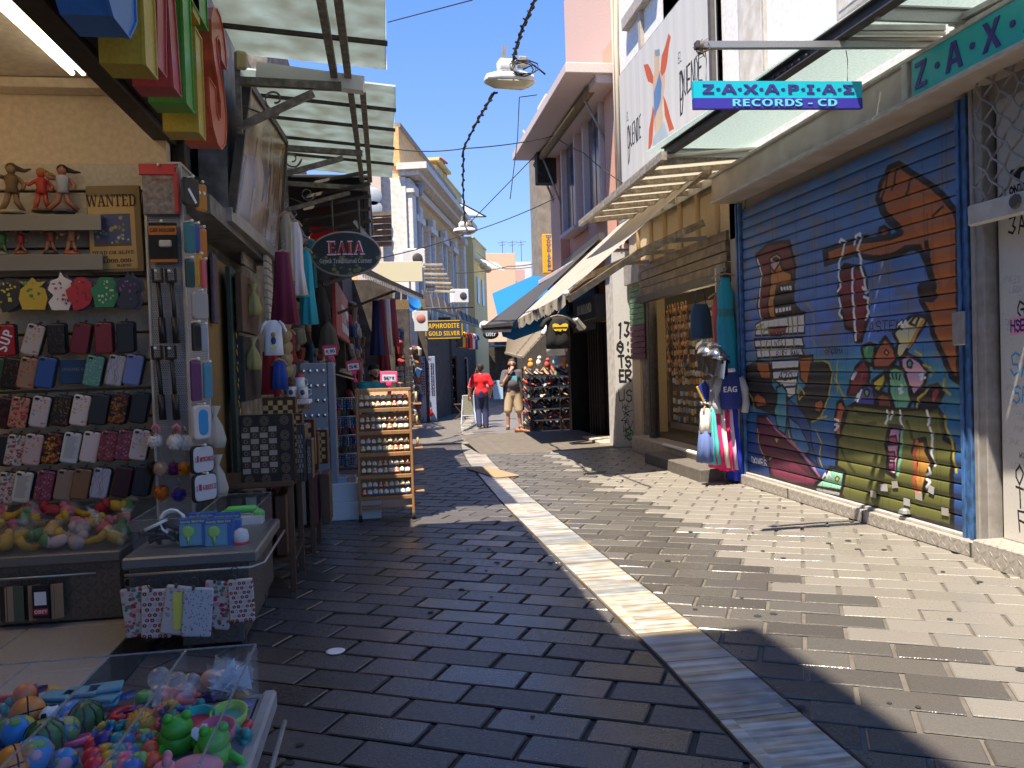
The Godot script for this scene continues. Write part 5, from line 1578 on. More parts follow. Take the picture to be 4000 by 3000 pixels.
func shop_wall_goods():
	var steel = K("steel")
	# figures on two ledges
	for r in 2:
		var y = [1.975, 1.779][r]
		var lg = thing("acrylic_ledge", ["upper grey ledge carrying large toy figures", "lower grey ledge carrying small toy figures"][r], "shelf")
		var b = B.new(); b.box(V(-1.75, y - 0.012, -4.43), V(0.75, 0.012, 0.16), 0.003); b.box(V(-1.75, y - 0.05, -4.352), V(0.75, 0.07, 0.006))
		put("shelf", b, M("ledge_grey", C(0.2, 0.19, 0.17), 0.4), lg)
	figure("stocky brown toy figure at the left end of the upper ledge", V(-1.807, 1.984, -4.42), C(0.14, 0.08, 0.03), C(0.2, 0.12, 0.06), 0.03, C(0.3, 0.25, 0.18), 0.01, C(0.06, 0.04, 0.02), 1.15)
	figure("red coated toy figure in the middle of the upper ledge", V(-1.669, 1.993, -4.42), C(0.4, 0.03, 0.02), C(0.4, 0.06, 0.03), 0.0, C(0.1, 0.06, 0.05), 0.0, C(0.25, 0.15, 0.03), 1.0)
	figure("toy figure with long black hair and spread legs on the upper ledge", V(-1.57, 1.988, -4.42), C(0.35, 0.36, 0.4), C(0.3, 0.12, 0.08), 0.02, C(0.05, 0.05, 0.07), 0.03, C(0.008, 0.008, 0.012), 1.1)
	figure("small green toy figure at the left end of the lower ledge", V(-1.864, 1.783, -4.42), C(0.06, 0.2, 0.06), C(0.1, 0.22, 0.08), 0.04, C(0.3, 0.28, 0.25), 0.0, C(0.15, 0.13, 0.04), 0.62)
	figure("small kneeling toy figure in red second on the lower ledge", V(-1.777, 1.784, -4.42), C(0.4, 0.04, 0.03), C(0.3, 0.12, 0.07), 0.04, C(0.4, 0.1, 0.04), 0.02, C(0.02, 0.015, 0.015), 0.58)
	figure("small leaping toy figure on a dark stand third on the lower ledge", V(-1.639, 1.783, -4.42), C(0.3, 0.08, 0.05), C(0.35, 0.15, 0.08), 0.02, C(0.03, 0.03, 0.035), 0.0, C(0.12, 0.05, 0.02), 0.7)
	figure("small bare armed toy figure on orange flames, right on the lower ledge", V(-1.541, 1.782, -4.42), C(0.4, 0.18, 0.1), C(0.45, 0.2, 0.1), 0.0, C(0.65, 0.12, 0.03), 0.0, C(0.04, 0.03, 0.03), 0.72)
	# poster on a carrier bag
	var W = 240; var Hh = 370
	var im = Image.create(W, Hh, false, Image.FORMAT_RGB8)
	im.fill(c8(206, 170, 110))
	im.fill_rect(Rect2i(22, 88, 194, 166), c8(90, 96, 130))
	for i in 40: disc(im, Vector2(30 + rng.randf() * 178, 100 + rng.randf() * 150), rng.randf_range(4, 11), [c8(150, 150, 90), c8(96, 100, 140), c8(190, 170, 90), c8(210, 200, 190)][rng.randi() % 4])
	im.fill_rect(Rect2i(22, 240, 194, 14), c8(120, 90, 50))
	for i in 14: im.fill_rect(Rect2i(30, 335 + 2 * (i % 3), 8 + i * 4, 1), c8(70, 50, 34))
	var ps = thing("poster_bag", "brown paper bag with a tan WANTED poster print hanging on the slatted wall", "poster bag")
	var a = V(-1.465, 2.129, -4.45); var d = V(-1.207, 1.69, -4.45)
	var b = B.new(); b.at((a + d) / 2, 0, 0, 0.02).box(Vector3.ZERO, V(d.x - a.x, a.y - d.y, 0.03), 0.003)
	put("bag", b, M("kraft", C(0.2, 0.14, 0.07), 0.85), ps)
	b = B.new(); b.at((a + d) / 2 + V(-0.012, -0.02, 0.0165), 0, 0, 0.02)
	var pw = (d.x - a.x) * 0.86; var phh = (a.y - d.y) * 0.83
	b.quad(V(-pw / 2, phh / 2, 0), V(pw / 2, phh / 2, 0), V(pw / 2, -phh / 2, 0), V(-pw / 2, -phh / 2, 0))
	var pr = put("print", b, M("poster_print", C(0.75, 0.75, 0.75), 0.8, {"img": flip_tex(im)}), ps)
	var cx = (a + d) / 2 + V(-0.012, -0.02, 0.018)
	var ink = M("sepia_ink", C(0.035, 0.02, 0.012), 0.8)
	for q in [["WANTED", 0.085, 0.162, 0.24], ["DEAD OR ALIVE", 0.024, -0.1, 0.2], ["400.000.000-", 0.028, -0.142, 0.19], ["MARINE", 0.018, -0.165, 0.07]]:
		var l = node("lettering", lettering(q[0], q[1], 0.001, "Droid Serif"), ink, pr, cx + V(0.05 if q[0] == "MARINE" else 0.0, q[2], 0))
		l.scale = Vector3(q[3] / l.mesh.get_aabb().size.x, 1, 1)
		l.rotation.z = 0.02
	# silicone purses
	var pineapple = poly("-20,-32 20,-32 26,-10 22,10 14,16 24,26 8,24 0,34 -8,24 -24,26 -14,16 -22,10 -26,-10", 0.0024)
	var horse = poly("-18,-34 12,-34 20,-16 14,0 24,8 20,26 6,34 0,44 -4,32 -18,26 -24,8 -14,-4 -24,-18", 0.0024)
	var leaf = poly("-12,-36 4,-32 18,-22 26,0 22,22 6,34 -6,32 -14,16 -26,6 -22,-12 -16,-20", 0.0024)
	var cactus = poly("-20,-30 14,-30 24,-12 26,14 14,32 -8,32 -16,18 -28,6 -22,-10", 0.0024)
	var ps2 = [["black silicone purse with yellow spots, first in the purse row", leaf, C(0.02, 0.018, 0.02), C(0.6, 0.5, 0.05), 20], ["yellow pineapple shaped silicone purse with green leaves", pineapple, C(0.5, 0.33, 0.02), C(0.03, 0.2, 0.06), 72], ["white silicone purse with a red and purple rainbow mane", horse, C(0.6, 0.55, 0.5), C(0.35, 0.04, 0.14), 132], ["plain red leaf shaped silicone purse", leaf, C(0.38, 0.01, 0.015), C(0.3, 0.01, 0.012), 172], ["green cactus silicone purse with pale dots", cactus, C(0.02, 0.16, 0.05), C(0.5, 0.55, 0.3), 227], ["black silicone purse with a rainbow mane, last in the purse row", horse, C(0.015, 0.015, 0.018), C(0.3, 0.05, 0.3), 277]]
	for q in ps2:
		var p = V(-1.858, 1.577, -4.36)
		p.x = lerpf(-1.858, -1.213, q[4] / 300.0)
		var o = thing("silicone_purse", q[0], "purse", p, 0.2, "silicone purses in a row")
		b = B.new(); b.prism(q[1], 0.022)
		put("body", b, M("purse" + q[2].to_html(), q[2], 0.45), o)
		b = B.new()
		for i in 12: b.at(Vector3(rng.randf_range(-0.035, 0.035), rng.randf_range(-0.05, 0.055), 0.022), rng.randf()).box(Vector3.ZERO, Vector3(rng.randf_range(0.006, 0.02), rng.randf_range(0.006, 0.014), 0.004), 0.0015)
		stuff(put("motif", b, M("motif" + q[3].to_html(), q[3], 0.5), o))
		b = B.new(); b.at(V(0.02, 0.0, -0.02)).prism(q[1], 0.014)
		put("back_half", b, M("purse_back", C(0.06, 0.04, 0.06), 0.5), o)
		b = B.new(); b.bar(V(0, 0.06, -0.12), V(0, 0.055, 0.03), 0.006, 0.006); put("hook", b, steel, o)
	# rows of phone cases: [x pixel-free position along the wall, colour, pattern, what it looks like]
	var G = C(0.6, 0.6, 0.6)
	var rows = [
		[1.354, [[19, C(0.4, 0.012, 0.02), "", "red case with bold white letters"], [77, C(0.55, 0.53, 0.5), "pale", "white boxed case with a small motif"], [127, C(0.2, 0.18, 0.15), "mosaic", "tilted black rimmed grey case"], [179, C(0.18, 0.01, 0.018), "", "dark red wallet case in a clear sleeve"], [229, C(0.22, 0.012, 0.02), "", "red wallet case with a dark window"], [277, C(0.012, 0.011, 0.012), "", "plain black wallet case in a clear sleeve"]]],
		[1.19, [[5, C(0.03, 0.09, 0.04), "", "dark green case at the left edge"], [28, C(0.3, 0.26, 0.04), "mosaic", "clear case with yellow fruit print"], [62, C(0.4, 0.25, 0.16), "pale", "clear case with pink bird print"], [100, C(0.03, 0.09, 0.3), "", "blue can shaped case with red and white label"], [204, G, "dots", "sea green dotted case with a ring"], [252, G, "vein", "white marbled case"], [291, C(0.16, 0.2, 0.42), "", "pearly lilac blue case"]]],
		[0.996, [[8, C(0.1, 0.04, 0.02), "fire", "dark brown and orange case"], [40, C(0.6, 0.3, 0.22), "floral", "peach coloured flowered case"], [85, G, "pale", "clear case with pink cartoon stickers"], [130, G, "mosaic", "brown patchwork case"], [172, C(0.7, 0.68, 0.66), "pale", "white case with little coloured motifs"], [212, C(0.025, 0.025, 0.03), "", "black case with a small pale moon"], [255, C(0.4, 0.33, 0.08), "fire", "black and yellow poster print case"], [300, C(0.015, 0.014, 0.014), "", "black case with a round green badge"]]],
		[0.81, [[6, C(0.02, 0.018, 0.02), "", "dark case at the left edge"], [28, G, "floral", "flowered case with a pink greeting"], [66, C(0.6, 0.5, 0.48), "pale", "white case with a red nosed animal"], [108, G, "fire", "orange flame print case"], [148, G, "lines", "white case covered with lines of text"], [190, C(0.66, 0.52, 0.48), "", "plain pale pink case"], [228, C(0.6, 0.5, 0.4), "rose", "red flowered case"], [266, G, "rose", "mauve rose print case"], [298, G, "pale", "pastel case with feathers"]]],
		[0.625, [[6, G, "floral", "pink flowered case at the left edge"], [40, C(0.62, 0.58, 0.5), "lines", "cream case with brush lettering and flowers"], [87, G, "rose", "pink case with a camera print"], [130, C(0.3, 0.2, 0.13), "", "plain sand brown case"], [166, C(0.24, 0.11, 0.05), "", "leather brown case with a round hole"], [208, G, "vein", "grey landscape print case"], [256, C(0.05, 0.008, 0.012), "", "dark maroon case"], [300, C(0.02, 0.022, 0.03), "", "smoky dark grey case"]]]]
	var names = ["top", "second", "third", "fourth", "bottom"]
	for r in rows.size():
		var rw = rows[r]
		for q in rw[1]:
			var x = lerpf(-1.891, -1.207, q[0] / 316.0) 
			phone_case("phone_case", "%s in the %s row" % [q[3], names[r]], V(x, rw[0], -4.38), q[1], q[2], -0.22 if r else [0.0, -0.3, 0.0, -0.2, 0.0, 0.0][rw[1].find(q)])
	var sp = thing("blue_pouch", "dark blue flat phone pouch between the can shaped and the dotted cases", "pouch", V(-1.548, 1.19, -4.42))
	b = B.new(); b.plate(0.15, 0.12, 0.012, 0.006); put("body", b, K("navy_cloth"), sp)
	node("lettering", lettering("IPHONE 6 P", 0.022, 0.001), M("faded_ink", C(0.14, 0.16, 0.24), 0.7), sp, V(0.0, 0.012, 0.008))
	var sup = node("lettering", lettering("SUP", 0.06, 0.003), K("white_cotton"), find_child("phone_case", false, false), V(0, 0, 0.008))
	sup.rotation.z = 1.2
	pegboard()

func pegboard():
	var im = Image.create(128, 128, false, Image.FORMAT_RGB8)
	im.fill(c8(235, 235, 236))
	for j in 9:
		for i in 8: disc(im, Vector2(i * 16 + (8 if j % 2 else 0), j * 14.2), 4.6, c8(30, 30, 32))
	var perf = M("perforated", C(0.42, 0.42, 0.43), 0.5, {"metal": 0.2, "img": flip_tex(im), "repeat": true, "uvs": V(1, 1, 1)})
	var pg = thing("perforated_column", "pale perforated metal display column at the corner of the toy shop", "display column")
	var x0 = -1.168; var x1 = -1.0
	var yt = 2.229; var yb = 0.42
	var b = B.new()
	var f = func(a: Vector3, c: Vector3, d: Vector3, e: Vector3, w: float, h: float):
		var uv = [Vector2(0, 0), Vector2(w * 12, 0), Vector2(w * 12, h * 12), Vector2(0, h * 12)]
		var p = [a, c, d, e]
		for k in [0, 1, 2, 0, 2, 3]: b.v(p[k], uv[k])
	f.call(V(x0, yt, -4.38), V(x1, yt, -4.38), V(x1, yb, -4.38), V(x0, yb, -4.38), x1 - x0, yt - yb)
	f.call(V(x1, yt, -4.38), V(x1, yt, -4.86), V(x1, yb, -4.86), V(x1, yb, -4.38), 0.48, yt - yb)
	put("perforated_sheet", b, perf, pg)
	b = B.new(); b.box(V(x1 + 0.004, (yt + yb) / 2, -4.376), V(0.016, yt - yb, 0.016), 0.003); b.box(V(x0, (yt + yb) / 2, -4.376), V(0.014, yt - yb, 0.014), 0.003); b.box(V(x1 + 0.004, (yt + yb) / 2, -4.86), V(0.014, yt - yb, 0.014), 0.003); b.box(Vector3((x0 + x1) / 2, yt, -4.62), V(x1 - x0 + 0.02, 0.01, 0.5))
	put("edge_frame", b, K("alu_light"), pg)
	var hook = K("white_plastic")
	var add_hook = func(o: Node, p: Vector3):
		var h = B.new(true); h.tube([p + V(0, 0, -0.05), p], 0.003, 5); h.ball(p, V(0.008, 0.008, 0.008), 7, 5)
		put("hook", h, hook, o)
	# front of the column
	var s1 = thing("red_stand_pack", "red and grey boxed phone stand at the top of the perforated column", "packaged goods", V(-1.084, 2.08, -4.34), 0.02)
	b = B.new(); b.box(Vector3.ZERO, V(0.165, 0.235, 0.03), 0.003); put("box", b, M("pack_grey", C(0.3, 0.27, 0.28), 0.5, {"tex": "stain", "scale": 4.0}), s1)
	b = B.new(); b.box(V(-0.01, 0.105, 0.012), V(0.17, 0.055, 0.02), 0.002); b.box(V(0.078, -0.01, 0.013), V(0.02, 0.2, 0.02), 0.002); put("red_band", b, M("pack_red", C(0.45, 0.012, 0.03), 0.5), s1)
	node("lettering", lettering("Spider Stand", 0.016, 0.001), K("pack_red"), s1, V(0.01, 0.055, 0.0165))
	add_hook.call(s1, V(0, 0.125, 0.03))
	var s2 = thing("car_holder_pack", "orange and black car holder pack on the perforated column", "packaged goods", V(-1.081, 1.821, -4.34), 0.02)
	b = B.new(); b.box(Vector3.ZERO, V(0.13, 0.2, 0.02), 0.002); put("box", b, K("black_cotton"), s2)
	b = B.new(); b.box(V(0, 0.062, 0.009), V(0.132, 0.045, 0.006)); put("orange_band", b, M("pack_orange", C(0.42, 0.12, 0.01), 0.5), s2); b = B.new(); b.box(V(0, -0.09, 0.009), V(0.132, 0.016, 0.006)); put("orange_band", b, M("pack_orange", C(0.42, 0.12, 0.01), 0.5), s2)
	var t = node("lettering", lettering("CAR HOLDER", 0.026, 0.001), K("black_cotton"), s2, V(0, 0.062, 0.013)); t.scale.x = 0.118 / t.mesh.get_aabb().size.x
	b = B.new(); b.box(V(0.012, -0.005, 0.014), V(0.06, 0.035, 0.015), 0.005); put("clip", b, K("alu_light"), s2)
	add_hook.call(s2, V(0, 0.105, 0.03))
	for r in 2:
		for k in 2:
			var o = thing("selfie_stick", "black selfie stick, %s of the %s pair on the perforated column" % [["left", "right"][k], ["upper", "lower"][r]], "selfie stick", [[V(-1.109, 1.508, -4.33), V(-1.045, 1.506, -4.33)], [V(-1.126, 1.123, -4.33), V(-1.06, 1.121, -4.33)]][r][k], 0, "black selfie sticks on the column")
			o.rotation.z = 0.03
			var blk = M("satin_black", C(0.012, 0.012, 0.013), 0.35)
			b = B.new(); b.box(V(0, 0.12, 0), V(0.05, 0.012, 0.03), 0.003); b.box(V(-0.022, 0.15, 0), V(0.008, 0.07, 0.025), 0.002); b.box(V(0.022, 0.15, 0), V(0.008, 0.07, 0.025), 0.002); put("clamp", b, blk, o)
			b = B.new(true); b.tube([V(0, 0.12, 0), V(0.004, 0.0, 0.0), V(0.004, -0.07, 0)], 0.011, 8); put("rod", b, blk, o)
			b = B.new(true); b.tube([V(0.004, -0.06, 0), V(0.004, -0.19, 0)], 0.018, 8); put("grip", b, blk, o)
			add_hook.call(o, V(0, 0.17, 0.03))
	# pompom charms
	var fur = func(nm: String, label: String, p: Vector3, r: float, cols: Array):
		var o = thing(nm, label, "fur charm", p, 0, "fur pompom charms on the column")
		var q = B.new()
		for i in 260:
			var d = Vector3(rng.randfn(), rng.randfn(), rng.randfn()).normalized()
			q.col = cols[mini(cols.size() - 1, int((d.y * 0.5 + 0.5 + rng.randf_range(-0.1, 0.1)) * cols.size()))] * rng.randf_range(0.8, 1.15)
			var s = d.cross(V(0.3, 1, 0.2)).normalized() * r * 0.16
			q.tri(d * r * 0.7 + s, d * r * 0.7 - s, d * r * rng.randf_range(0.98, 1.12))
		var core = B.new(true); core.ball(Vector3.ZERO, Vector3.ONE * r * 0.86, 10, 8)
		put("core", core, M("fur_core" + cols[0].to_html(), cols[0], 0.95), o)
		stuff(put("fur", q, K("painted"), o))
		q = B.new(true); q.tube([V(0, r * 0.8, 0), V(0.004, r * 1.5, 0), V(0, r * 2.0, 0)], 0.003, 5); put("strap", q, M("brass", C(0.4, 0.25, 0.06), 0.3, {"metal": 0.8}), o)
	var wht = C(0.66, 0.62, 0.58)
	fur.call("pompom_charm", "white fur pompom with pink beak, left of three", V(-1.152, 0.834, -4.3), 0.041, [wht])
	fur.call("pompom_charm", "white fur pompom, larger one in the middle of three", V(-1.048, 0.826, -4.28), 0.044, [wht])
	fur.call("pompom_charm", "white fur pompom, partly hidden at the right of three", V(-1.012, 0.816, -4.32), 0.04, [wht])
	fur.call("heart_charm", "beige fur heart in front of a black one", V(-1.121, 0.696, -4.28), 0.038, [C(0.4, 0.26, 0.18)])
	fur.call("heart_charm", "black fur heart behind the beige one", V(-1.17, 0.691, -4.34), 0.036, [C(0.012, 0.012, 0.012)])
	fur.call("heart_charm", "maroon and purple fur heart between beige and orange ones", V(-1.075, 0.685, -4.33), 0.036, [C(0.12, 0.02, 0.12), C(0.2, 0.02, 0.03)])
	fur.call("heart_charm", "orange and black fur heart at the right of its row", V(-1.005, 0.693, -4.27), 0.038, [C(0.5, 0.16, 0.01), C(0.02, 0.02, 0.025), C(0.3, 0.28, 0.25)])
	fur.call("heart_charm", "orange and red fur heart in the lowest row", V(-1.124, 0.576, -4.28), 0.04, [C(0.5, 0.12, 0.01), C(0.45, 0.1, 0.01), C(0.02, 0.02, 0.02)])
	fur.call("heart_charm", "violet and yellow fur heart in the lowest row", V(-1.041, 0.564, -4.28), 0.04, [C(0.03, 0.02, 0.2), C(0.12, 0.03, 0.25), C(0.4, 0.32, 0.08)])
	for q in [[V(-1.14, 0.89, -4.28), "left"], [V(-1.039, 0.886, -4.27), "right"]]:
		var o = thing("pink_bird_charm", "small pink felt bird charm over the %s white pompom" % q[1], "charm", q[0])
		b = B.new(true); b.tube([V(-0.015, -0.02, 0), V(-0.015, 0.01, 0), V(0, 0.022, 0), V(0.015, 0.01, 0), V(0.014, -0.02, 0)], 0.009, 7); put("body", b, M("flamingo_pink", C(0.6, 0.16, 0.18), 0.8), o)
		b = B.new(); b.at(V(-0.016, -0.024, 0)).lathe([Vector2(0.002, -0.014), Vector2(0.008, 0.0)], 6); put("beak", b, K("black_cotton"), o)
	# goods on the side of the column, hung along the street
	var side = [
		["pirate_pencil_case", "black flat case with a white stripe at the top of the column's side", V(-0.93, 2.065, -4.292), 0.1, 0.14, C(0.012, 0.012, 0.016)], ["orange_fruit_case", "orange felt pineapple case with a face beside the black flat case", V(-0.9, 2.055, -4.367), 0.075, 0.14, C(0.5, 0.2, 0.015)],
		["teal_sleeve", "teal cloth sleeve in the second row of the column's side", V(-0.93, 1.83, -4.232), 0.06, 0.15, C(0.02, 0.16, 0.2)], ["blue_sleeve", "bright blue sleeve next to the teal one", V(-0.92, 1.841, -4.327), 0.04, 0.14, C(0.02, 0.07, 0.3)], ["orange_sleeve", "orange printed sleeve at the front of the second row", V(-0.9, 1.822, -4.356), 0.06, 0.15, C(0.5, 0.16, 0.02)],
		["green_pouch", "dark green pouch in the third row of the column's side", V(-0.93, 1.653, -4.211), 0.05, 0.14, C(0.012, 0.06, 0.06)], ["yellow_pouch", "yellow crayon shaped pouch in the third row", V(-0.91, 1.678, -4.324), 0.03, 0.16, C(0.6, 0.34, 0.02)], ["pink_pouch", "pink crayon shaped pouch in the third row", V(-0.89, 1.661, -4.321), 0.025, 0.14, C(0.6, 0.1, 0.16)],
		["nail_clipper_card", "clear card of small shiny tools in the fourth row", V(-0.91, 1.501, -4.303), 0.1, 0.14, C(0.35, 0.33, 0.32)], ["black_box_pack", "black glossy box pack in the fifth row", V(-0.92, 1.342, -4.249), 0.05, 0.14, C(0.01, 0.01, 0.012)], ["silver_box_pack", "silver glossy box pack in the fifth row", V(-0.9, 1.339, -4.31), 0.04, 0.13, C(0.3, 0.34, 0.4)],
		["purple_bag_pack", "purple patterned bag in clear wrap in the sixth row", V(-0.92, 1.127, -4.201), 0.06, 0.2, C(0.12, 0.03, 0.12)], ["blue_bag_pack", "pale blue bag in clear wrap in the sixth row", V(-0.89, 1.124, -4.318), 0.05, 0.18, C(0.06, 0.25, 0.38)],
		["blue_mask_pack", "white card with a long blue shape in its window", V(-0.91, 0.919, -4.249), 0.11, 0.17, C(0.62, 0.58, 0.56)], ["island_plate", "white souvenir number plate reading MYKONOS", V(-0.91, 0.737, -4.226), 0.13, 0.13, C(0.55, 0.56, 0.6)], ["greece_plate", "white souvenir number plate reading GREECE", V(-0.9, 0.6, -4.205), 0.14, 0.13, C(0.58, 0.58, 0.62)]]
	for q in side:
		var o = thing(q[0], q[1], "packaged goods", q[2], 0.95)
		b = B.new(); b.plate(q[3], q[4], 0.018, minf(q[3], q[4]) * 0.2); put("body", b, M("side" + q[5].to_html(), q[5], 0.45, {"tex": "grain", "scale": 7.0}), o)
		add_hook.call(o, V(0, q[4] / 2 + 0.006, 0.02))
		if "plate" in q[0]:
			b = B.new(); b.at(V(0, 0, -0.003)).plate(q[3] + 0.008, q[4] + 0.008, 0.018, 0.025); put("rim", b, K("black_cotton"), o)
			var l = node("lettering", lettering("I ♥ GREECE" if "greece" in q[0] else "I ♥ MYKONOS", 0.034, 0.001), M("plate_red", C(0.35, 0.03, 0.06), 0.6), o, V(0, 0, 0.0105)); l.scale.x = q[3] * 0.88 / l.mesh.get_aabb().size.x
		if q[0] == "blue_mask_pack":
			b = B.new(); b.at(V(0, 0, 0.008)).plate(0.06, 0.13, 0.008, 0.028); put("blue_shape", b, M("mask_blue", C(0.02, 0.24, 0.5), 0.5), o)
		if q[0] == "orange_fruit_case":
			b = B.new()
			for k in 6: b.bar(V(0, 0.06, 0), Vector3((k - 2.5) * 0.016, 0.1, 0.005), 0.01, 0.004)
			put("leaves", b, M("dark_leaf", C(0.03, 0.05, 0.02), 0.8), o)
			b = B.new(true); b.ball(V(-0.015, 0.02, 0.01), V(0.01, 0.01, 0.004), 8, 5); b.ball(V(0.015, 0.02, 0.01), V(0.01, 0.01, 0.004), 8, 5); put("eyes", b, K("white_cotton"), o)
		if q[0] == "pirate_pencil_case":
			b = B.new(); b.at(V(0.0, -0.02, 0.0105), 0, 0, 0.6).box(Vector3.ZERO, V(0.014, 0.08, 0.002)); put("stripe", b, K("white_cotton"), o)

func counters():
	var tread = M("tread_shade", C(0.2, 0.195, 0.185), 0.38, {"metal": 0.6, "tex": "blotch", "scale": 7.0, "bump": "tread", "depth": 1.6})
	var steel = K("steel"); var dark = K("dark_steel")
	var c1 = thing("chequer_counter", "left chequer plate counter with clear bins of wrapped toys", "counter")
	var x1 = -1.262
	var y1 = 0.345
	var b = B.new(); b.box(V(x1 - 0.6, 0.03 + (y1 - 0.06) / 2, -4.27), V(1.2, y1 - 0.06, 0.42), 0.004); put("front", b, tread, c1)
	b = B.new(); b.box(V(x1 - 0.6, y1 - 0.02, -4.26), V(1.22, 0.05, 0.46), 0.006); put("top_rim", b, M("rim_grey", C(0.2, 0.2, 0.195), 0.4, {"metal": 0.4, "tex": "grain", "scale": 2.0}), c1)
	bin_walls(c1, x1 - 1.2, x1 - 0.01, y1, 0.16, -4.05, -4.47, [x1 - 0.4, x1 - 0.8])
	var c2 = thing("corner_counter", "chequer plate corner counter standing out on the paving with clear bins", "counter")
	var xa = -1.102; var xb = -0.562; var yt = 0.41; var zb = -4.3
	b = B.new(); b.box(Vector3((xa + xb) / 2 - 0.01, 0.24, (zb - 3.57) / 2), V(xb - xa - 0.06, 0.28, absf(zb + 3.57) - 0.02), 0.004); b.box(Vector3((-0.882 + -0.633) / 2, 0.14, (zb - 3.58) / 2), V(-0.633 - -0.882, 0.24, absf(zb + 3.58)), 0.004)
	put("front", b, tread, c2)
	b = B.new(); b.box(Vector3((xa + xb) / 2, yt - 0.025, (zb - 3.55) / 2), V(xb - xa, 0.05, absf(zb + 3.55)), 0.008); put("top_rim", b, K("rim_grey"), c2)
	for q in [[-0.86, -3.62], [-0.64, -3.62], [-0.64, -4.2], [-1.05, -3.7]]:
		b = B.new(); b.box(V(q[0], 0.03, q[1]), V(0.02, 0.06, 0.02)); put("foot", b, dark, c2)
	bin_walls(c2, xa + 0.03, xb - 0.03, yt, 0.14, -3.62, zb + 0.04, [xa + 0.28])
	b = B.new(true); b.tube([V(xa + 0.02, 0.345, -3.53), V(xb - 0.02, 0.345, -3.53), V(xb + 0.02, 0.345, -3.6), V(xb + 0.02, 0.345, zb)], 0.006, 6); put("rod", b, steel, c2)
	b = B.new(true); b.tube([V(x1 - 1.0, 0.25, -4.03), V(x1 - 0.1, 0.25, -4.03)], 0.006, 6); put("rod", b, steel, c1)
	# heaps of wrapped toys
	var cols = [C(0.4, 0.07, 0.1), C(0.4, 0.24, 0.015), C(0.3, 0.015, 0.02), C(0.35, 0.26, 0.24), C(0.05, 0.15, 0.03), C(0.45, 0.13, 0.16)]
	for i in 40:
		var x = x1 - 0.05 - (i % 10) * 0.075 + rng.randf_range(-0.02, 0.02)
		var z = -4.12 - int(i / 10) * 0.09
		var o = thing("wrapped_plush", "%s, %s from right, %s row of the left bins" % [["round soft toy in clear wrap", "curved yellow soft banana", "two lobed soft toy in wrap", "soft animal toy"][i % 4], ORD[i % 10], ["front", "second", "third", "back"][int(i / 10)]], "toy", V(x, y1 + 0.03 + 0.035 * int(i / 10) + rng.randf_range(0, 0.03), z), rng.randf() * 3, "wrapped soft toys in the left bins")
		o.rotation.z = rng.randf_range(-0.7, 0.7)
		var q = B.new(true)
		var c = cols[rng.randi() % 6]
		if i % 4 == 1: q.tube([V(-0.07, 0.01, 0), V(-0.03, -0.012, 0), V(0.03, -0.012, 0), V(0.07, 0.015, 0)], 0.022, 8, 0.014); c = cols[1]
		elif i % 4 == 2: q.ball(Vector3.ZERO, V(0.038, 0.04, 0.036), 10, 8); q.ball(V(0.03, 0.03, 0), V(0.022, 0.024, 0.022), 8, 6)
		else: q.ball(Vector3.ZERO, V(0.05, 0.03, 0.03), 10, 7); q.ball(V(-0.045, 0.012, 0), V(0.02, 0.028, 0.02), 8, 6)
		put("body", q, M("plush" + c.to_html(), c, 0.7), o)
		if i % 2 == 0:
			q = B.new()
			for k in 8: q.tri(Vector3(rng.randf_range(-0.07, 0.07), rng.randf_range(0, 0.05), 0.03), Vector3(rng.randf_range(-0.08, 0.08), rng.randf_range(-0.03, 0.06), 0.04), Vector3(rng.randf_range(-0.07, 0.07), rng.randf_range(0.02, 0.07), -0.02))
			put("wrap", q, M("cellophane", C(0.8, 0.8, 0.82), 0.08, {"alpha": 0.08}), o)
	# boxes, handset and bundle on the corner counter
	for k in 4:
		var o = thing("fan_box", "blue and green boxed hand fan, %s on the corner counter" % ["front left of four boxes", "front right of four boxes", "back left of four boxes", "back right of four boxes"][k], "box", [V(-0.849, 0.444, -3.72), V(-0.743, 0.437, -3.72), V(-0.826, 0.442, -3.72), V(-0.722, 0.435, -3.72)][k] + V(0, 0.0, -0.07 * int(k / 2)), 0.08, "boxed hand fans")
		b = B.new(); b.box(V(0, 0.03 + 0.012 * int(k / 2), 0), V(0.115, 0.115, 0.055), 0.003); put("carton", b, M("fan_carton", C(0.1, 0.3, 0.42), 0.5), o)
		b = B.new(); b.box(V(0, 0.079 + 0.012 * int(k / 2), 0.002), V(0.117, 0.02, 0.057)); b.box(V(0.047, 0.02, 0.002), V(0.024, 0.1, 0.057)); put("blue_band", b, M("carton_blue", C(0.02, 0.09, 0.36), 0.5), o)
		b = B.new(true); b.at(V(-0.02, 0.035, 0.03), 0, PI / 2).lathe([Vector2(0.026, 0), Vector2(0.022, 0.003), Vector2(0.01, 0.003)], 12); b.home(); b.tube([V(-0.02, 0.015, 0.03), V(-0.02, -0.018, 0.03)], 0.006, 5); put("picture", b, M("lime", C(0.25, 0.5, 0.1), 0.6), o)
		var l = node("lettering", lettering("Handy Mini Fan", 0.014, 0.001), M("carton_yellow", C(0.65, 0.6, 0.1), 0.6), o, V(0, 0.079 + 0.012 * int(k / 2), 0.031)); l.scale.x = 0.1 / l.mesh.get_aabb().size.x
	var hd = thing("green_handset", "bright green toy telephone handset lying on a white box", "toy telephone", V(-0.729, 0.464, -4.2))
	b = B.new(true); b.tube([V(-0.08, 0.0, 0), V(-0.06, 0.02, 0), V(0.06, 0.02, 0), V(0.08, 0.0, 0)], 0.018, 8); b.ball(V(-0.08, -0.004, 0), V(0.03, 0.022, 0.028), 10, 7); b.ball(V(0.08, -0.004, 0), V(0.03, 0.022, 0.028), 10, 7); put("handset", b, M("phone_green", C(0.12, 0.55, 0.1), 0.35), hd)
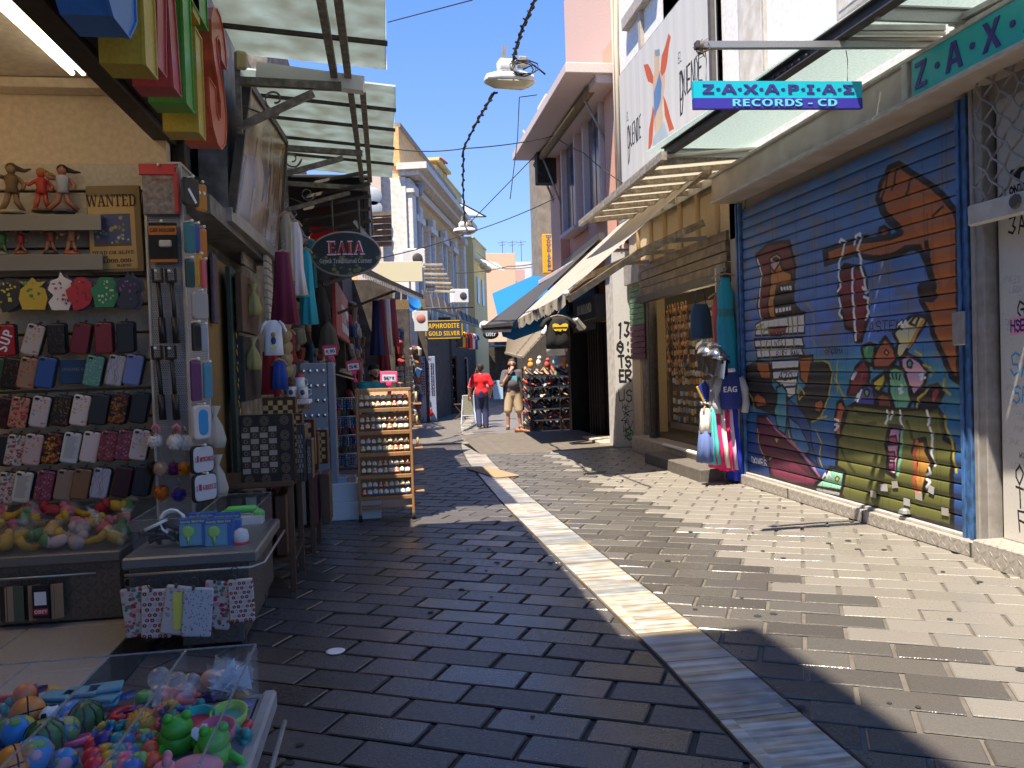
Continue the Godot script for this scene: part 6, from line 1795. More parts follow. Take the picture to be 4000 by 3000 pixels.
	var wb = thing("white_toy_box", "white carton under the green toy handset", "box", V(-0.731, 0.402, -4.2))
	b = B.new(); b.box(V(0, 0.0, -0.02), V(0.2, 0.1, 0.1), 0.004); put("carton", b, M("carton_white", C(0.55, 0.58, 0.6), 0.5), wb)
	var hc = thing("white_fan", "white round toy fan beside the blue boxes", "toy fan", V(-0.655, 0.437, -3.72))
	b = B.new(true); b.lathe([Vector2(0.03, -0.03), Vector2(0.035, 0.0), Vector2(0.03, 0.03), Vector2(0.0, 0.042)], 14); put("body", b, K("carton_white"), hc)
	b = B.new(true); b.at(V(0, -0.03, 0)).lathe([Vector2(0.037, 0.0), Vector2(0.037, 0.012)], 14); put("band", b, K("pack_red"), hc)
	var bd = thing("grey_cable_bundle", "heap of dark selfie sticks and white cables in the corner counter's bin", "cables", V(-0.991, 0.442, -3.75))
	b = B.new(true)
	for i in 9: b.tube([Vector3(rng.randf_range(-0.09, 0.0), rng.randf_range(-0.02, 0.06), rng.randf_range(-0.05, 0.05)), V(0, rng.randf_range(0.0, 0.08), rng.randf_range(-0.04, 0.04)), Vector3(rng.randf_range(0.02, 0.1), rng.randf_range(-0.02, 0.05), rng.randf_range(-0.05, 0.05))], 0.012, 6)
	put("sticks", b, K("satin_black"), bd)
	b = B.new(true)
	for i in 3:
		var pts = []
		for k in 12: pts.append(Vector3(0.05 + cos(k * 0.55) * 0.05, 0.08 + sin(k * 0.55) * (0.04 + i * 0.006), i * 0.012))
		b.tube(pts, 0.006, 6)
	b.bar(V(-0.06, 0.05, 0.03), V(0.03, 0.09, 0.03), 0.02, 0.012)
	put("white_cable", b, K("white_plastic"), bd)
	# pouches on rings
	var pc = [[296, 1290, "floral", "flowered pouch with a pink edge, leftmost on the rod", 0.1], [337, 1288, "donut", "doughnut print pouch, second on the rod", -0.04], [385, 1290, "pale", "white pouch with a yellow camera print", -0.18], [428, 1290, "drops", "white pouch with small coloured drops", -0.1], [466, 1285, "floral", "flowered pouch half behind the drops pouch", -0.15], [521, 1270, "donut", "doughnut print pouch hanging alone at the right", 0.02]]
	for i in pc.size():
		var q = pc[i]
		var p = Vector3(lerpf(-1.03, -0.624, (q[0] - 296) / 225.0), 0.2 - 0.01 * (i % 2) + (0.025 if i == 5 else 0.0), -3.505 + (0.012 * i if i < 4 else (-0.012 if i == 4 else 0.0)))
		var o = thing("zip_pouch", q[3], "pouch", p, 0.0, "printed pouches hanging from rings")
		o.rotation.z = q[4]
		b = B.new(); b.plate(0.115 if i < 5 else 0.1, 0.2 if i < 5 else 0.18, 0.012, 0.008); put("cloth", b, M("pouch_" + q[2], C(0.62, 0.62, 0.62), 0.8, {"img": tex[q[2]]}), o)
		b = B.new(true)
		var pts = []
		for k in 11: pts.append(Vector3(-0.02 + sin(k * 0.62) * 0.016, 0.122 + cos(k * 0.62) * 0.02, 0.0))
		b.tube(pts, 0.0025, 5); put("ring", b, dark, o)
		b = B.new(); b.box(V(-0.02, 0.1, 0.005), V(0.01, 0.02, 0.014), 0.002); put("clip", b, dark, o)
		if q[2] == "pale":
			b = B.new(); b.at(V(0.0, 0.0, 0.007), 0, 0, 0.15).box(Vector3.ZERO, V(0.035, 0.15, 0.002)); put("camera_print", b, K("carton_yellow"), o)
	# small packs under the left counter's rod
	for i in 8:
		var o = thing("bracelet_card", "thin card of bracelets hanging on the left counter, %s from the left" % ORD[i], "card pack", Vector3(lerpf(-1.752, -1.524, i / 7.0), 0.14, -4.01 + 0.003 * (i % 3)), rng.randf_range(-0.8, 0.8), "cards hanging on the left counter")
		b = B.new(); b.box(Vector3.ZERO, V(0.05, 0.16, 0.004), 0.001); put("card", b, M(["card_dark", "card", "card_green"][i % 3], [C(0.03, 0.03, 0.03), Color.WHITE, C(0.08, 0.12, 0.08)][i % 3], 0.6), o)
		b = B.new(true)
		var pts = []
		for k in 9: pts.append(Vector3(sin(k * 0.7) * 0.012, 0.095 + cos(k * 0.7) * 0.014, 0))
		b.tube(pts, 0.002, 5); put("ring", b, dark, o)
	var ob = thing("obey_card", "card with a black and white face panel and red strip, reading OBEY", "card pack", V(-1.58, 0.151, -3.97))
	b = B.new(); b.box(Vector3.ZERO, V(0.07, 0.15, 0.006), 0.002); put("card", b, K("black_cotton"), ob)
	b = B.new(); b.box(V(0, 0.015, 0.0035), V(0.05, 0.06, 0.002)); put("panel", b, K("white_cotton"), ob)
	b = B.new(); b.box(V(0, -0.045, 0.0035), V(0.06, 0.03, 0.002)); put("strip", b, K("pack_red"), ob)
	node("lettering", lettering("OBEY", 0.022, 0.001), K("white_cotton"), ob, V(0, -0.045, 0.005))

func tray():
	# low tray of balls and small toys in the foreground
	var tr = thing("toy_tray", "low metal tray with clear partitions full of balls and rubber toys in front", "display tray")
	var x1 = -0.29; var zf = -1.93
	var b = B.new(); b.box(V(-0.85, 0.385, -1.5), V(1.12, 0.07, 0.86), 0.008); put("tray", b, M("tray_grey", C(0.16, 0.16, 0.165), 0.5), tr)
	b = B.new(); b.box(V(-0.29, 0.4, -1.5), V(0.03, 0.045, 0.88), 0.006); put("rim", b, K("alu"), tr)
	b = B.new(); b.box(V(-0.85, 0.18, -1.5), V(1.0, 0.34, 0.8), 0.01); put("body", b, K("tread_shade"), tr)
	b = B.new(true); b.tube([V(-0.255, 0.36, -1.9), V(-0.255, 0.36, -1.1)], 0.006, 6); put("rod", b, K("steel"), tr)
	bin_walls(tr, -1.3, x1 - 0.02, 0.42, 0.12, -1.9, -1.2, [-0.62, -0.78, -0.46])
	var place = func(u: float, w: float, y: float) -> Vector3:
		# u runs along the tray, w towards the viewer
		var k = clampf((w - 1465) / 190.0, 0.0, 1.1)
		var a = V(-0.928, 0.45, -2.087).lerp(V(-0.313, 0.45, -1.94), u / 560.0); var c = V(-0.721, 0.45, -1.607).lerp(V(-0.248, 0.45, -1.502), u / 560.0)
		var p = V(-0.928, 0.45, -2.087)
		var za = 1.0 / a.z; var zc = 1.0 / c.z
		var z = 1.0 / lerpf(za, zc, k)
		var t = (z - a.z) / (c.z - a.z)
		p = a.lerp(c, t)
		return V(p.x, 0.41 + y, p.z)
	var balls = [
		["toy_basketball", "orange toy basketball with black seams, largest in the tray", 62, 1537, 0.05, 0.036, C(0.6, 0.2, 0.03), "seam"], ["toy_basketball", "orange toy basketball at the bottom edge of the tray", 32, 1640, 0.04, 0.038, C(0.6, 0.2, 0.03), "seam"], ["orange_ball", "small orange knobbly ball behind the basketball", 55, 1502, 0.06, 0.024, C(0.62, 0.14, 0.02), ""],
		["toy_football", "small black and white toy football", 114, 1540, 0.045, 0.025, C(0.7, 0.7, 0.7), "patch"], ["toy_globe", "toy globe ball in front of the football", 158, 1540, 0.05, 0.03, C(0.03, 0.22, 0.5), "land"], ["toy_globe", "toy globe ball at the left of the tray", 40, 1572, 0.045, 0.032, C(0.03, 0.22, 0.5), "land"], ["toy_globe", "toy globe ball right of the watermelon ball", 143, 1568, 0.045, 0.027, C(0.03, 0.22, 0.5), "land"], ["toy_globe", "toy globe ball nearest in the tray", 75, 1630, 0.055, 0.034, C(0.03, 0.22, 0.5), "land"], ["toy_globe", "toy globe ball half sunk beside the partition", 140, 1622, 0.03, 0.024, C(0.03, 0.2, 0.45), "land"],
		["watermelon_ball", "round watermelon ball with dark stripes in the middle", 99, 1586, 0.045, 0.038, C(0.03, 0.15, 0.03), "stripe"], ["watermelon_ball", "oval watermelon ball behind the globes", 189, 1545, 0.05, 0.034, C(0.03, 0.13, 0.03), "stripe"],
		["clear_ball", "clear water ball at the back left of the clear balls", 348, 1467, 0.06, 0.026, Color.WHITE, "clear"], ["clear_ball", "clear water ball between two others at the back", 386, 1470, 0.055, 0.022, Color.WHITE, "clear"], ["clear_ball", "clear water ball with a dark print", 415, 1474, 0.055, 0.023, Color.WHITE, "clear"], ["clear_ball", "clear water ball in front on the left", 349, 1497, 0.05, 0.026, Color.WHITE, "clear"], ["clear_ball", "clear water ball in front with a price label", 400, 1496, 0.05, 0.027, Color.WHITE, "clear"],
		["peach_ball", "peach coloured translucent ball by the bags", 458, 1470, 0.06, 0.023, C(0.6, 0.3, 0.2), ""]]
	for q in balls:
		var o = thing(q[0], q[1], "ball", Vector3(lerpf(-0.93, -0.3, q[2] / 560.0), 0.42 + q[4] * 0.6, -1.9), rng.randf() * 3)
		o.position = place.call(q[2], q[3], q[4] * 0.7)
		b = B.new(true); b.ball(Vector3.ZERO, Vector3.ONE * q[5], 20, 14)
		var m = M("ball" + q[6].to_html() + q[7], q[6], 0.35)
		if q[7] == "clear": m = M("clear_gel", C(0.9, 0.92, 0.92), 0.03, {"alpha": 0.1})
		put("skin", b, m, o)
		var d = B.new(true)
		match q[7]:
			"seam":
				for k in 3:
					var pts = []
					for i in 21: pts.append(Basis.from_euler(V(k * 1.0, k * 0.9, 0.3)) * Vector3(cos(i * TAU / 20), sin(i * TAU / 20), 0) * q[5])
					d.tube(pts, 0.0016, 4)
				put("seams", d, K("black_cotton"), o)
			"patch":
				for k in 10:
					var n2 = Vector3(rng.randfn(), rng.randfn(), rng.randfn()).normalized()
					d.t = Transform3D(Basis(Quaternion(Vector3.UP, n2)), n2 * q[5] * 0.97); d.lathe([Vector2(0.009, 0), Vector2(0.006, 0.0012)], 5)
				put("patches", d, K("black_cotton"), o)
			"land":
				for k in 16:
					var n2 = Vector3(rng.randfn(), rng.randfn(), rng.randfn()).normalized()
					d.t = Transform3D(Basis(Quaternion(Vector3.UP, n2)), n2 * q[5] * 0.965); d.col = [C(0.4, 0.36, 0.08), C(0.14, 0.3, 0.06), C(0.5, 0.2, 0.08), C(0.5, 0.3, 0.36)][k % 4]
					var r = rng.randf_range(0.004, 0.011); d.lathe([Vector2(r * 1.3, 0), Vector2(r * 0.8, 0.0018)], 7)
				put("continents", d, K("painted"), o)
			"stripe":
				for k in 9:
					var pts = []
					for i in 9:
						var a = -1.2 + i * 0.3
						pts.append(Vector3(cos(a) * cos(k * 0.7 + sin(i * 2.0) * 0.08), sin(a), cos(a) * sin(k * 0.7 + sin(i * 2.0) * 0.08)) * q[5])
					d.tube(pts, 0.0028, 4)
				put("stripes", d, M("melon_dark", C(0.008, 0.03, 0.012), 0.4), o)
	var cc = [C(0.6, 0.02, 0.03), C(0.05, 0.02, 0.12), C(0.6, 0.3, 0.02), C(0.02, 0.22, 0.2), C(0.7, 0.1, 0.2), C(0.03, 0.12, 0.4), C(0.1, 0.35, 0.06), C(0.65, 0.08, 0.02)]
	for i in 30:
		var o = thing("bouncy_ball", "%s bouncy ball, %s from the left in the %s row of the toy tray" % [["red", "violet", "amber", "teal", "pink", "blue", "green", "orange red"][i % 8], ORD[i % 8], ["back", "second", "third", "front"][int(i / 8)]], "ball", place.call(205 + (i % 8) * 17 + rng.randf_range(-6, 6), 1590 + int(i / 8) * 20 + rng.randf_range(-5, 5), 0.02 + rng.randf() * 0.012), 0, "coloured bouncy balls in the tray")
		b = B.new(true); b.ball(Vector3.ZERO, Vector3.ONE * rng.randf_range(0.017, 0.022), 14, 10); put("skin", b, M("bouncy%d" % (i % 8), cc[i % 8], 0.3), o)
	for q in [[431, 1553, C(0.02, 0.36, 0.3), C(0.6, 0.04, 0.06), "teal rimmed toy bowl with a red inside, left of three bowls"], [497, 1542, C(0.28, 0.5, 0.05), C(0.02, 0.3, 0.2), "lime rimmed toy bowl with a green inside, back of three bowls"], [470, 1577, C(0.6, 0.08, 0.16), C(0.02, 0.28, 0.16), "pink rimmed toy bowl with a green inside, front of three bowls"]]:
		var o = thing("toy_bowl", q[4], "toy bowl", place.call(q[0], q[1], 0.02), 0)
		o.rotation.x = 0.25
		b = B.new(true); b.lathe([Vector2(0.02, -0.01), Vector2(0.034, 0.012), Vector2(0.038, 0.03), Vector2(0.034, 0.03), Vector2(0.028, 0.012)], 20, false); put("rim", b, M("bowl" + q[2].to_html(), q[2], 0.4), o)
		b = B.new(true); b.at(V(0, 0.012, 0)).lathe([Vector2(0.0, 0.0), Vector2(0.031, 0.002)], 20, false); put("inside", b, M("bowl" + q[3].to_html(), q[3], 0.5), o)
	var junk = ["rubber ring", "rubber star", "soft cube", "knobbly lump"]
	for i in 44:
		var o = thing("rubber_toy", "%s %s, %s from the left in the tray's %s row" % [["red", "violet", "amber", "teal", "pink", "blue", "green", "orange red"][i % 8], junk[i % 4], ORD[i % 11], ["rearmost", "second rear", "third rear", "middle"][int(i / 11)]], "rubber toy", place.call(10 + (i % 11) * 51 + rng.randf_range(-12, 12), 1478 + int(i / 11) * 32 + rng.randf_range(-8, 8), 0.012), rng.randf() * 6)
		o.rotation.x = rng.randf_range(-0.5, 0.5)
		b = B.new(true)
		match i % 4:
			0: b.tube(range(13).map(func(k): return Vector3(cos(k * TAU / 12) * 0.024, 0, sin(k * TAU / 12) * 0.024)), 0.008, 7)
			1: b.at(Vector3.ZERO, 0, -1.2).prism(poly("0,10 3,3 10,3 4,-2 6,-9 0,-5 -6,-9 -4,-2 -10,3 -3,3", 0.003), 0.014)
			2: b.box(Vector3.ZERO, V(0.036, 0.034, 0.036), 0.008)
			3:
				for k in 9: b.ball(Vector3(rng.randf_range(-0.018, 0.018), rng.randf_range(-0.01, 0.016), rng.randf_range(-0.018, 0.018)), Vector3.ONE * 0.011, 7, 5)
		put("body", b, M("bouncy%d" % (i % 8), cc[i % 8]), o)
	for q in [[383, 1588, "green rubber frog with a heart tag, left of two"], [460, 1615, "green rubber frog, right of two"]]:
		var o = thing("rubber_frog", q[2], "rubber frog", place.call(q[0], q[1], 0.03), 0.4)
		b = B.new(true); b.ball(Vector3.ZERO, V(0.035, 0.032, 0.04), 14, 10); b.ball(V(0, 0.03, 0.015), V(0.03, 0.024, 0.028), 12, 8); b.ball(V(-0.017, 0.053, 0.02), V(0.01, 0.01, 0.01), 8, 6); b.ball(V(0.017, 0.053, 0.02), V(0.01, 0.01, 0.01), 8, 6)
		for s in [-1.0, 1.0]:
			b.tube([V(0.025 * s, 0, 0.02), V(0.045 * s, -0.015, 0.035), V(0.05 * s, -0.03, 0.05)], 0.01, 7, 0.007)
			for k in 3: b.tube([V(0.05 * s, -0.03, 0.05), Vector3(0.05 * s + (k - 1) * 0.01, -0.032, 0.064)], 0.004, 5)
		put("body", b, M("frog_green", C(0.06, 0.34, 0.03), 0.4), o)
		if q[0] == 383:
			b = B.new(); b.at(V(0.035, 0.02, 0.045), 0.4).prism(poly("0,-14 13,2 12,10 5,12 0,7 -5,12 -12,10 -13,2", 0.0014), 0.002); put("heart_tag", b, K("white_cotton"), o)
	var pg = thing("rubber_pig", "pink rubber pig lying at the front edge of the tray", "rubber pig", place.call(422, 1645, 0.025), 0.2)
	b = B.new(true); b.ball(Vector3.ZERO, V(0.05, 0.026, 0.028), 14, 9); b.ball(V(-0.05, 0.005, 0), V(0.024, 0.022, 0.022), 10, 8); b.ball(V(-0.074, 0.002, 0), V(0.008, 0.009, 0.01), 8, 6); b.tube([V(0.02, -0.01, 0.02), V(0.03, -0.025, 0.03)], 0.009, 6); b.ball(V(-0.045, 0.028, 0.012), V(0.009, 0.012, 0.005), 6, 5); b.ball(V(-0.045, 0.028, -0.012), V(0.009, 0.012, 0.005), 6, 5)
	put("body", b, M("pig_pink", C(0.65, 0.22, 0.24), 0.5), pg)
	var ye = thing("spiky_ball", "yellow soft spiky ball near the rubber bowls", "ball", place.call(311, 1558, 0.035))
	b = B.new()
	for i in 420:
		var n2 = Vector3(rng.randfn(), rng.randfn(), rng.randfn()).normalized(); var s = n2.cross(V(0.2, 1, 0.1)).normalized() * 0.0022
		b.tri(n2 * 0.02 + s, n2 * 0.02 - s, n2 * 0.034)
	stuff(put("spikes", b, M("spike_yellow", C(0.75, 0.36, 0.01), 0.6), ye))
	b = B.new(true); b.ball(Vector3.ZERO, Vector3.ONE * 0.024, 12, 9); put("core", b, K("spike_yellow"), ye)
	for i in 4:
		var o = thing("tangle_toy", "knobbly multicoloured tangle toy, %s of four from the left" % ORD[i], "tangle toy", place.call(300 + i * 25, [1592, 1600, 1545, 1552][i], 0.03), rng.randf() * 3)
		for k in 6:
			b = B.new(true); b.tube([V(-0.03 + k * 0.011, rng.randf_range(-0.015, 0.02), rng.randf_range(-0.02, 0.02)), V(-0.018 + k * 0.011, rng.randf_range(-0.01, 0.03), rng.randf_range(-0.02, 0.02))], 0.0055, 6); b.ball(V(-0.02 + k * 0.01, rng.randf_range(0, 0.03), 0), Vector3.ONE * 0.007, 7, 5)
			put("link", b, M("bouncy%d" % ((i * 3 + k) % 8), Color.WHITE), o)
	for k in 2:
		var o = thing("blue_packets", ["stack of pale blue card packets at the back of the tray", "crumpled clear bags with paper tags at the back corner of the tray"][k], "packets", place.call([195, 505][k], [1500, 1480][k], 0.02))
		for i in 9:
			b = B.new()
			if k == 0:
				b.at(Vector3(-0.06 + (i % 3) * 0.045, 0.004 + int(i / 3) * 0.011, rng.randf_range(-0.02, 0.02)), rng.randf_range(-0.3, 0.3)).box(Vector3.ZERO, V(0.07, 0.008, 0.05), 0.002)
				put("packet", b, M("packet_blue", C(0.08, 0.28, 0.36), 0.5), o)
			else:
				for j in 7: b.tri(Vector3(rng.randf_range(-0.06, 0.05), rng.randf_range(0, 0.06), rng.randf_range(-0.04, 0.04)), Vector3(rng.randf_range(-0.06, 0.05), rng.randf_range(0, 0.09), rng.randf_range(-0.04, 0.04)), Vector3(rng.randf_range(-0.06, 0.05), rng.randf_range(0, 0.07), rng.randf_range(-0.04, 0.04)))
				put("bag", b, K("cellophane") if i > 1 else M("tag_paper", C(0.5, 0.55, 0.6), 0.6), o)

# ---------------------------------------------------------------- left side beyond the toy shop
func pan(nm: String, label: String, cat: String, p: Vector3, q: Vector3, th: float, m: Material, e = 0.004) -> Node3D:
	# a flat thing between two corners; its thin side is the one in which the corners agree
	var o = thing(nm, label, cat, (p + q) / 2)
	put("panel", slab(p, q, th, e), m, o)
	return o

func slab(p: Vector3, q: Vector3, th: float, e = 0.004) -> B:
	var d = (p - q).abs()
	var i = 0 if d.x <= d.z else 2
	d[i] = th
	var b = B.new()
	b.box(Vector3.ZERO, d, e)
	return b

func poly_awning(nm: String, label: String, xi: float, xo: float, yi: float, yo: float, z0: float, z1: float, ribs: Array) -> Node3D:
	var o = thing(nm, label, "awning")
	var sheet = M("polycarbonate", C(0.64, 0.74, 0.76), 0.4, {"back": C(1.0, 1.0, 0.97), "tex": "blotch", "scale": 0.6})
	var zs = [z0] + ribs + [z1]
	for i in zs.size() - 1:
		var b = B.new()
		var a = zs[i] - 0.005; var c = zs[i + 1] + 0.005
		for y in [0.0, 0.01]: b.quad(V(xi, yi + y, a), V(xo, yo + y, a), Vector3(xo + rng.randf_range(-0.01, 0.01), yo + y, c), V(xi, yi + y, c))
		b.quad(V(xo, yo, a), V(xo, yo + 0.01, a), V(xo, yo + 0.01, c), V(xo, yo, c))
		put("sheet", b, sheet, o)
		if i > 0:
			b = B.new(); b.bar(V(xi, yi - 0.012, zs[i]), V(xo + 0.01, yo - 0.012, zs[i]), 0.022, 0.022)
			put("rib", b, M("rib_brown", C(0.09, 0.075, 0.06), 0.7, {"tex": "stain", "scale": 3.0}), o)
	var g = M("weathered_steel", C(0.34, 0.32, 0.29), 0.5, {"metal": 0.3, "tex": "stain", "scale": 2.0})
	for x in [xo - 0.3, xo - 0.22]:
		var b = B.new(); b.bar(V(x, lerpf(yo, yi, 0.3) - 0.05, z0), V(x, lerpf(yo, yi, 0.3) - 0.05, z1), 0.04, 0.05)
		put("long_bar", b, g, o)
	for z in [z1, lerpf(z0, z1, 0.5)]:
		var b = B.new(); b.bar(V(xi, yi - 0.16, z + 0.02), V(xo - 0.26, yo - 0.11, z + 0.02), 0.04, 0.045); b.bar(V(xi, yi - 0.42, z + 0.02), V(xo - 0.42, yo - 0.15, z + 0.02), 0.035, 0.04); b.bar(V(xi, yi, z + 0.02), V(xi, yi - 0.46, z + 0.02), 0.03, 0.03)
		var br = put("bracket", b, g, o)
		b = B.new(true)
		var pts = []
		for k in 20:
			var a = k * 0.42
			pts.append(Vector3(xi + 0.2 + cos(a) * (0.075 - k * 0.003), yi - 0.26 - sin(a) * (0.075 - k * 0.003), z + 0.02))
		b.tube(pts, 0.007, 5); b.tube([pts[0], V(xi + 0.2, yi - 0.37, z + 0.02), V(xi + 0.02, yi - 0.3, z + 0.02)], 0.006, 5)
		put("scroll", b, g, br)
	return o

func text(s: String, size: float, w: float, m: Material, parent: Node, p: Vector3, turn = 0.0, font = "Droid Sans"):
	var l = node("lettering", lettering(s, size, 0.003, font), m, parent, p)
	if w > 0: l.scale.x = w / l.mesh.get_aabb().size.x
	l.rotation.y = turn
	return l

func left_street():
	var dark = K("dark_steel"); var steel = K("steel"); var alu = K("alu"); var white = K("carton_white")
	var wood = M("brown_wood", C(0.12, 0.06, 0.03), 0.5, {"tex": "wood", "scale": 2.0}); var pine = M("pine", C(0.42, 0.22, 0.09), 0.55, {"tex": "wood", "scale": 2.5})
	var b
	var bl = thing("left_house", "shaded house behind the left awnings with dim shop fronts below", "house")
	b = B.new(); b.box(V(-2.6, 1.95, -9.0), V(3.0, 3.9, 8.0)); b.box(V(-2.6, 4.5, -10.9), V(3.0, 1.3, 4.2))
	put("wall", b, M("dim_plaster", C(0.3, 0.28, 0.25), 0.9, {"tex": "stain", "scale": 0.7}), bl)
	var aw = poly_awning("near_polycarbonate_awning", "stained clear ribbed awning nearest the toy shop letters", -0.78, 0.06, 2.99, 2.92, -1.3, -4.93, [-2.1, -2.95, -3.75, -4.5])
	b = B.new(); b.bar(V(-0.68, 2.91, -4.97), V(-0.07, 2.84, -4.97), 0.08, 0.085); put("white_trunking", b, K("white_plastic"), aw)
	b = B.new(); b.at(V(-0.756, 2.937, -4.88), 0.3, 0.2).box(Vector3.ZERO, V(0.07, 0.1, 0.05), 0.012); put("motion_sensor", b, M("sensor_yellow", C(0.55, 0.46, 0.24), 0.5), aw)
	poly_awning("far_polycarbonate_awning", "clear ribbed awning beyond the white trunking, over the clothes", -0.9, 0.13, 3.16, 3.06, -5.62, -8.3, [-6.1, -6.6, -7.15, -7.7])
	# light box with a picture
	var lb = thing("picture_light_box", "grey light box holding a faded brown and gold picture above the souvenir shop", "light box")
	b = B.new(); b.box(V(-0.95, 2.55, -5.85), V(0.16, 1.0, 1.75)); b.box(V(-1.0, 2.05, -5.6), V(0.24, 0.1, 2.2)); put("casing", b, M("box_grey", C(0.2, 0.2, 0.2), 0.6, {"tex": "stain", "scale": 1.0}), lb)
	var im = Image.create(192, 128, false, Image.FORMAT_RGB8)
	for y in 128:
		for x in 192:
			var k = 0.5 + 0.5 * sin(x * 0.11 + sin(y * 0.05) * 2.0)
			im.set_pixel(x, y, c8(150, 112, 66).lerp(c8(206, 168, 110), k).lerp(c8(150, 140, 160), clampf((y - 70) / 90.0, 0, 0.7)))
	for i in 60: stroke(im, PackedVector2Array([Vector2(rng.randf() * 192, rng.randf() * 70), Vector2(rng.randf() * 192, 128)]).slice(0, 1), 3, c8(90, 62, 40))
	for i in 34: fill(im, poly("0,0 7,0 6,40 1,44", rng.randf_range(0.5, 1.2), Vector2(rng.randf() * 190, rng.randf() * 110)), [c8(86, 62, 44), c8(120, 88, 52), c8(190, 160, 110), c8(70, 60, 70)][i % 4])
	b = B.new(); b.quad(V(-0.74, 2.84, -5.0), V(-0.72, 2.96, -6.7), V(-0.81, 2.12, -6.7), V(-0.86, 2.12, -5.0)); put("picture", b, M("picture_print", C(0.6, 0.6, 0.6), 0.25, {"img": flip_tex(im)}), lb)
	b = B.new(); b.bar(V(-0.74, 2.86, -5.0), V(-0.72, 2.98, -6.7), 0.03, 0.05); b.bar(V(-0.72, 2.98, -6.7), V(-0.81, 2.1, -6.7), 0.03, 0.04); b.bar(V(-0.74, 2.86, -5.0), V(-0.86, 2.1, -5.0), 0.04, 0.05); put("frame", b, dark, lb)
	b = B.new(); b.bar(V(-0.88, 2.08, -4.95), V(-0.84, 2.08, -6.72), 0.06, 0.08); put("lower_edge", b, alu, lb)
	# souvenir shop front
	var ochre = M("ochre_wood", C(0.3, 0.2, 0.07), 0.7, {"tex": "wood", "scale": 1.5})
	pan("ochre_wall_panel", "ochre painted wall panel behind the perforated column", "wall panel", V(-1.03, 1.867, -4.904), V(-1.03, 0.301, -5.563), 0.05, ochre)
	pan("purple_batik", "dark purple and grey hanging cloth beside the ochre panel", "cloth", V(-0.98, 1.862, -4.969), V(-0.98, 1.454, -5.086), 0.02, M("batik", C(0.14, 0.1, 0.16), 0.8, {"tex": "stain", "scale": 5.0}))
	var gb = pan("laurel_board", "tall dark green board with gilt laurel leaves", "board", V(-0.95, 1.823, -5.302), V(-0.95, 0.408, -5.528), 0.03, M("bottle_green", C(0.012, 0.035, 0.025), 0.6))
	for i in 22:
		b = B.new(true); b.at(V(0.02, 0.55 - i * 0.054, (0.016 if i % 2 else -0.016)), 0, 0.6 if i % 2 else -0.6).ball(Vector3.ZERO, V(0.005, 0.03, 0.011), 7, 5)
		put("gilt_leaf", b, M("gilt", C(0.5, 0.32, 0.1), 0.3, {"metal": 0.8}), gb)
	pan("framed_dark_panel", "brown framed panel of dark glass hanging beside the laurel board", "frame", V(-0.9, 1.786, -5.356), V(-0.9, 1.42, -5.986), 0.04, wood)
	pan("flower_panel", "cream panel painted with green flowers above the brown frame", "panel", V(-0.96, 2.028, -5.919), V(-0.96, 1.92, -6.504), 0.02, M("dots_cream", C(0.5, 0.46, 0.36), 0.8, {"tex": "stain", "scale": 6.0}))
	pan("dark_cabinet", "dark open cabinet under the brown frame", "cabinet", V(-0.92, 1.397, -5.419), V(-0.92, 0.976, -6.092), 0.06, K("black_paint"))
	for k in 4:
		var o = thing("cloth_sack", ["yellow green cloth sack hanging on the brown frame", "yellow green cloth sack hanging on the dark cabinet", "pale sack hanging by the column, upper one", "pale sack hanging by the column, lower one"][k], "sack", [V(-0.85, 1.649, -5.636), V(-0.85, 1.288, -5.529), V(-0.86, 0.895, -4.303), V(-0.86, 0.648, -4.312)][k])
		put("cloth", garment([[0.1, 0.06, 0.04], [0.05, 0.02, 0.02], [0.0, 0.07, 0.05], [-0.07, 0.1, 0.07], [-0.11, 0.08, 0.05]], 5, 0.06), M("sack%d" % int(k / 2), [C(0.3, 0.27, 0.1), C(0.4, 0.36, 0.3)][int(k / 2)], 0.9), o)
	var wp = thing("white_slat_post", "white slatted post between the wood shop and the dresses", "post")
	for i in 16:
		var a = V(-0.86, 2.041, -6.314); var c = V(-0.86, 1.173, -6.576); var h = (a.y - c.y) / 16
		b = B.new(); b.box(V(-0.86, c.y + h * (i + 0.5), (a.z + c.z) / 2), V(0.03, h - 0.008, absf(a.z - c.z)), 0.003); put("slat", b, K("slat_cream"), wp)
	# tables with inlaid boards
	var im2 = Image.create(160, 200, false, Image.FORMAT_RGB8)
	im2.fill(c8(34, 24, 20))
	for j in 8:
		for i in 4:
			var p = Vector2i(6 + i * 27, 34 + j * 17)
			im2.fill_rect(Rect2i(p, Vector2i(24, 15)), c8(190, 182, 165) if (i + j) % 2 else c8(70, 52, 44))
			if (i + j) % 2 == 0:
				for k in 6: disc(im2, Vector2(p) + Vector2(12 + cos(k) * 5, 7 + sin(k) * 5), 1.5, c8(200, 180, 160))
	for q in [[25, 17], [75, 17], [135, 17], [135, 60], [135, 90], [135, 125], [135, 155], [25, 185], [75, 185], [135, 185]]:
		for k in 3: stroke(im2, PackedVector2Array([Vector2(q[0] + cos(0) * (13 - k * 4), q[1])] + range(1, 9).map(func(t): return Vector2(q[0] + cos(t * TAU / 8) * (13 - k * 4), q[1] + sin(t * TAU / 8) * (13 - k * 4)))), 0.9, c8(150, 130, 110))
	var inlay = M("inlay", C(0.5, 0.5, 0.5), 0.35, {"img": flip_tex(im2)})
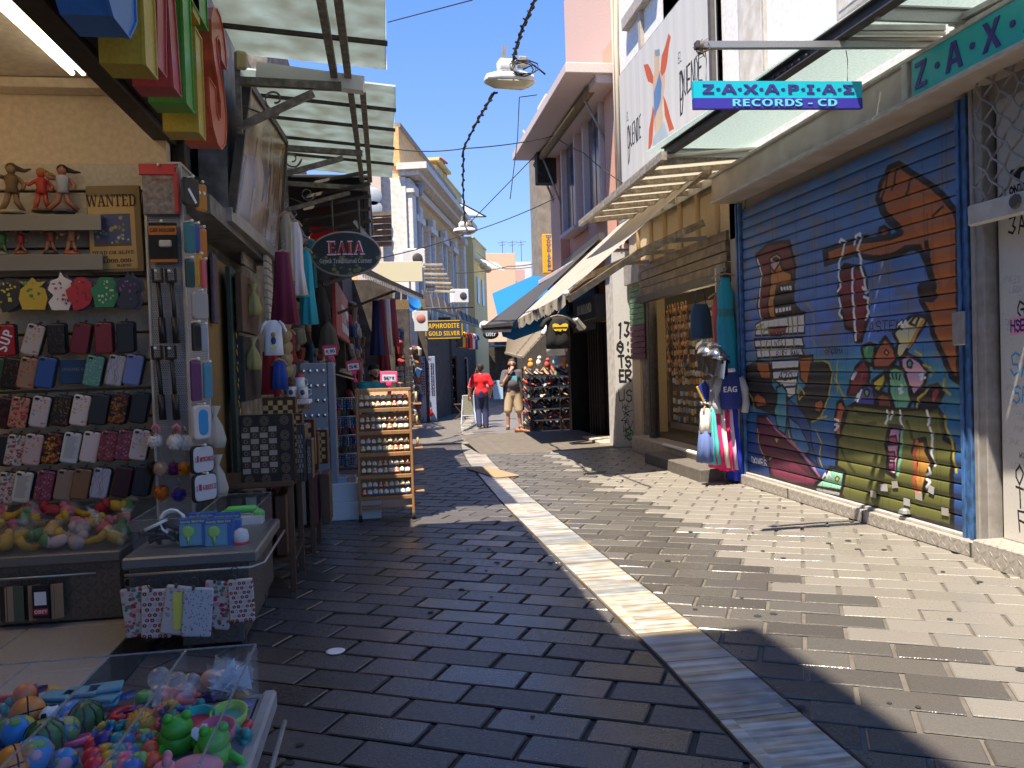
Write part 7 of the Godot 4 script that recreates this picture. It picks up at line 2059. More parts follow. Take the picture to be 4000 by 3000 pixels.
	for k in 2:
		var tb = thing("display_table", ["slim brown display table carrying the large inlaid board", "second brown display table farther back, with a glazed top"][k], "table", [V(-0.72, 0, -4.65), V(-0.62, 0, -5.5)][k])
		var h = [0.57, 0.68][k]; var w = 0.44 if k == 0 else 0.3
		b = B.new(); b.box(V(0, h, 0), V(w, 0.03, 0.5), 0.005); put("table_top", b, wood, tb)
		for s in [[-1, -1], [1, -1], [-1, 1], [1, 1]]:
			b = B.new(); b.box(Vector3(s[0] * (w / 2 - 0.02), h / 2, s[1] * 0.22), V(0.03, h, 0.03), 0.003); put("leg", b, wood, tb)
		b = B.new(); b.box(V(0, 0.16, 0), V(w - 0.02, 0.02, 0.46)); put("shelf", b, wood, tb)
		for i in 5:
			b = B.new(); b.box(V(-w / 2 + 0.06 + i * 0.075, 0.34, 0.05), V(0.055, 0.32, 0.25), 0.004); put("box_edge", b, M(["maroon_box", "brown_wood", "grey_box"][i % 3], [C(0.12, 0.03, 0.03), Color.WHITE, C(0.3, 0.27, 0.24)][i % 3], 0.5), tb)
	var boards = [["inlaid_game_board", "large folded game board with mother of pearl squares and roundels", V(-0.764, 0.936, -4.42), V(-0.494, 0.571, -4.42), 0.07], ["narrow_inlaid_board", "narrow dark inlaid board right of the large game board", V(-0.484, 0.87, -4.5), V(-0.442, 0.565, -4.5), 0.2], ["small_inlaid_board", "small inlaid board at the right edge of the brown table", V(-0.439, 0.785, -4.55), V(-0.413, 0.567, -4.55), 0.15]]
	for q in boards:
		var o = thing(q[0], q[1], "game board", (q[2] + q[3]) / 2, 0.0)
		var sz = (q[3] - q[2]).abs()
		b = B.new(); b.box(V(0, 0, -q[4] / 2), V(sz.x, sz.y, q[4]), 0.004); put("case", b, M("black_wood", C(0.02, 0.014, 0.011), 0.4), o)
		b = B.new(); b.quad(V(-sz.x / 2, sz.y / 2, 0.003), V(sz.x / 2, sz.y / 2, 0.003), V(sz.x / 2, -sz.y / 2, 0.003), V(-sz.x / 2, -sz.y / 2, 0.003)); put("inlaid_face", b, inlay, o)
	for k in 5:
		var o = thing("chess_board", "brown chequered chess box in the stack behind the inlaid boards, %s from the left" % ORD[k], "chess board", [V(-0.627, 0.879, -5), V(-0.56, 0.814, -4.9), V(-0.55, 0.72, -5.2), V(-0.508, 0.671, -5.3), V(-0.473, 0.66, -5.5)][k], -0.15)
		var s = [0.26, 0.2, 0.28, 0.2, 0.22][k]
		b = B.new(); b.box(Vector3.ZERO, V(s * 0.75, s, 0.05), 0.003); put("case", b, M("red_wood", C(0.1, 0.035, 0.018), 0.45, {"tex": "wood", "scale": 3.0}), o)
		b = B.new()
		for i in 6:
			for j in 8:
				if (i + j) % 2 == 0: b.box(V(-s * 0.3 + i * s * 0.11, -s * 0.4 + j * s * 0.11, 0.0255), V(s * 0.11, s * 0.11, 0.002))
		stuff(put("squares", b, M("maple", C(0.42, 0.3, 0.12), 0.5), o))
	# mug shelf and key ring rack
	var ms = thing("mug_shelf", "white shelf with a price strip under the painted mugs", "shelf", V(-0.699, 0.94, -6.1))
	b = B.new(); b.box(Vector3.ZERO, V(0.3, 0.03, 0.2), 0.004); put("shelf", b, K("white_plastic"), ms)
	b = B.new(); b.box(V(0.02, -0.035, 0.1), V(0.26, 0.035, 0.01), 0.002); put("edge", b, pine, ms)
	text("10€", 0.03, 0, K("black_cotton"), ms, V(0.09, -0.035, 0.106))
	for k in 4:
		var o = thing("painted_mug", ["brown painted mug, left on the mug shelf", "white mug with a grey animal, middle of the mug shelf", "white mug with black ornaments, right on the mug shelf", "white mug with a red lid behind the others"][k], "mug", [V(-0.759, 0.965, -6.04), V(-0.673, 0.966, -6.02), V(-0.591, 0.963, -6), V(-0.621, 1.031, -6.1)][k], 0.2)
		b = B.new(true); b.lathe([Vector2(0.032, 0), Vector2(0.036, 0.01), Vector2(0.036, 0.085), Vector2(0.033, 0.085), Vector2(0.031, 0.012)], 16); put("cup", b, M("mug%d" % k, [C(0.3, 0.14, 0.09), C(0.6, 0.58, 0.56), C(0.62, 0.6, 0.56), C(0.6, 0.6, 0.6)][k], 0.25), o)
		b = B.new(true); b.tube([V(0.034, 0.07, 0), V(0.056, 0.06, 0), V(0.056, 0.03, 0), V(0.034, 0.02, 0)], 0.005, 6); put("handle", b, white, o)
		b = B.new(true)
		if k == 3: b.ball(V(0, 0.085, 0), V(0.036, 0.025, 0.036), 12, 6); put("lid", b, K("pack_red"), o)
		else: b.ball(V(-0.005, 0.045, 0.032), V(0.016, 0.022, 0.008), 8, 6); put("motif", b, M("mug_motif", C(0.06, 0.05, 0.05), 0.5), o)
	var kr = thing("key_ring_rack", "grey revolving rack hung with metal key rings and souvenir hats", "rack", V(-0.555, 0.12, -6.5))
	b = B.new(); b.box(V(0, 0.55, 0), V(0.2, 1.1, 0.05), 0.006); b.box(V(0.13, 0.55, -0.08), V(0.05, 1.1, 0.2), 0.006); put("panel", b, M("rack_grey", C(0.22, 0.24, 0.28), 0.5), kr)
	for r in 9:
		for i in 4:
			b = B.new(true)
			var p = V(-0.075 + i * 0.05, 1.04 - r * 0.115, 0.035)
			if r < 4: b.at(p, 0, PI / 2).lathe([Vector2(0.016, 0), Vector2(0.014, 0.006), Vector2(0.006, 0.008)], 10)
			else: b.at(p, rng.randf_range(-0.3, 0.3)).ball(Vector3.ZERO, V(0.024, 0.02, 0.008), 8, 5)
			put("key_ring" if r < 4 else "magnet", b, K("chrome") if r < 4 else M("sandstone", C(0.42, 0.34, 0.22), 0.7), kr)
	magnet_rack()
	hanging_clothes()
	# black awning with a white scalloped hem
	var ba = thing("scalloped_awning", "black awning with a white scalloped hem behind the oval sign", "awning")
	var a0 = V(-0.202, 2.15, -8.336); var a1 = V(0.53, 2.15, -11.414)
	b = B.new(true); cloth_sheet(b, V(-0.95, 2.6, a0.z), V(-0.3, 2.6, a1.z), a1, a0, 0.02); put("canvas", b, K("charcoal_cloth"), ba)
	for i in 34:
		var p = a0.lerp(a1, i / 34.0); var q = a0.lerp(a1, (i + 1) / 34.0)
		b = B.new(); b.quad(p, q, q.lerp(p, 0.2) - V(0, 0.07, 0), p.lerp(q, 0.2) - V(0, 0.07, 0)); put("scallop", b, K("white_cotton"), ba)
	b = B.new(); b.bar(a0, a1, 0.04, 0.04); b.bar(a0 - V(0, 0.02, 0), V(-0.95, 1.9, a0.z), 0.03, 0.03); b.bar(a0.lerp(a1, 0.6), V(-0.7, 1.8, lerpf(a0.z, a1.z, 0.6)), 0.03, 0.03); put("frame", b, dark, ba)
	# dark pergola of steel over the clothes
	var pg = thing("steel_pergola", "dark arched steel frame with a black blind under the clear awning", "frame")
	b = B.new()
	for i in 5: b.bar(V(-0.758, 3.032, -8.5) + V(0, -0.12 * i, 0), V(-0.09, 3.081, -8.5) + V(0, -0.12 * i, 0.4), 0.025, 0.03)
	put("slats", b, dark, pg)
	b = B.new(); b.box(V(-0.14, 2.72, -9.0), V(0.06, 0.66, 1.3), 0.01); put("blind", b, K("black_paint"), pg)
	b = B.new(); b.box(V(-0.58, 3.1, -10.2), V(0.96, 0.04, 3.6), 0.01); put("roof_sheet", b, K("black_paint"), pg)
	b = B.new(true)
	var arc = []
	for k in 9: arc.append(V(-0.95 + k * 0.1, 2.3 + 0.25 * sin(k * 0.2), -8.3))
	b.tube(arc, 0.014, 6); put("arch", b, dark, pg)
	var fl = thing("flood_light", "slim floodlight fixed under the black blind", "lamp")
	b = B.new(); b.bar(V(-0.258, 2.614, -8.2), V(-0.108, 2.423, -8.2), 0.07, 0.035); put("housing", b, alu, fl)
	b = B.new(); b.bar(V(-0.258, 2.591, -8.17), V(-0.117, 2.401, -8.17), 0.05, 0.01); put("lens", b, K("lens_grey"), fl)
	var br = thing("brown_slat_awning", "brown slatted awning above the oval sign", "awning")
	for i in 6:
		var p = V(-0.709, 3.545, -13) - V(0, 0.075 * i, 0.0); var q = V(0.165, 3.584, -13) - V(0, 0.075 * i, 0.0)
		b = B.new(); b.bar(p + V(0, 0, -i * 0.12), q + V(0, 0, -i * 0.12), 0.13, 0.06); put("slat", b, M("tan_slat" if i % 2 else "brown_slat", C(0.3, 0.17, 0.1) if i % 2 else Color.WHITE, 0.7), br)
	# oval sign
	var os = thing("oval_sign", "oval sign with red and white Greek lettering over a dark grove picture", "sign", V(-0.298, 2.127, -7))
	var io = Image.create(192, 128, false, Image.FORMAT_RGB8)
	io.fill(c8(18, 20, 14))
	for i in 150:
		var p = Vector2(rng.randf() * 192, rng.randf() * 128)
		disc(io, p, rng.randf_range(2, 7), c8(30, 34, 18) if p.y < 70 else [c8(92, 104, 34), c8(44, 58, 22), c8(26, 32, 14), c8(120, 116, 44)][i % 4])
	for i in 7: io.fill_rect(Rect2i(20 + i * 25, 20, 4, 66), c8(14, 12, 9))
	var ov = B.new()
	var rim = []
	for k in 32: rim.append(Vector2(cos(TAU * k / 32) * 0.28, sin(TAU * k / 32) * 0.175))
	for k in 32:
		var p = rim[k]; var q = rim[(k + 1) % 32]
		ov.v(V(0, 0, 0.025), Vector2(0.5, 0.5)); ov.v(V(q.x, q.y, 0.025), Vector2(0.5 + q.x / 0.56, 0.5 - q.y / 0.35)); ov.v(V(p.x, p.y, 0.025), Vector2(0.5 + p.x / 0.56, 0.5 - p.y / 0.35))
	put("face", ov, M("grove_print", C(0.9, 0.9, 0.9), 0.3, {"img": flip_tex(io)}), os)
	b = B.new(true); b.tube(range(33).map(func(k): return Vector3(cos(TAU * k / 32) * 0.283, sin(TAU * k / 32) * 0.178, 0.01)), 0.014, 6); put("rim", b, alu, os)
	b = B.new(); b.prism(PackedVector2Array(rim), 0.02); put("back", b, dark, os)
	var el = text("ΕΛΙΑ", 0.15, 0.31, K("white_cotton"), os, V(0.0, 0.045, 0.027), 0, "Droid Serif"); el.scale.y = 1.1
	text("ΕΛΙΑ", 0.135, 0.29, M("sign_red", C(0.5, 0.015, 0.02), 0.4), os, V(0, 0.045, 0.0305), 0, "Droid Serif")
	text("Greek Traditional Corner", 0.05, 0.43, K("alu_light"), os, V(0, -0.06, 0.027), 0, "Droid Serif")
	b = B.new(true); b.tube([V(-0.1, 0.17, 0), V(-0.1, 0.45, 0)], 0.008, 5); put("hanging_rod", b, dark, os); b = B.new(true); b.tube([V(0.12, 0.16, 0), V(0.12, 0.45, 0)], 0.008, 5); put("hanging_rod", b, dark, os)
	# red panels
	pan("red_cloth_sign", "glowing red awning flap seen behind the oval sign", "flap", V(-0.882, 2.959, -10.5), V(-0.547, 2.553, -10.5), 0.02, M("sign_red_cloth", C(0.8, 0.02, 0.03), 0.7, {"back": C(1, 0.05, 0.06)}))
	var rp = pan("red_wall_panel", "tall red shop panel with a white RED label", "shop panel", V(-0.58, 2.251, -9.864), V(-0.58, 1.584, -13.938), 0.05, M("brick_red", C(0.4, 0.07, 0.06), 0.6))
	b = B.new(); b.box(V(0.03, -0.06, 0), V(0.012, 0.36, 1.9), 0.004); put("label", b, white, rp)
	text("RED", 0.26, 1.1, K("sign_red"), rp, V(0.038, -0.04, 0.3), PI / 2); text("style", 0.2, 0.6, K("pack_grey"), rp, V(0.038, -0.06, -0.6), PI / 2)

func magnet_rack():
	var pine = M("rack_pine", C(0.5, 0.27, 0.11), 0.5, {"tex": "wood", "scale": 2.5})
	var b
	var x0 = -0.229; var x1 = 0.171; var yt = 0.998
	var rk = thing("magnet_rack", "light wooden rack on castors with five sloping shelves of magnets", "rack")
	for x in [x0, x1]:
		b = B.new(); b.box(V(x, (yt + 0.06) / 2, -6.3), V(0.02, yt - 0.04, 0.035), 0.003); b.box(V(x, (yt + 0.06) / 2, -6.6), V(0.02, yt - 0.04, 0.035), 0.003); put("upright", b, pine, rk)
		b = B.new(true); b.at(V(x, 0.03, -6.3), 0, 0, PI / 2).lathe([Vector2(0.03, -0.012), Vector2(0.03, 0.012)], 12); put("castor", b, K("black_cotton"), rk)
	b = B.new(); b.box(Vector3((x0 + x1) / 2, yt, -6.3), V(x1 - x0 + 0.02, 0.025, 0.04), 0.003); put("top_rail", b, pine, rk)
	b = B.new(); b.box(Vector3((x0 + x1) / 2, 0.1, -6.45), V(x1 - x0, 0.015, 0.32), 0.003); put("bottom_shelf", b, pine, rk)
	var ys = [0.808, 0.636, 0.466, 0.293]
	ys.insert(0, 0.583 + (0.808 - 0.583) * 1.62)
	var list = [0.921, 0.748, 0.583, 0.413, 0.251]
	var sand = [C(0.75, 0.62, 0.42), C(0.7, 0.55, 0.36), C(0.78, 0.68, 0.5)]
	var back = [C(0.12, 0.2, 0.42), C(0.5, 0.28, 0.1), C(0.3, 0.34, 0.2), C(0.08, 0.07, 0.06), C(0.5, 0.05, 0.03)]
	var side_names = ["top", "second", "third", "fourth", "bottom"]
	var proto = []
	for v in 6:
		var o = Node3D.new()
		o.name = "souvenir_magnet"
		b = B.new(); b.box(Vector3.ZERO, V(0.036, 0.036, 0.006), 0.002); put("plaque", b, M("plaque%d" % (v % 5), back[v % 5], 0.5), o)
		b = B.new(true)
		match v % 3:
			0: b.box(V(0, 0.0, 0.007), V(0.03, 0.026, 0.01), 0.004); b.ball(V(0, 0.014, 0.007), V(0.008, 0.008, 0.005), 6, 5)
			1: b.ball(V(0, 0.008, 0.008), V(0.009, 0.012, 0.007), 7, 6); b.box(V(0, -0.01, 0.007), V(0.026, 0.014, 0.01), 0.003)
			2: b.box(V(0, -0.006, 0.007), V(0.03, 0.018, 0.01), 0.003); b.tri(V(-0.017, 0.004, 0.009), V(0, 0.017, 0.009), V(0.017, 0.004, 0.009))
		put("relief", b, M("relief%d" % (v % 3), sand[v % 3], 0.7), o)
		proto.append(o)
	for s in 5:
		var y = list[s]
		b = B.new(); b.box(Vector3((x0 + x1) / 2, y - 0.075, -6.29), V(x1 - x0 + 0.015, 0.03, 0.014), 0.003); put("shelf_lip", b, pine, rk)
		b = B.new(); b.at(Vector3((x0 + x1) / 2, y, -6.36), 0, -0.5).box(Vector3.ZERO, V(x1 - x0, 0.15, 0.012), 0.002); put("shelf", b, pine, rk)
		for r in 2:
			for i in 9:
				var o: Node3D = proto[rng.randi() % 6].duplicate()
				add_child(o, true)
				o.position = Vector3(x0 + 0.035 + i * (x1 - x0 - 0.07) / 8.0, y + 0.022 - r * 0.052, -6.338 + r * 0.028 - 0.0)
				o.rotation = V(-0.5, 0, rng.randf_range(-0.08, 0.08))
				o.scale = Vector3.ONE * 1.1
				tag(o, "small sandy souvenir magnet, %s from the left, %s row of the rack's %s shelf" % [ORD[i], ["upper", "lower"][r], side_names[s]], "magnet", "souvenir magnets on the wooden rack")
	for o in proto: o.free()
	for s in 5:
		b = B.new(); b.box(V(x1 + 0.05, list[s] - 0.04, -6.45), V(0.08, 0.014, 0.3), 0.003); put("side_shelf", b, pine, rk)
		if s < 3:
			var pl = thing("round_plaque", "round wooden plaque standing on the rack's right side, %s from the top" % ORD[s], "plaque", V(x1 + 0.05, list[s] + 0.012, -6.36), PI / 2)
			b = B.new(true); b.at(Vector3.ZERO, 0, PI / 2).lathe([Vector2(0.042, -0.008), Vector2(0.042, 0.008)], 16); put("disc", b, K("maple"), pl)
	# price cards in pink clips
	var pc = [[V(0.019, 1.095, -6.3), "ONLY 1€", "pink rimmed price card clipped on top of the magnet rack", 0.1, C(0.75, 0.1, 0.25)], [V(-0.255, 1.19, -6.6), "5€", "red handwritten price card in a pink clip over the bead rack", 0.085, C(0.5, 0.03, 0.05)], [V(-0.43, 1.316, -6.6), "9,90", "red handwritten price card in a pink clip nearest the key rings", 0.085, C(0.5, 0.03, 0.05)]]
	for q in pc:
		var o = thing("price_card", q[2], "price card", q[0], 0.1)
		o.rotation.z = 0.08 if q[4].r < 0.6 else -0.03
		b = B.new(); b.box(Vector3.ZERO, V(q[3] + 0.03, 0.085, 0.004), 0.002); put("card", b, M("price" + q[4].to_html(), q[4], 0.5), o)
		b = B.new(); b.box(V(0, -0.008, 0.0025), V(q[3], 0.05, 0.002)); put("paper", b, K("white_cotton"), o)
		text(q[1], 0.035, q[3] * 0.8, K("black_cotton"), o, V(0, -0.008, 0.005))
		b = B.new(); b.box(V(0, -0.055, 0.004), V(0.04, 0.025, 0.016), 0.004); b.box(V(0.004, -0.085, 0.0), V(0.014, 0.06, 0.012), 0.004); b.box(V(0.004, -0.12, 0.0), V(0.03, 0.03, 0.02), 0.005); put("clip", b, M("clip_pink", C(0.8, 0.03, 0.16), 0.4), o)
	# white stand with packs
	var ws = thing("white_step_stand", "white stepped stand beside the magnet rack holding clear and blue packs", "stand")
	var p0 = V(-0.486, -0.002, -6.413); var p1 = V(-0.075, -0.001, -6.371)
	b = B.new(); b.box(Vector3((p0.x + p1.x) / 2, 0.07, p0.z - 0.2), V(p1.x - p0.x, 0.14, 0.4), 0.005); b.box(V(p0.x + 0.12, 0.21, p0.z - 0.22), V(0.24, 0.14, 0.36), 0.005); put("body", b, K("carton_white"), ws)
	for i in 12:
		var o = thing("clear_pack", "%s pack on the white stand, counted from the left front" % ORD[i], "pack", Vector3(p0.x + 0.27 + (i % 3) * 0.055, 0.152 + 0.022 * int(i / 6), p0.z - 0.06 - 0.08 * (int(i / 3) % 2)) if i < 9 else Vector3(p0.x + 0.05 + (i - 9) * 0.07, 0.3, p0.z - 0.15), 0)
		b = B.new(); b.box(Vector3.ZERO, V(0.05, 0.02, 0.06) if i < 9 else V(0.065, 0.05, 0.16), 0.003); put("box", b, M("pack%d" % (i % 3), [C(0.05, 0.16, 0.4), C(0.35, 0.45, 0.55), C(0.4, 0.33, 0.28)][i % 3], 0.2), o)
	# bead rack
	var er = thing("bead_rack", "dark rack hung with blue glass bead bracelets and silver charms", "rack", V(-0.373, 0.317, -7.2))
	b = B.new(); b.box(V(0, 0.3, 0), V(0.03, 0.62, 0.03)); b.box(V(0, 0.0, 0), V(0.25, 0.02, 0.2)); put("post", b, K("dark_steel"), er)
	for r in 4:
		b = B.new(true); b.tube([V(-0.14, 0.6 - r * 0.16, 0.02), V(0.14, 0.6 - r * 0.16, 0.02)], 0.006, 5); put("rail", b, K("steel"), er)
		for i in 14:
			b = B.new(true)
			for k in 5: b.ball(Vector3(-0.13 + i * 0.02 + rng.randf_range(-0.003, 0.003), 0.585 - r * 0.16 - k * 0.019, 0.03 + rng.randf() * 0.02), Vector3.ONE * 0.009, 6, 5)
			put("bead_string", b, M("bead%d" % ((i + r) % 4), [C(0.01, 0.02, 0.2), C(0.02, 0.12, 0.4), C(0.3, 0.32, 0.36), C(0.02, 0.2, 0.25)][(i + r) % 4], 0.15), er)

func hanging_clothes():
	var b
	var cl = [
		["maroon_skirt", "long dark maroon pleated skirt hanging from the awning frame", V(-0.685, 1.991, -5.9), [[0.0, 0.1, 0.05], [-0.2, 0.13, 0.1], [-0.5, 0.19, 0.14]], C(0.14, 0.01, 0.04)],
		["black_cream_dress", "black and cream dress behind the maroon skirt", V(-0.697, 2.333, -6.3), [[0.0, 0.05, 0.04], [-0.1, 0.1, 0.06], [-0.35, 0.08, 0.06], [-0.5, 0.09, 0.08]], C(0.3, 0.27, 0.2)],
		["white_dress", "white sleeveless pleated dress beside the maroon skirt", V(-0.643, 2.288, -6.4), [[0.0, 0.05, 0.04], [-0.1, 0.1, 0.06], [-0.35, 0.1, 0.08], [-0.55, 0.14, 0.12]], C(0.6, 0.56, 0.6)],
		["aqua_skirt", "short aqua pleated skirt under the white dress", V(-0.657, 1.891, -6.6), [[0.0, 0.1, 0.06], [-0.15, 0.16, 0.1]], C(0.05, 0.36, 0.36)],
		["turquoise_dress", "bright turquoise long dress hanging right of the white dress", V(-0.604, 2.136, -6.8), [[0.0, 0.05, 0.04], [-0.1, 0.09, 0.06], [-0.3, 0.1, 0.08], [-0.6, 0.15, 0.12]], C(0.02, 0.34, 0.45)],
		["teal_dress", "dark teal dress farthest along the row of left dresses", V(-0.602, 2.272, -7.2), [[0.0, 0.06, 0.04], [-0.4, 0.09, 0.08]], C(0.01, 0.14, 0.2)],
		["white_blouse", "white pleated blouse hanging low under the maroon skirt", V(-0.692, 1.627, -6.2), [[0.0, 0.1, 0.05], [-0.12, 0.15, 0.09]], C(0.6, 0.58, 0.6)],
		["red_blouse", "dark red gathered top above the mug shelf", V(-0.709, 1.462, -6.3), [[0.0, 0.05, 0.04], [-0.06, 0.1, 0.05], [-0.14, 0.08, 0.06], [-0.24, 0.13, 0.1]], C(0.2, 0.02, 0.02)],
		["red_shirt_back", "red shirt half hidden behind the white printed t-shirt", V(-0.802, 1.302, -5.95), [[0.0, 0.1, 0.05], [-0.3, 0.13, 0.06]], C(0.28, 0.015, 0.02)],
		["blue_printed_shirt", "royal blue printed shirt hanging under the white printed t-shirt", V(-0.735, 1.234, -5.9), [[0.0, 0.08, 0.05], [-0.2, 0.11, 0.06]], C(0.02, 0.06, 0.3)],
		["black_bags", "bunch of dark cloth bags hanging by the red panel, upper ones", V(-0.612, 1.987, -8.3), [[0.0, 0.08, 0.08], [-0.2, 0.18, 0.16], [-0.5, 0.2, 0.16], [-0.6, 0.14, 0.1]], C(0.015, 0.014, 0.015)],
		["grey_bag", "grey brown shoulder bag hanging lowest by the red panel", V(-0.547, 1.615, -8.2), [[0.02, 0.03, 0.03], [-0.05, 0.14, 0.08], [-0.24, 0.2, 0.12], [-0.28, 0.16, 0.1]], C(0.07, 0.06, 0.05)],
		["long_navy_dress", "long navy dress under the scalloped awning", V(-0.105, 2.106, -11.5), [[0.0, 0.1, 0.06], [-0.4, 0.14, 0.1], [-0.75, 0.2, 0.14]], C(0.02, 0.03, 0.14)],
		["long_maroon_dress", "long maroon dress right of the navy one", V(-0.029, 2.142, -11.8), [[0.0, 0.08, 0.06], [-0.5, 0.12, 0.1], [-1.0, 0.18, 0.14]], C(0.18, 0.02, 0.04)],
		["long_cream_dress", "long cream dress among the dresses under the scalloped awning", V(0.05, 2.171, -12), [[0.0, 0.08, 0.06], [-0.5, 0.1, 0.1], [-0.8, 0.13, 0.12]], C(0.5, 0.5, 0.46)],
		["long_red_dress", "long red dress at the right of the row under the scalloped awning", V(0.131, 2.186, -12.2), [[0.0, 0.08, 0.06], [-0.4, 0.12, 0.1], [-0.7, 0.15, 0.12]], C(0.24, 0.03, 0.06)]]
	for q in cl:
		var o = thing(q[0], q[1], "bag" if "bag" in q[0] else "clothing", q[2], rng.randf_range(-0.3, 0.3))
		put("cloth", garment(q[3], 7, 0.1, 24), M("cloth" + q[4].to_html(), q[4], 0.8, {"rim": 0.15}), o)
		if "bag" in q[0]:
			b = B.new(true); b.tube([V(-0.03, 0, 0), V(0, 0.14, 0), V(0.03, 0, 0)], 0.006, 5); put("strap", b, K("black_cotton"), o)
		else: hanger(o, V(0, 0.015, 0), 0.1)
	var ts = thing("white_printed_tshirt", "white child's t-shirt printed with a small guard figure", "t-shirt", V(-0.755, 1.513, -5.8), 0.15)
	put("cloth", shirt_mesh(0.13, 0.24, 0.05), K("white_cotton"), ts)
	b = B.new(true); b.ball(V(0, -0.1, 0.03), V(0.015, 0.018, 0.004), 8, 6); put("printed_head", b, K("spoon_wood"), ts)
	b = B.new(true); b.ball(V(0, -0.14, 0.03), V(0.017, 0.026, 0.004), 8, 6); put("printed_body", b, K("navy_cloth"), ts)
	b = B.new(); b.box(V(0, -0.185, 0.031), V(0.04, 0.016, 0.004)); put("printed_caption", b, K("carton_yellow"), ts)
	for k in 5:
		var h = thing("straw_hat", "woven straw hat in the column of hats beside the printed t-shirt, %s from the top" % ORD[k], "hat", V(-0.727, 1.506, -6.15) + V(0, -0.085 * k, 0.01 * (k % 2)), 0, "column of straw hats")
		h.rotation.x = 1.2
		b = B.new(true); b.lathe([Vector2(0.062, 0), Vector2(0.058, 0.006), Vector2(0.034, 0.01), Vector2(0.03, 0.035), Vector2(0.012, 0.042)], 14); put("hat", b, M("straw", C(0.42, 0.3, 0.14), 0.9, {"tex": "weave", "scale": 14.0}), h)
	var fh = thing("banded_hat", "pale straw hat with a dark band beside the price cards", "hat", V(-0.343, 1.098, -7))
	fh.rotation.z = -0.3
	b = B.new(true); b.lathe([Vector2(0.1, 0), Vector2(0.095, 0.008), Vector2(0.06, 0.012), Vector2(0.054, 0.06), Vector2(0.02, 0.07)], 18); put("hat", b, K("straw"), fh)
	b = B.new(true); b.at(V(0, 0.012, 0)).lathe([Vector2(0.0615, 0), Vector2(0.059, 0.02)], 18, false); put("band", b, K("black_cotton"), fh)

# ---------------------------------------------------------------- farther down the street
func blk(nm: String, label: String, cat: String, boxes: Array, m: Material, at = Vector3.ZERO, turn = 0.0, part = "wall") -> Node3D:
	var o = thing(nm, label, cat, at, turn)
	var b = B.new()
	for q in boxes: b.box(q[0], q[1], 0.01)
	put(part, b, m, o)
	return o

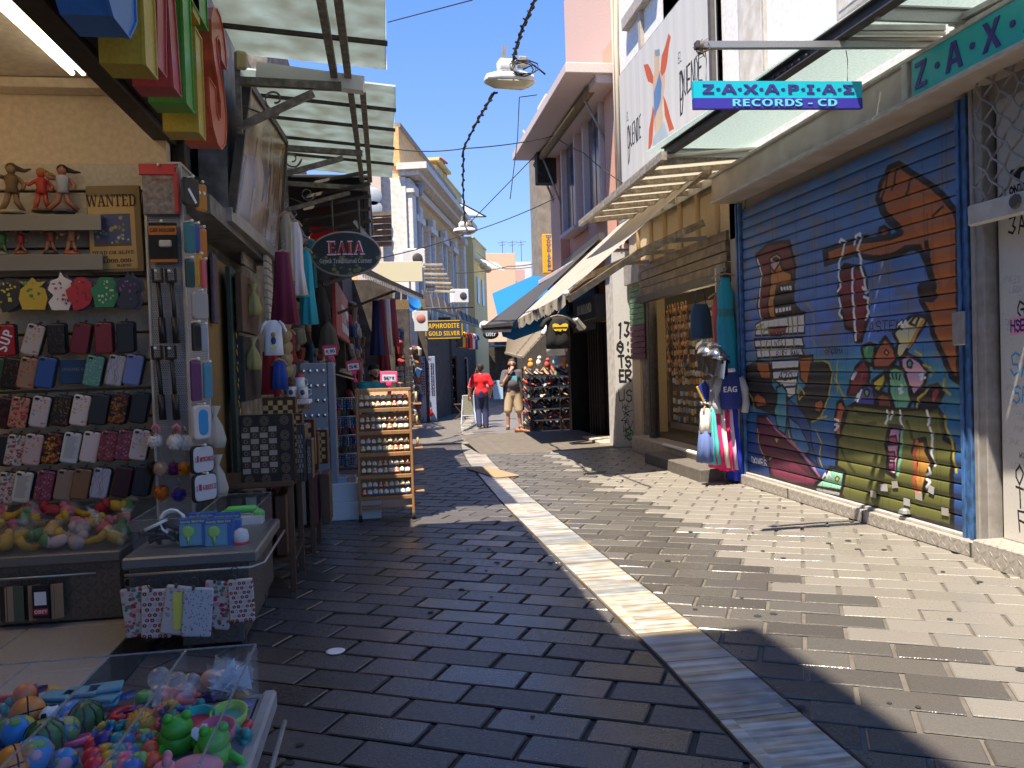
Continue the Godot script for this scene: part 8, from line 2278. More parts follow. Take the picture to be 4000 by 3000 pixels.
func far_street():
	var dark = K("dark_steel"); var wood = K("brown_wood"); var white = K("carton_white"); var steel = K("steel"); var black = K("black_paint")
	var b
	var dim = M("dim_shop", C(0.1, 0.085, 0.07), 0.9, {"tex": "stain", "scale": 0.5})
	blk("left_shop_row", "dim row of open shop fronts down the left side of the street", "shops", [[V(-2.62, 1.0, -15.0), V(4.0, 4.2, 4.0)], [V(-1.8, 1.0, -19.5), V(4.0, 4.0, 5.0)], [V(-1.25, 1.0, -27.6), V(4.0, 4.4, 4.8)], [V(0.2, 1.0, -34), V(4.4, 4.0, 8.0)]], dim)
	var fr = blk("far_shop_row", "dark shop fronts closing the view where the street bends right", "shops", [[V(7, 0.9, -46), V(12, 3.2, 2)], [V(8.0, 0.8, -34), V(4, 3.2, 10)]], dim)
	for i in 6:
		b = B.new(); b.bar(V(3.4 + i * 1.3, 2.3, -44.9), V(4.5 + i * 1.3, 2.2, -43.6), 1.2, 0.05); put("awning_sheet", b, M("awning%d" % (i % 3), [C(0.2, 0.18, 0.15), C(0.05, 0.1, 0.2), C(0.35, 0.32, 0.27)][i % 3], 0.8), fr)
	# wall goods: many small hung things read as one mass
	var st = B.new()
	for i in 1100:
		var t = rng.randf()
		var z = lerpf(-8.4, -29.0, t)
		var x = -0.98 + 0.2 * rng.randf() if z > -12.9 else (-0.6 if z > -17 else (0.22 if z > -22 else 0.78)) + rng.randf() * 0.12
		st.col = [C(0.2, 0.1, 0.05), C(0.3, 0.26, 0.2), C(0.25, 0.03, 0.03), C(0.03, 0.08, 0.2), C(0.4, 0.36, 0.3), C(0.05, 0.04, 0.035)][rng.randi() % 6] * rng.randf_range(0.5, 1.2)
		st.at(V(x, gy(z) + 0.25 + rng.randf() * 2.0, z), rng.randf(), rng.randf() * 0.4, rng.randf() * 0.4); st.box(Vector3.ZERO, V(0.09, rng.randf_range(0.1, 0.32), rng.randf_range(0.08, 0.25)), 0.02)
	var go = put("hung_goods", st, K("painted"))
	stuff(go); go.set_meta("label", "mass of leather bags, clothes and trinkets hung on the shaded shop fronts")
	# gold shop sign
	var gs = thing("gold_shop_sign", "black and gold hanging sign of the gold and silver shop", "sign", V(1.357, 2.035, -19))
	var gold = M("gold_leaf", C(0.75, 0.45, 0.03), 0.4)
	b = B.new(); b.plate(0.88, 0.44, 0.06, 0.07); put("board", b, K("black_board"), gs)
	for y in [0.2, -0.2]:
		b = B.new(); b.box(V(0, y, 0.033), V(0.74, 0.016, 0.008)); put("border", b, gold, gs)
	for x in [0.42, -0.42]:
		b = B.new(); b.box(V(x, 0, 0.033), V(0.016, 0.28, 0.008)); put("border", b, gold, gs)
	text("APHRODITE", 0.15, 0.72, gold, gs, V(0, 0.085, 0.034)); text("GOLD SILVER", 0.14, 0.72, gold, gs, V(0, -0.09, 0.034))
	b = B.new(true); b.tube([V(-0.3, 0.2, 0), V(-0.3, 0.5, 0)], 0.012, 5); b.tube([V(0.3, 0.2, 0), V(0.3, 0.5, 0)], 0.012, 5); b.tube([V(-1.2, 0.5, 0), V(0.7, 0.5, 0)], 0.02, 6); put("hanger_bar", b, dark, gs)
	var ws = pan("white_leaflet_sign", "white hanging poster with a round picture left of the gold sign", "poster", V(0.573, 2.268, -16), V(0.836, 1.876, -16), 0.02, white)
	b = B.new(true); b.at(V(0.0, 0.05, 0.012), 0, PI / 2).lathe([Vector2(0.09, 0), Vector2(0.085, 0.004)], 18); put("round_picture", b, M("rose_print", C(0.45, 0.16, 0.12), 0.6), ws)
	pan("tan_name_board", "tan painted name board above the leather goods", "sign", V(0.161, 2.407, -15), V(0.756, 2.227, -15), 0.03, M("tan_paint", C(0.3, 0.22, 0.1), 0.7, {"tex": "stain", "scale": 5.0}))
	var bf = thing("blue_awning_flap", "small blue fringed awning flap left of the gold sign", "awning")
	b = B.new(true); cloth_sheet(b, V(0.413, 2.449, -14.4), V(0.638, 2.465, -15), V(0.655, 2.234, -14.4), V(0.438, 2.099, -14), 0.02); put("cloth", b, K("tarp_blue"), bf)
	for q in [["sale_sign", "round white and red sale sign under the dark awning", 1047, 705, 0.17, "SALE", C(0.6, 0.55, 0.55)], ["black_oval_sign", "black oval sign with white lettering under the round one", 1060, 722, 0.22, "ultr", C(0.02, 0.02, 0.02)]]:
		var o = thing(q[0], q[1], "sign", V(3.037, 2.383, -25) if q[2] == 1047 else V(3.19, 2.129, -24.8))
		b = B.new(true); b.at(Vector3.ZERO, 0, PI / 2).lathe([Vector2(q[4], -0.02), Vector2(q[4], 0.02)], 20); var f = put("face", b, M(q[0], q[6], 0.5), o)
		if q[2] == 1060: f.scale = V(1.1, 0.7, 1)
		text(q[5], 0.16, q[4] * 1.4, K("sign_red") if q[2] == 1047 else white, o, V(0, 0, 0.024))
	# rusty canopies over the farther shops
	for i in 3:
		var o = thing("rusty_canopy", ["rusty lattice canopy above the gold sign", "lower grey canopy left of the gold sign", "brown canopy flap beyond the gold sign"][i], "canopy")
		var q = [[V(0.98, 3.131, -21), V(2.262, 3.056, -26), V(2.326, 2.761, -26), V(0.987, 2.654, -20)], [V(0.212, 2.777, -15.5), V(0.874, 2.676, -18), V(0.887, 2.443, -18), V(0.177, 2.39, -15)], [V(2.347, 3.069, -27), V(3.698, 3.066, -33), V(3.764, 2.765, -33), V(2.323, 2.673, -26)]][i]
		b = B.new(true); cloth_sheet(b, q[0], q[1], q[2], q[3], 0.02); put("sheet", b, M("rusty_sheet%d" % i, [C(0.2, 0.15, 0.1), C(0.16, 0.15, 0.14), C(0.22, 0.17, 0.12)][i], 0.8, {"tex": "stain", "scale": 1.5}), o)
		for k in 6:
			b = B.new(); b.bar(q[0].lerp(q[1], k / 5.0), q[3].lerp(q[2], k / 5.0), 0.04, 0.05); put("rafter", b, dark, o)
		b = B.new(); b.bar(q[3], q[2], 0.05, 0.06); put("front_bar", b, dark, o)
	# shirts on a line
	for i in 7:
		var o = thing("hung_shirt", "small shirt on the line under the gold sign's right, %s from the left" % ORD[i], "shirt", V(1.98, 2.115, -22) + V(0.08 * i, -0.01 * i, -0.12 * i), 0.9)
		put("cloth", shirt_mesh(0.34, 0.42, 0.08), M("shirt%d" % i, [C(0.03, 0.03, 0.03), C(0.6, 0.4, 0.02), C(0.5, 0.02, 0.02), C(0.02, 0.02, 0.03), C(0.5, 0.02, 0.03), C(0.6, 0.6, 0.6), C(0.02, 0.05, 0.2)][i], 0.85), o)
	# sunglasses stand
	var zs = thing("sunglasses_stand", "pale blue stand of sunglasses with a red flame emblem", "stand", V(1.288, -0.551, -25.973))
	b = B.new(); b.box(V(0, 1.05, 0), V(0.5, 2.06, 0.14), 0.01); put("panel", b, M("pale_blue", C(0.25, 0.3, 0.42), 0.5), zs)
	b = B.new(); b.box(V(-0.42, 1.2, -0.25), V(0.1, 2.3, 0.3), 0.01); put("side_panel", b, white, zs)
	b = B.new(); b.at(V(0.02, 0.3, 0.072)).prism(poly("0,-12 9,-8 11,0 7,8 8,14 1,8 -2,18 -6,8 -10,2 -9,-7", 0.011), 0.004); put("flame", b, K("sign_red"), zs)
	text("ZIPPO", 0.1, 0.26, K("black_cotton"), zs, V(0, 1.98, 0.074))
	for r in 13:
		for i in 3:
			b = B.new(true)
			for s in [-1, 1]: b.ball(V(-0.15 + i * 0.15 + s * 0.03, 1.85 - r * 0.08, 0.085), V(0.026, 0.022, 0.012), 6, 5)
			put("sunglasses", b, M("lens%d" % ((r + i) % 3), [C(0.01, 0.01, 0.012), C(0.02, 0.04, 0.12), C(0.12, 0.04, 0.02)][(r + i) % 3], 0.15), zs)
	# glazed cabinets, easel, boards
	for k in 2:
		var o = thing("glazed_cabinet", ["tall brown glazed cabinet of silverware beside the sunglasses stand", "narrow pale glazed cabinet right of the brown one"][k], "cabinet", [V(2.213, -0.55, -30.536), V(3.095, -0.55, -33.872)][k])
		var w = [0.75, 0.45][k]
		b = B.new(); b.box(V(-w / 2, 1.05, 0), V(0.06, 2.1, 0.5)); b.box(V(w / 2, 1.05, 0), V(0.06, 2.1, 0.5)); b.box(V(0, 2.08, 0), V(w, 0.08, 0.5)); b.box(V(0, 0.12, 0), V(w, 0.24, 0.5)); b.box(V(0, 1.05, -0.24), V(w, 2.1, 0.03)); put("carcass", b, wood if k == 0 else M("pale_wood", C(0.35, 0.33, 0.3), 0.6), o)
		for r in 4:
			b = B.new(); b.box(V(0, 0.45 + r * 0.42, 0), V(w - 0.06, 0.03, 0.4)); put("shelf", b, wood, o)
			b = B.new(true)
			for i in 5: b.ball(V(-w * 0.35 + i * w * 0.17, 0.52 + r * 0.42, 0.08), V(0.04, 0.06, 0.04), 7, 5)
			stuff(put("silverware", b, K("chrome"), o))
	var ea = thing("white_easel", "white framed picture easel standing beside the man in red", "easel", V(2.397, -0.55, -24.568))
	b = B.new(); b.bar(V(-0.22, 0, 0.1), V(-0.14, 0.85, 0), 0.03, 0.03); b.bar(V(0.22, 0, 0.1), V(0.2, 0.85, 0), 0.03, 0.03); b.bar(V(-0.14, 0.85, 0), V(0.2, 0.85, 0), 0.03, 0.03); b.bar(V(-0.2, 0.25, 0.07), V(0.21, 0.25, 0.07), 0.03, 0.03); put("frame", b, white, ea)
	b = B.new(); b.box(V(0.01, 0.55, 0.03), V(0.34, 0.55, 0.01)); put("picture", b, M("pale_print", C(0.4, 0.42, 0.33), 0.6, {"tex": "stain", "scale": 4.0}), ea)
	var ab = pan("a_board", "pale blue and red pavement board beyond the man in grey", "board", V(3.872, 0.626, -30), V(4.246, -0.072, -30), 0.05, M("pale_sky", C(0.35, 0.5, 0.6), 0.5))
	b = B.new(); b.at(V(-0.1, 0.25, 0.03), 0, 0, 0.7).box(Vector3.ZERO, V(0.12, 0.05, 0.01)); put("red_corner", b, K("sign_red"), ab)
	var sl = thing("cafe_stool", "dark wooden folding stool beside the white easel", "stool", V(2.352, -0.551, -26.7))
	b = B.new(); b.box(V(0, 0.5, 0), V(0.4, 0.03, 0.3), 0.006); put("seat", b, wood, sl)
	for s in [-1, 1]:
		b = B.new(); b.bar(V(-0.18, 0, s * 0.13), V(0.18, 0.48, s * 0.13), 0.03, 0.03); put("leg", b, wood, sl); b = B.new(); b.bar(V(0.18, 0, s * 0.12), V(-0.18, 0.48, s * 0.12), 0.03, 0.03); put("leg", b, wood, sl)
	var ks = thing("stone_magnet_rack", "wire rack of grey stone magnets behind the bead rack", "rack", V(0.263, 0.661, -12))
	b = B.new(); b.box(V(0, 0, 0), V(0.02, 1.2, 0.02)); put("post", b, dark, ks)
	for r in 9:
		for i in 4:
			b = B.new(); b.box(V(-0.1 + i * 0.065, 0.5 - r * 0.08, 0.03), V(0.055, 0.06, 0.02), 0.006); put("magnet", b, M("stone_grey", C(0.3, 0.29, 0.26), 0.8), ks)
	# shoe rack
	var sr = thing("shoe_rack", "tiered black metal rack crowded with sandals and shoes", "shoe rack", V(3.9, -0.42, -18.8), 0.12)
	for x in [-0.7, 0.0, 0.7]:
		b = B.new(); b.box(V(x, 0.75, -0.3), V(0.03, 1.5, 0.03)); b.box(V(x, 0.7, 0.3), V(0.02, 1.35, 0.02)); put("post", b, black, sr)
	for r in 6:
		b = B.new(); b.at(V(0, 0.1 + r * 0.25, 0.0), 0, 0.25).box(Vector3.ZERO, V(1.5, 0.015, 0.62 - r * 0.03), 0.003); put("shelf", b, black, sr)
	var cols = [C(0.25, 0.09, 0.03), C(0.03, 0.025, 0.02), C(0.4, 0.22, 0.1), C(0.12, 0.05, 0.03), C(0.5, 0.05, 0.03), C(0.5, 0.45, 0.38), C(0.06, 0.1, 0.06)]
	var shoe = B.new(true)
	shoe.skin([[-0.13, 0.03, 0.07], [-0.1, 0.036, 0.085], [-0.04, 0.036, 0.06], [0.03, 0.04, 0.045], [0.1, 0.042, 0.035], [0.14, 0.025, 0.02]].map(func(q): return range(8).map(func(k): return Vector3(cos(TAU * k / 8) * q[1], maxf(0.0, q[2] * (0.5 + 0.5 * sin(TAU * k / 8))), q[0]))), true)
	var sm = shoe.mesh()
	for r in 6:
		for i in 22:
			var v = rng.randi() % 7
			var o = node("shoe", sm, M("shoe%d" % v, cols[v], 0.5), self, sr.transform * Vector3(-0.66 + (i % 11) * 0.132, 0.13 + r * 0.25 + 0.04 * int(i / 11), 0.08 - 0.2 * int(i / 11) + rng.randf_range(-0.05, 0.05)))
			o.rotation = Vector3(rng.randf_range(0.1, 0.6), rng.randf_range(-0.9, 0.9) + 0.1, 0)
			tag(o, "%s row shoe, %s from the left on the rack's %s shelf from the ground" % [["front", "back"][int(i / 11)], ORD[i % 11], ORD[r]], "shoe", "shoes on the black rack")
	for i in 7:
		var o = thing("toy_charm", "bright felt toy or sandal sunlit on top of the shoe rack, %s from the left" % ORD[i], "felt toy", sr.transform * V(-0.62 + i * 0.2, 1.52 + 0.05 * (i % 2), 0.1), rng.randf() * 3)
		b = B.new(true); b.ball(V(0, 0.05, 0), V(0.07, 0.08, 0.06), 10, 7); b.ball(V(0, 0.16, 0.02), V(0.05, 0.05, 0.05), 9, 6); b.ball(V(0.05, 0.02, 0.05), V(0.03, 0.04, 0.03), 8, 6)
		put("body", b, M("felt%d" % (i % 4), [C(0.7, 0.28, 0.06), C(0.75, 0.7, 0.6), C(0.5, 0.06, 0.05), C(0.3, 0.5, 0.6)][i % 4], 0.8), o)
	var bx = blk("cardboard_box", "grey brown carton standing on the shoe rack beside the felt toys", "box", [[Vector3.ZERO, V(0.4, 0.3, 0.3)]], K("card"), sr.transform * V(0.35, 1.72, -0.1))
	bx.rotation.y = 0.2
	for k in 2:
		var o = node("shoe", sm, K("shoe0"), self, V(3.025, -0.381, -18.455) + V(0.1 * k, 0, 0.05 * k)); o.rotation.y = 1.2; o.scale = Vector3.ONE * 1.3
		tag(o, ["brown shoe lying on the paving by the rack, nearer one", "brown shoe lying on the paving by the rack, farther one"][k], "shoe")

func buildings():
	var ochre = M("ochre_render", C(0.76, 0.5, 0.22), 0.85, {"tex": "blotch", "scale": 0.7}); var trim = M("white_trim", C(0.78, 0.75, 0.7), 0.8, {"tex": "blotch", "scale": 0.9}); var yel = M("yellow_render", C(0.75, 0.6, 0.28), 0.85, {"tex": "grain", "scale": 0.6})
	var grey = M("shutter_grey", C(0.3, 0.33, 0.37), 0.6); var pane = K("window_dark"); var b
	var oh = thing("ochre_house", "ochre neoclassical house with white pilasters, tall grey windows and a heavy cornice", "house", V(0.821, -0.51, -26), 1.33)
	oh.scale = Vector3.ONE * 1.444
	var L = 7.9
	b = B.new(); b.box(V(L / 2, 2.4, -1.6), V(L, 6.0, 3.2)); b.box(V(L / 2, 6.0, -0.25), V(L, 0.85, 0.25)); put("wall", b, ochre, oh)
	b = B.new(); b.box(V(L / 2, 5.5, 0.18), V(L + 0.5, 0.14, 0.66)); b.box(V(L / 2, 5.38, 0.1), V(L + 0.3, 0.12, 0.46)); b.box(V(L / 2, 5.2, 0.03), V(L + 0.1, 0.16, 0.14)); put("cornice", b, trim, oh)
	b = B.new(); b.box(V(L / 2, 6.45, -0.25), V(L, 0.1, 0.34)); put("parapet_cap", b, K("weathered"), oh)
	for x in [0.16, L - 0.1]:
		b = B.new(); b.box(V(x, 2.5, 0.04), V(0.4, 5.3, 0.2), 0.01); b.box(V(x, 5.05, 0.06), V(0.5, 0.2, 0.28), 0.02); put("pilaster", b, trim, oh)
	b = B.new(); b.box(V(-0.05, 2.5, -0.3), V(0.12, 5.6, 0.62)); put("pilaster", b, trim, oh)
	b = B.new(); b.box(V(L / 2, 1.0, 0.2), V(L, 2.3, 0.3)); put("shop_front", b, K("dim_shop"), oh)
	for t in [0.75, 2.35, 4.1, 5.8]:
		b = B.new(); b.box(V(t - 0.33, 3.3, 0.06), V(0.12, 2.5, 0.12)); b.box(V(t + 0.33, 3.3, 0.06), V(0.12, 2.5, 0.12)); b.box(V(t, 4.5, 0.08), V(0.9, 0.14, 0.2)); b.box(V(t, 4.68, 0.1), V(0.22, 0.26, 0.18), 0.03)
		var w = put("window", b, trim, oh)
		for s in [-0.14, 0.14]:
			b = B.new(); b.box(V(t + s, 3.25, 0.03), V(0.26, 2.3, 0.04), 0.006); put("shutter_leaf", b, grey, w)
	b = B.new(true); b.tube([V(0.5, 5.2, 0.2), V(0.5, 4.9, 0.14), V(0.5, 1.0, 0.14)], 0.05, 7); b.at(V(0.5, 5.1, 0.2)).lathe([Vector2(0.05, -0.1), Vector2(0.11, 0.15)], 8); put("drain_pipe", b, grey, oh)
	var cb = blk("cream_flank", "cream rendered flank wall with blue oval openings beside the ochre house", "house", [[V(-0.35, 3.4, -25.8), V(0.8, 9.2, 0.4)]], M("cream_render", C(0.6, 0.5, 0.42), 0.9))
	for i in 4:
		b = B.new(true); b.at(V(-0.205, 6.465, -25.58) - V(0, i * 0.39, 0), 0, PI / 2).lathe([Vector2(0.29, 0), Vector2(0.26, 0.02)], 16); var ov = put("oval_opening", b, grey, cb); ov.scale = V(1, 1, 1)
	for q in [["roof_room", "yellow roof room with a red tiled roof and a see-through window", 878, 962, 352, -33.5, 1.2], ["yellow_upper_block", "pale yellow upper block under the roof room", 907, 959, 379, -35, 4.5], ["yellow_street_house", "tall pale yellow house end standing out into the street", 987, 1021, 514, -39.0, 8.5]]:
		var p0 = {"roof_room": V(1.11, 9.544, -33.5), "yellow_upper_block": V(1.702, 9.3, -35), "yellow_street_house": V(3.526, 7.303, -39)}[q[0]]; var p1 = {"roof_room": V(2.308, 9.645, -33.5), "yellow_upper_block": V(2.721, 9.323, -35), "yellow_street_house": V(4.3, 7.318, -39)}[q[0]]
		var w = p1.x - p0.x
		var o = thing(q[0], q[1], "house", V(p1.x, p0.y, q[5]), -0.26)
		b = B.new()
		if q[0] == "roof_room": b.box(V(-w + 0.12, -0.45, -1.2), V(0.24, 1.0, 2.4)); put("wall", b, yel, o); b = B.new(); b.box(V(-0.2, -0.45, -1.2), V(0.4, 1.0, 2.4)); b.box(V(-w / 2, -0.06, -1.2), V(w, 0.14, 2.4))
		else: b.box(V(-w / 2, -q[6] / 2, -2.2), V(w, q[6], 4.4)); b.box(V(-w / 2, 0.03, -2.2), V(w + 0.1, 0.07, 4.5))
		put("wall", b, yel, o)
		if q[0] == "roof_room":
			for i in 16:
				b = B.new(true); b.tube([Vector3(-w - 0.1 + i * (w + 0.3) / 15.0, 0.08, 0.2), Vector3(-w - 0.1 + i * (w + 0.3) / 15.0, 0.22, -1.3)], 0.05, 7); put("roof_tile", b, M("roof_red", C(0.42, 0.1, 0.06), 0.8), o)
			b = B.new(); b.box(V(-w / 2, 0.05, -1.1), V(w + 0.35, 0.1, 2.7)); put("eaves", b, yel, o)
			b = B.new(); b.box(V(-w / 2 - 0.05, -0.16, -0.02), V(w - 0.6, 0.06, 0.08)); put("window_frame", b, K("dark_steel"), o)
		if q[0] == "yellow_street_house":
			for i in 2:
				b = B.new(); b.box(V(0.012, -2.4, -1.2 - i * 1.6), V(0.05, 1.3, 0.7)); put("window", b, pane, o)
				b = B.new(true); b.at(V(0.3, -1.2, -1.3 - i * 1.5), 0, 0.5).ball(Vector3.ZERO, V(0.2, 0.2, 0.06), 10, 6); put("satellite_dish", b, K("alu_light"), o)
			b = B.new(); b.quad(V(0, -0.9, -0.4), V(1.1, -1.2, -0.4), V(1.1, -1.2, -3.6), V(0, -0.9, -3.6)); put("glass_canopy", b, K("frosted_glass"), o)
	var gc = thing("roof_glass_canopy", "small glass canopy on scrolled brackets above the ochre parapet", "canopy")
	b = B.new(); b.quad(V(2.48, 8.214, -34), V(3.428, 7.889, -34), V(4.595, 7.755, -36), V(3.069, 7.963, -36)); put("pane", b, K("frosted_glass"), gc)
	b = B.new(); b.bar(V(2.48, 8.214, -34), V(3.428, 7.889, -34), 0.04, 0.05); b.bar(V(3.428, 7.889, -34), V(4.595, 7.755, -36), 0.04, 0.05); b.bar(V(2.878, 7.538, -35), V(4.595, 7.755, -36), 0.04, 0.05); put("frame", b, K("dark_steel"), gc)
	for q in [["peach_house", "distant peach house beyond the yellow one", [V(8.2, 9.195 - 5.5, -59.5), V(2.4, 11, 3)], C(0.65, 0.45, 0.3)], ["rose_roof_room", "distant rose coloured roof room", [V(8.656, 9.226 - 1.2, -60), V(1.3, 2.4, 2)], C(0.42, 0.24, 0.22)], ["distant_white_house", "distant white house with roof aerials at the end of the street", [V(10.884, 9.57 - 5.5, -67.5), V(2.2, 11, 3)], C(0.65, 0.62, 0.6)], ["distant_pink_house", "distant low pink house before the white one", [V(9.58, 8.382 - 5, -62.5), V(2.0, 10, 3)], C(0.6, 0.38, 0.33)]]:
		blk(q[0], q[1], "house", [q[2]], M(q[0], q[3], 0.9))
	for i in 3:
		var o = thing("roof_aerial", "thin roof aerial on the distant houses, %s from the left" % ORD[i], "aerial", V([9.825, 10.662, 11.388][i], 9.572 + 0.5, -67))
		b = B.new(); b.bar(V(0, -0.5, 0), V(0, 1.4, 0), 0.04, 0.04); b.bar(V(-0.4, 1.2, 0), V(0.4, 1.3, 0), 0.03, 0.03); b.bar(V(-0.25, 1.0, 0), V(0.25, 1.06, 0), 0.03, 0.03); put("mast", b, K("dark_steel"), o)
	# cream screen and slatted awning under the ochre house
	pan("cream_screen", "cream canvas screen below the ochre house", "screen", V(-0.089, 2.966, -14), V(0.667, 2.627, -14), 0.03, M("cream_canvas", C(0.62, 0.58, 0.42), 0.85))
	var sa = thing("striped_awning", "grey and white slatted awning right of the cream screen", "awning")
	for i in 7:
		b = B.new(); b.bar(V(0.782, 3.16, -16) + V(0.02 * i, -0.06 * i, -0.25 * i), V(1.149, 3.156, -16) + V(0.06 * i, -0.065 * i, -0.25 * i), 0.2, 0.03); put("slat", b, K("rib_paint") if i % 2 else K("white_awning_cloth"), sa)
	for q in [[V(0.607, 3.403, -17), "air conditioner on a bracket below the ochre cornice"], [V(2.194, 3.232, -24), "air conditioner under the yellow house"]]:
		var o = thing("wall_air_conditioner", q[1], "air conditioner", q[0], 0.2)
		b = B.new(); b.box(Vector3.ZERO, V(0.5, 0.4, 0.3), 0.02); put("casing", b, K("white_plastic"), o)
		b = B.new(true); b.at(V(0.08, 0, 0.152), 0, PI / 2).lathe([Vector2(0.11, 0), Vector2(0.1, 0.01), Vector2(0.03, 0.012)], 14); put("fan_grille", b, K("dark_steel"), o)

func wire(label: String, pts: Array, r: float, sag = 0.0, wound = false):
	var b = B.new(true)
	var out = []
	for i in pts.size() - 1:
		for k in 12:
			var t = k / 12.0
			out.append(pts[i].lerp(pts[i + 1], t) - V(0, sag * 4 * t * (1 - t), 0))
	out.append(pts[-1])
	b.tube(out, r, 5)
	if wound:
		var o2 = []
		for i in out.size(): o2.append(out[i] + Vector3(cos(i * 1.9), sin(i * 2.3) * 0.4, sin(i * 1.9)) * r * 2.0)
		b.tube(o2, r * 0.8, 5)
	tag(put("overhead_wire", b, M("wire_black", C(0.025, 0.022, 0.024), 0.7)), label, "wire", "wires over the street")

func overhead():
	var b
	var shell = M("lamp_white", C(0.72, 0.72, 0.7), 0.35)
	for k in 2:
		var o = thing("street_lamp", ["white street lamp hanging on wires near the middle of the sky", "smaller white street lamp hanging farther down the street"][k], "street lamp", [V(1.132, 3.59, -7), V(1.504, 3.633, -15)][k], [0.1, 0.2][k])
		o.scale = Vector3.ONE * [1.0, 0.95][k]
		var sec = func(x, w, h): return range(10).map(func(j): return V(x, maxf(-0.01, sin(TAU * j / 10) * h), cos(TAU * j / 10) * w))
		b = B.new(true); b.skin([sec.call(-0.215, 0.04, 0.02), sec.call(-0.2, 0.08, 0.05), sec.call(-0.1, 0.1, 0.08), sec.call(0.1, 0.11, 0.09), sec.call(0.2, 0.09, 0.07), sec.call(0.22, 0.04, 0.03)]); b.box(V(-0.02, 0.12, 0), V(0.16, 0.12, 0.12), 0.02); put("housing", b, shell, o)
		b = B.new(true); b.skin([[-0.2, 0.06, 0.012], [-0.12, 0.09, 0.045], [0.12, 0.095, 0.05], [0.2, 0.07, 0.012]].map(func(q): return range(10).map(func(j): return V(q[0], -0.012 - absf(sin(PI * j / 9)) * q[2], cos(PI * j / 9) * q[1]))), true); put("diffuser", b, M("diffuser_amber", C(0.5, 0.42, 0.28), 0.3), o)
		b = B.new(); b.box(V(0.12, 0.17, 0), V(0.08, 0.09, 0.07), 0.01); put("clamp", b, K("alu"), o); b = B.new(); b.bar(V(-0.05, 0.17, 0), V(-0.03, 0.3, 0), 0.03, 0.03); put("clamp", b, K("alu"), o)
	wire("thick wound cable rising from the near lamp to the top of the view", [V(1.166, 3.653, -7), V(1.163, 3.781, -6.9), V(1.169, 3.836, -6.5), V(1.18, 3.842, -6), V(1.195, 3.886, -5.8)], 0.011, 0.0, true)
	wire("wound cable from the near lamp down to the wire knot", [V(1, 3.492, -7), V(1.107, 3.881, -9), V(1.128, 4.078, -11)], 0.012, 0.0, true)
	wire("vertical cable from the wire knot down to the far lamp", [V(1.128, 4.078, -11), V(1.306, 4.033, -13), V(1.517, 3.743, -15)], 0.012, 0.0, true)
	wire("horizontal wire from the clear awning to the wire knot", [V(0.14, 4.075, -11), V(1.128, 4.078, -11)], 0.008, 0.04)
	wire("wire from the knot to the corner of the pink house", [V(1.128, 4.078, -11), V(2.79, 4.822, -13)], 0.008, 0.03)
	wire("loose wire end hanging from the near lamp", [V(1.371, 3.48, -7), V(1.216, 3.457, -7), V(1.188, 3.1, -7), V(1.107, 2.584, -7)], 0.004)
	wire("slack wire from the pink house down to the far lamp", [V(3.004, 5.089, -14), V(1.621, 3.802, -15)], 0.008)
	wire("long wire from the right facade past the far lamp to the left", [V(2.797, 3.828, -13), V(1.649, 3.632, -15), V(-0.032, 2.625, -11)], 0.008, 0.03)
	wire("thin wire crossing the upper sky from the left awning", [V(0.118, 4.062, -7), V(0.716, 3.826, -6)], 0.005)
	wire("far pair of wires from the yellow house to the yellow sign", [V(2.299, 4.14, -26), V(3.704, 4.092, -24), V(4.138, 3.76, -20)], 0.012, 0.05)
	wire("lower far wire across to the yellow sign", [V(3.214, 5.072, -28), V(3.786, 4.266, -26), V(4.135, 3.668, -20)], 0.01, 0.06)
	wire("barbed looking wire along the pink facade", [V(3.045, 5.089, -14), V(3.027, 4.297, -12), V(3.169, 3.513, -10.5)], 0.007, 0.02)
	b = B.new(true)
	for i in 3: b.tube(range(9).map(func(k): return V(1.238, 3.659, -6.9) + Vector3(cos(k * 0.8 + i) * (0.09 + 0.02 * i), sin(k * 0.8 + i) * 0.06, 0.03 * i)), 0.006, 5)
	b.tube([V(1.238, 3.659, -6.9), V(1.319, 3.7, -6.9), V(1.378, 3.662, -6.9), V(1.429, 3.62, -6.9)], 0.008, 5)
	tag(put("cable_coil", b, K("wire_black")), "loops of spare cable tangled over the near street lamp", "cable")

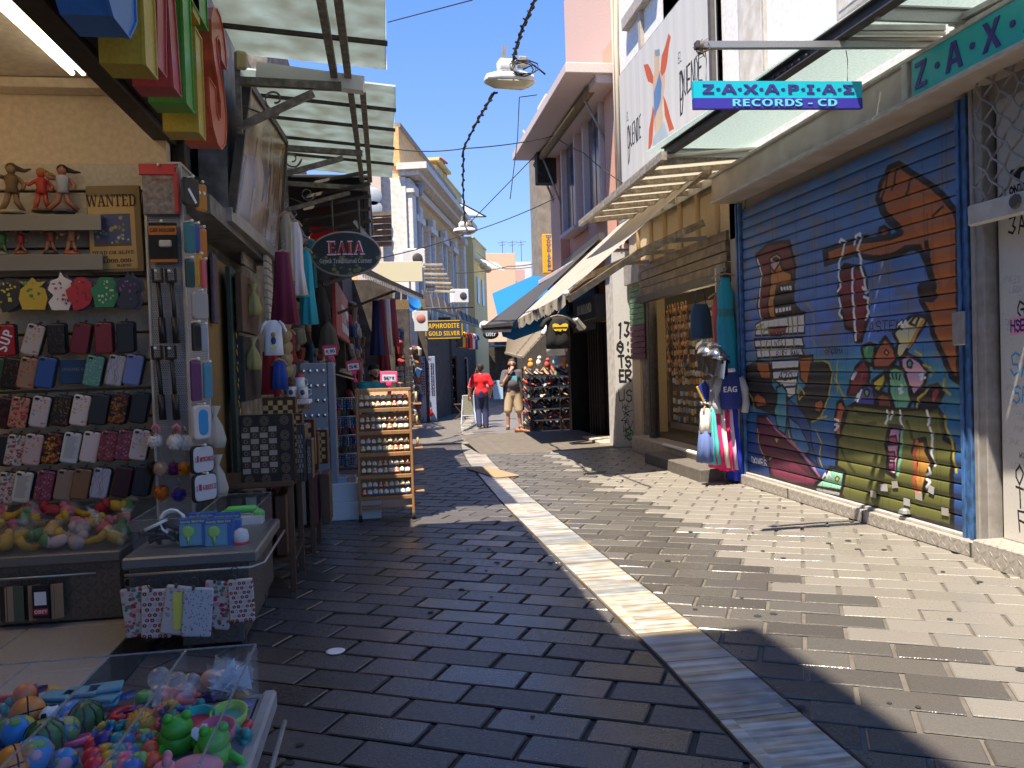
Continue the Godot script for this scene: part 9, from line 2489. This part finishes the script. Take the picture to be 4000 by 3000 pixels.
# ---------------------------------------------------------------- people
func nets(b: B, bones: Array, cell: float, k = 0.03, grow = 0.0):
	# surface nets over a smooth union of tapered capsules [a, b, ra, rb]
	var val = {}
	for q in bones:
		var a: Vector3 = q[0]; var c: Vector3 = q[1]; var ra: float = q[2] + grow; var rb: float = q[3] + grow
		var m = maxf(ra, rb) + k + cell * 2
		var lo = Vector3i(((a.min(c) - Vector3.ONE * m) / cell).floor()); var hi = Vector3i(((a.max(c) + Vector3.ONE * m) / cell).ceil())
		var ac = c - a; var l2 = maxf(ac.length_squared(), 1e-9)
		for x in range(lo.x, hi.x + 1):
			for y in range(lo.y, hi.y + 1):
				for z in range(lo.z, hi.z + 1):
					var p = V(x, y, z) * cell
					var t = clampf((p - a).dot(ac) / l2, 0, 1)
					var d = p.distance_to(a + ac * t) - lerpf(ra, rb, t)
					if d > m: continue
					var key = Vector3i(x, y, z)
					var e: float = val.get(key, 1.0)
					var h = maxf(k - absf(d - e), 0.0) / k
					val[key] = minf(d, e) - h * h * k * 0.25
	var cells = {}
	var corners = []
	for i in 8: corners.append(Vector3i(i & 1, (i >> 1) & 1, i >> 2))
	for key in val:
		for o in corners:
			var base: Vector3i = key - o
			if cells.has(base): continue
			var vs = []; var neg = 0
			for c2 in corners:
				var w: float = val.get(base + c2, 0.2)
				vs.append(w)
				if w < 0: neg += 1
			if neg == 0 or neg == 8:
				cells[base] = null
				continue
			var s = Vector3.ZERO; var n = 0
			for i in 8:
				for bit in [1, 2, 4]:
					var j = i | bit
					if j != i and (vs[i] < 0) != (vs[j] < 0):
						var t = vs[i] / (vs[i] - vs[j])
						s += Vector3(corners[i]).lerp(Vector3(corners[j]), t); n += 1
			cells[base] = (Vector3(base) + s / n) * cell
	var ax = [Vector3i(1, 0, 0), Vector3i(0, 1, 0), Vector3i(0, 0, 1)]
	for key in val:
		for i in 3:
			var w: float = val[key]; var w2: float = val.get(key + ax[i], 0.2)
			if (w < 0) == (w2 < 0): continue
			var u: Vector3i = ax[(i + 1) % 3]; var v: Vector3i = ax[(i + 2) % 3]
			var q = [cells.get(key), cells.get(key - u), cells.get(key - u - v), cells.get(key - v)]
			if q.has(null): continue
			if w < 0: q.reverse()
			for j in [0, 1, 2, 0, 2, 3]: b.v(q[j])

func hand_bones(wr: Vector3, dir: Vector3, palm: Vector3, curl: float, sd: float) -> Array:
	# palm, four unequal fingers with bends, and a thumb from the side of the palm
	var across = dir.cross(palm).normalized() * sd
	var out = [[wr, wr + dir * 0.085 + across * 0.02, 0.024, 0.02], [wr, wr + dir * 0.085 - across * 0.02, 0.024, 0.02]]
	for i in 4:
		var base = wr + dir * 0.09 + across * (0.03 - i * 0.02); var l = [0.036, 0.042, 0.039, 0.03][i]
		var d1 = (dir + palm * curl).normalized(); var d2 = (dir + palm * curl * 2.6).normalized()
		out += [[base, base + d1 * l, 0.0095, 0.009], [base + d1 * l, base + d1 * l + d2 * l * 0.95, 0.009, 0.008]]
	var tb = wr + dir * 0.03 + across * 0.032
	out += [[tb, tb + (dir * 0.6 + across).normalized() * 0.04, 0.012, 0.011], [tb + (dir * 0.6 + across).normalized() * 0.04, tb + (dir * 1.3 + across * 0.9).normalized() * 0.072, 0.011, 0.009]]
	return out

func person(label: String, p: Vector3, turn: float, s: Dictionary):
	var o = thing("person", label, "person", p, turn)
	o.scale = Vector3.ONE * s.get("h", 1.0)
	var J = s.j; var fat: float = s.get("fat", 0.0)
	var torso = [[V(0, 0.98, 0), V(0, 1.15, 0.01 + fat), 0.115, 0.11 + fat], [V(0, 1.15, 0.01 + fat), V(0, 1.36, 0.0), 0.11 + fat, 0.115], [V(-0.06, 1.0, 0), V(0.06, 1.0, 0), 0.115, 0.115], [V(-0.09, 1.32, 0), V(0.09, 1.32, 0), 0.1, 0.1], [V(-0.17, 1.43, -0.01), V(0.17, 1.43, -0.01), 0.065, 0.065]]
	var arms = []; var legs = []; var sleeves = []; var hands = []
	for sd in [0, 1]:
		var a = J[sd]; var x = -1.0 if sd == 0 else 1.0
		var shd = V(0.19 * x, 1.42, -0.01)
		arms += [[shd, a[0], 0.055, 0.044], [a[0], a[1], 0.043, 0.03]]
		sleeves += [[shd, shd.lerp(a[0], 0.8), 0.062, 0.06]]
		hands += hand_bones(a[1], (a[1] - a[0]).normalized() if a.size() < 3 else a[2], a[3] if a.size() > 3 else V(-x, 0, 0.2).normalized(), 0.35, x if a.size() < 4 else 1.0)
		var g = J[2 + sd]
		legs += [[V(0.09 * x, 0.93, 0), g[0], 0.09, 0.06], [g[0], g[1], 0.058, 0.04]]
		g.append((g[1] + V(0.02 * x, -0.065, 0.14)))
	var body = B.new(true)
	var neck = [[V(0, 1.45, -0.01), V(0, 1.56, 0.01), 0.058, 0.052]]
	var skin = torso + arms + legs + neck
	for i in 2: skin.append([J[2 + i][1] + V(0, -0.03, -0.02), J[2 + i][2] + V(0, 0.01, -0.03), 0.04, 0.032])
	nets(body, skin, 0.02)
	var hd = V(0, 1.66, 0.02)
	nets(body, [[hd + V(0, 0.03, -0.01), hd + V(0, 0.01, 0.01), 0.083, 0.08], [hd + V(0, -0.06, 0.025), hd + V(0, -0.085, 0.04), 0.055, 0.04], [hd + V(0, 0.01, 0.085), hd + V(0, -0.025, 0.105), 0.012, 0.016], [hd + V(0.085, 0.01, -0.005), hd + V(0.087, -0.03, 0), 0.016, 0.012], [hd + V(-0.085, 0.01, -0.005), hd + V(-0.087, -0.03, 0), 0.016, 0.012], [hd + V(0, -0.09, 0), V(0, 1.5, 0), 0.05, 0.05]], 0.009, 0.018)
	nets(body, hands, 0.006, 0.008)
	put("body", body, M("skin" + s.skin.to_html(), s.skin, 0.55), o)
	var c = B.new(true); nets(c, torso + sleeves, 0.02, 0.03, 0.02); put("shirt", c, M("shirt" + s.top.to_html(), s.top, 0.85), o)
	c = B.new(true)
	var tr = [[V(0, 0.98, 0), V(0, 0.9, 0), 0.135, 0.12]]
	for i in 2:
		var x = -0.09 if i == 0 else 0.09
		tr += [[V(x, 0.92, 0), J[2 + i][0], 0.095, 0.075]] 
		if s.get("long", true): tr += [[J[2 + i][0], J[2 + i][1] + V(0, -0.03, 0), 0.073, 0.062]]
		else: tr += [[V(x, 0.8, 0), J[2 + i][0] + V(0, 0.0, 0), 0.09, 0.085]]
	nets(c, tr, 0.02, 0.03, 0.016); put("trousers" if s.get("long", true) else "shorts", c, M("leg" + s.bottom.to_html(), s.bottom, 0.85), o)
	c = B.new(true); nets(c, [[hd + V(0, 0.045, -0.035), hd + V(0, 0.05, -0.005), 0.085, 0.08], [hd + V(0, -0.02, -0.05), hd + V(0, 0.04, -0.04), 0.062, 0.075]], 0.012, 0.02, s.get("hair_r", 0.006)); put("hair", c, M("hair" + s.hair.to_html(), s.hair, 0.8), o)
	for i in 2:
		c = B.new(true); nets(c, [[J[2 + i][1] + V(0, -0.05, -0.03), J[2 + i][2], 0.042, 0.036]], 0.015, 0.02, 0.008); put("shoe", c, M("shoe_" + s.shoe.to_html(), s.shoe, 0.6), o)
	c = B.new(true)
	for x in [-0.03, 0.03]: c.ball(hd + V(x, 0.012, 0.078), V(0.012, 0.008, 0.008), 8, 6)
	put("eyes", c, K("satin_black"), o)
	c = B.new(true); c.ball(hd + V(0, -0.055, 0.082), V(0.022, 0.005, 0.008), 8, 5); put("mouth", c, M("lips", C(0.3, 0.1, 0.08), 0.6), o)
	if s.get("beard", false):
		c = B.new(true); nets(c, [[hd + V(-0.06, -0.05, 0.03), hd + V(0, -0.1, 0.05), 0.02, 0.03], [hd + V(0.06, -0.05, 0.03), hd + V(0, -0.1, 0.05), 0.02, 0.03]], 0.012, 0.02); put("beard", c, K("hair" + s.hair.to_html()), o)
	if s.has("print"):
		c = B.new(); c.at(V(0.03, 1.28, 0.142 + fat * 0.7)).box(V(0, 0, 0), V(0.16, 0.14, 0.012), 0.004); put("shirt_print", c, M("print_teal", s.print, 0.8), o)
		c = B.new(true); c.tube([J[0][1] + (J[0][0] - J[0][1]) * 0.1, J[0][1] + (J[0][0] - J[0][1]) * 0.22], 0.038, 10); put("wrist_watch", c, K("satin_black"), o)

func people():
	var sk = C(0.42, 0.21, 0.13)
	var walk = [[V(-0.3, 1.15, -0.03), V(-0.26, 0.93, 0.1)], [V(0.29, 1.14, -0.06), V(0.31, 0.9, 0.02)], [V(-0.1, 0.5, 0.08), V(-0.1, 0.1, -0.02)], [V(0.09, 0.5, 0.06), V(0.08, 0.14, -0.24)]]
	var pr = V(2.575, -0.551, -22.487); var pg = V(3.189, -0.491, -20.765)
	person("man in a red t-shirt and navy trousers walking away down the street", pr, PI - 0.1, {"j": walk.duplicate(true), "skin": sk, "top": C(0.68, 0.012, 0.02), "bottom": C(0.02, 0.025, 0.08), "hair": C(0.03, 0.022, 0.016), "shoe": C(0.14, 0.06, 0.03)})
	person("man in a grey t-shirt and beige shorts facing the camera, one hand at his mouth", pg, -0.1, {"j": [[V(-0.27, 1.13, 0.14), V(-0.06, 1.46, 0.2), V(0.45, 0.85, -0.2).normalized(), V(0.5, 0.1, -0.85).normalized()], [V(0.31, 1.14, 0.0), V(0.33, 0.88, 0.1)], [V(-0.13, 0.5, 0.03), V(-0.14, 0.1, 0.0)], [V(0.14, 0.5, 0.03), V(0.17, 0.1, -0.02)]], "skin": sk, "top": C(0.085, 0.075, 0.085), "bottom": C(0.4, 0.3, 0.19), "hair": C(0.07, 0.045, 0.035), "hair_r": -0.002, "shoe": C(0.03, 0.03, 0.035), "long": false, "fat": 0.03, "print": C(0.1, 0.36, 0.42), "h": 1.02})
	person("woman in pink and pale jeans almost hidden in front of the man in red", pr + V(0.05, 0, -1.0), PI, {"j": walk.duplicate(true), "skin": sk, "top": C(0.6, 0.25, 0.28), "bottom": C(0.35, 0.45, 0.55), "hair": C(0.05, 0.03, 0.02), "shoe": C(0.5, 0.5, 0.5), "h": 0.94})
	person("bearded shopkeeper in a turquoise t-shirt standing behind the bead rack", V(-0.143, -0.1, -10.0), 0.4, {"j": [[V(-0.3, 1.15, 0.0), V(-0.3, 0.9, 0.08)], [V(0.3, 1.15, 0.0), V(0.3, 0.9, 0.08)], [V(-0.1, 0.5, 0.02), V(-0.1, 0.1, 0)], [V(0.1, 0.5, 0.02), V(0.1, 0.1, 0)]], "skin": sk, "top": C(0.01, 0.22, 0.28), "bottom": C(0.03, 0.03, 0.04), "hair": C(0.012, 0.01, 0.009), "shoe": C(0.02, 0.02, 0.02), "beard": true, "h": 0.74})
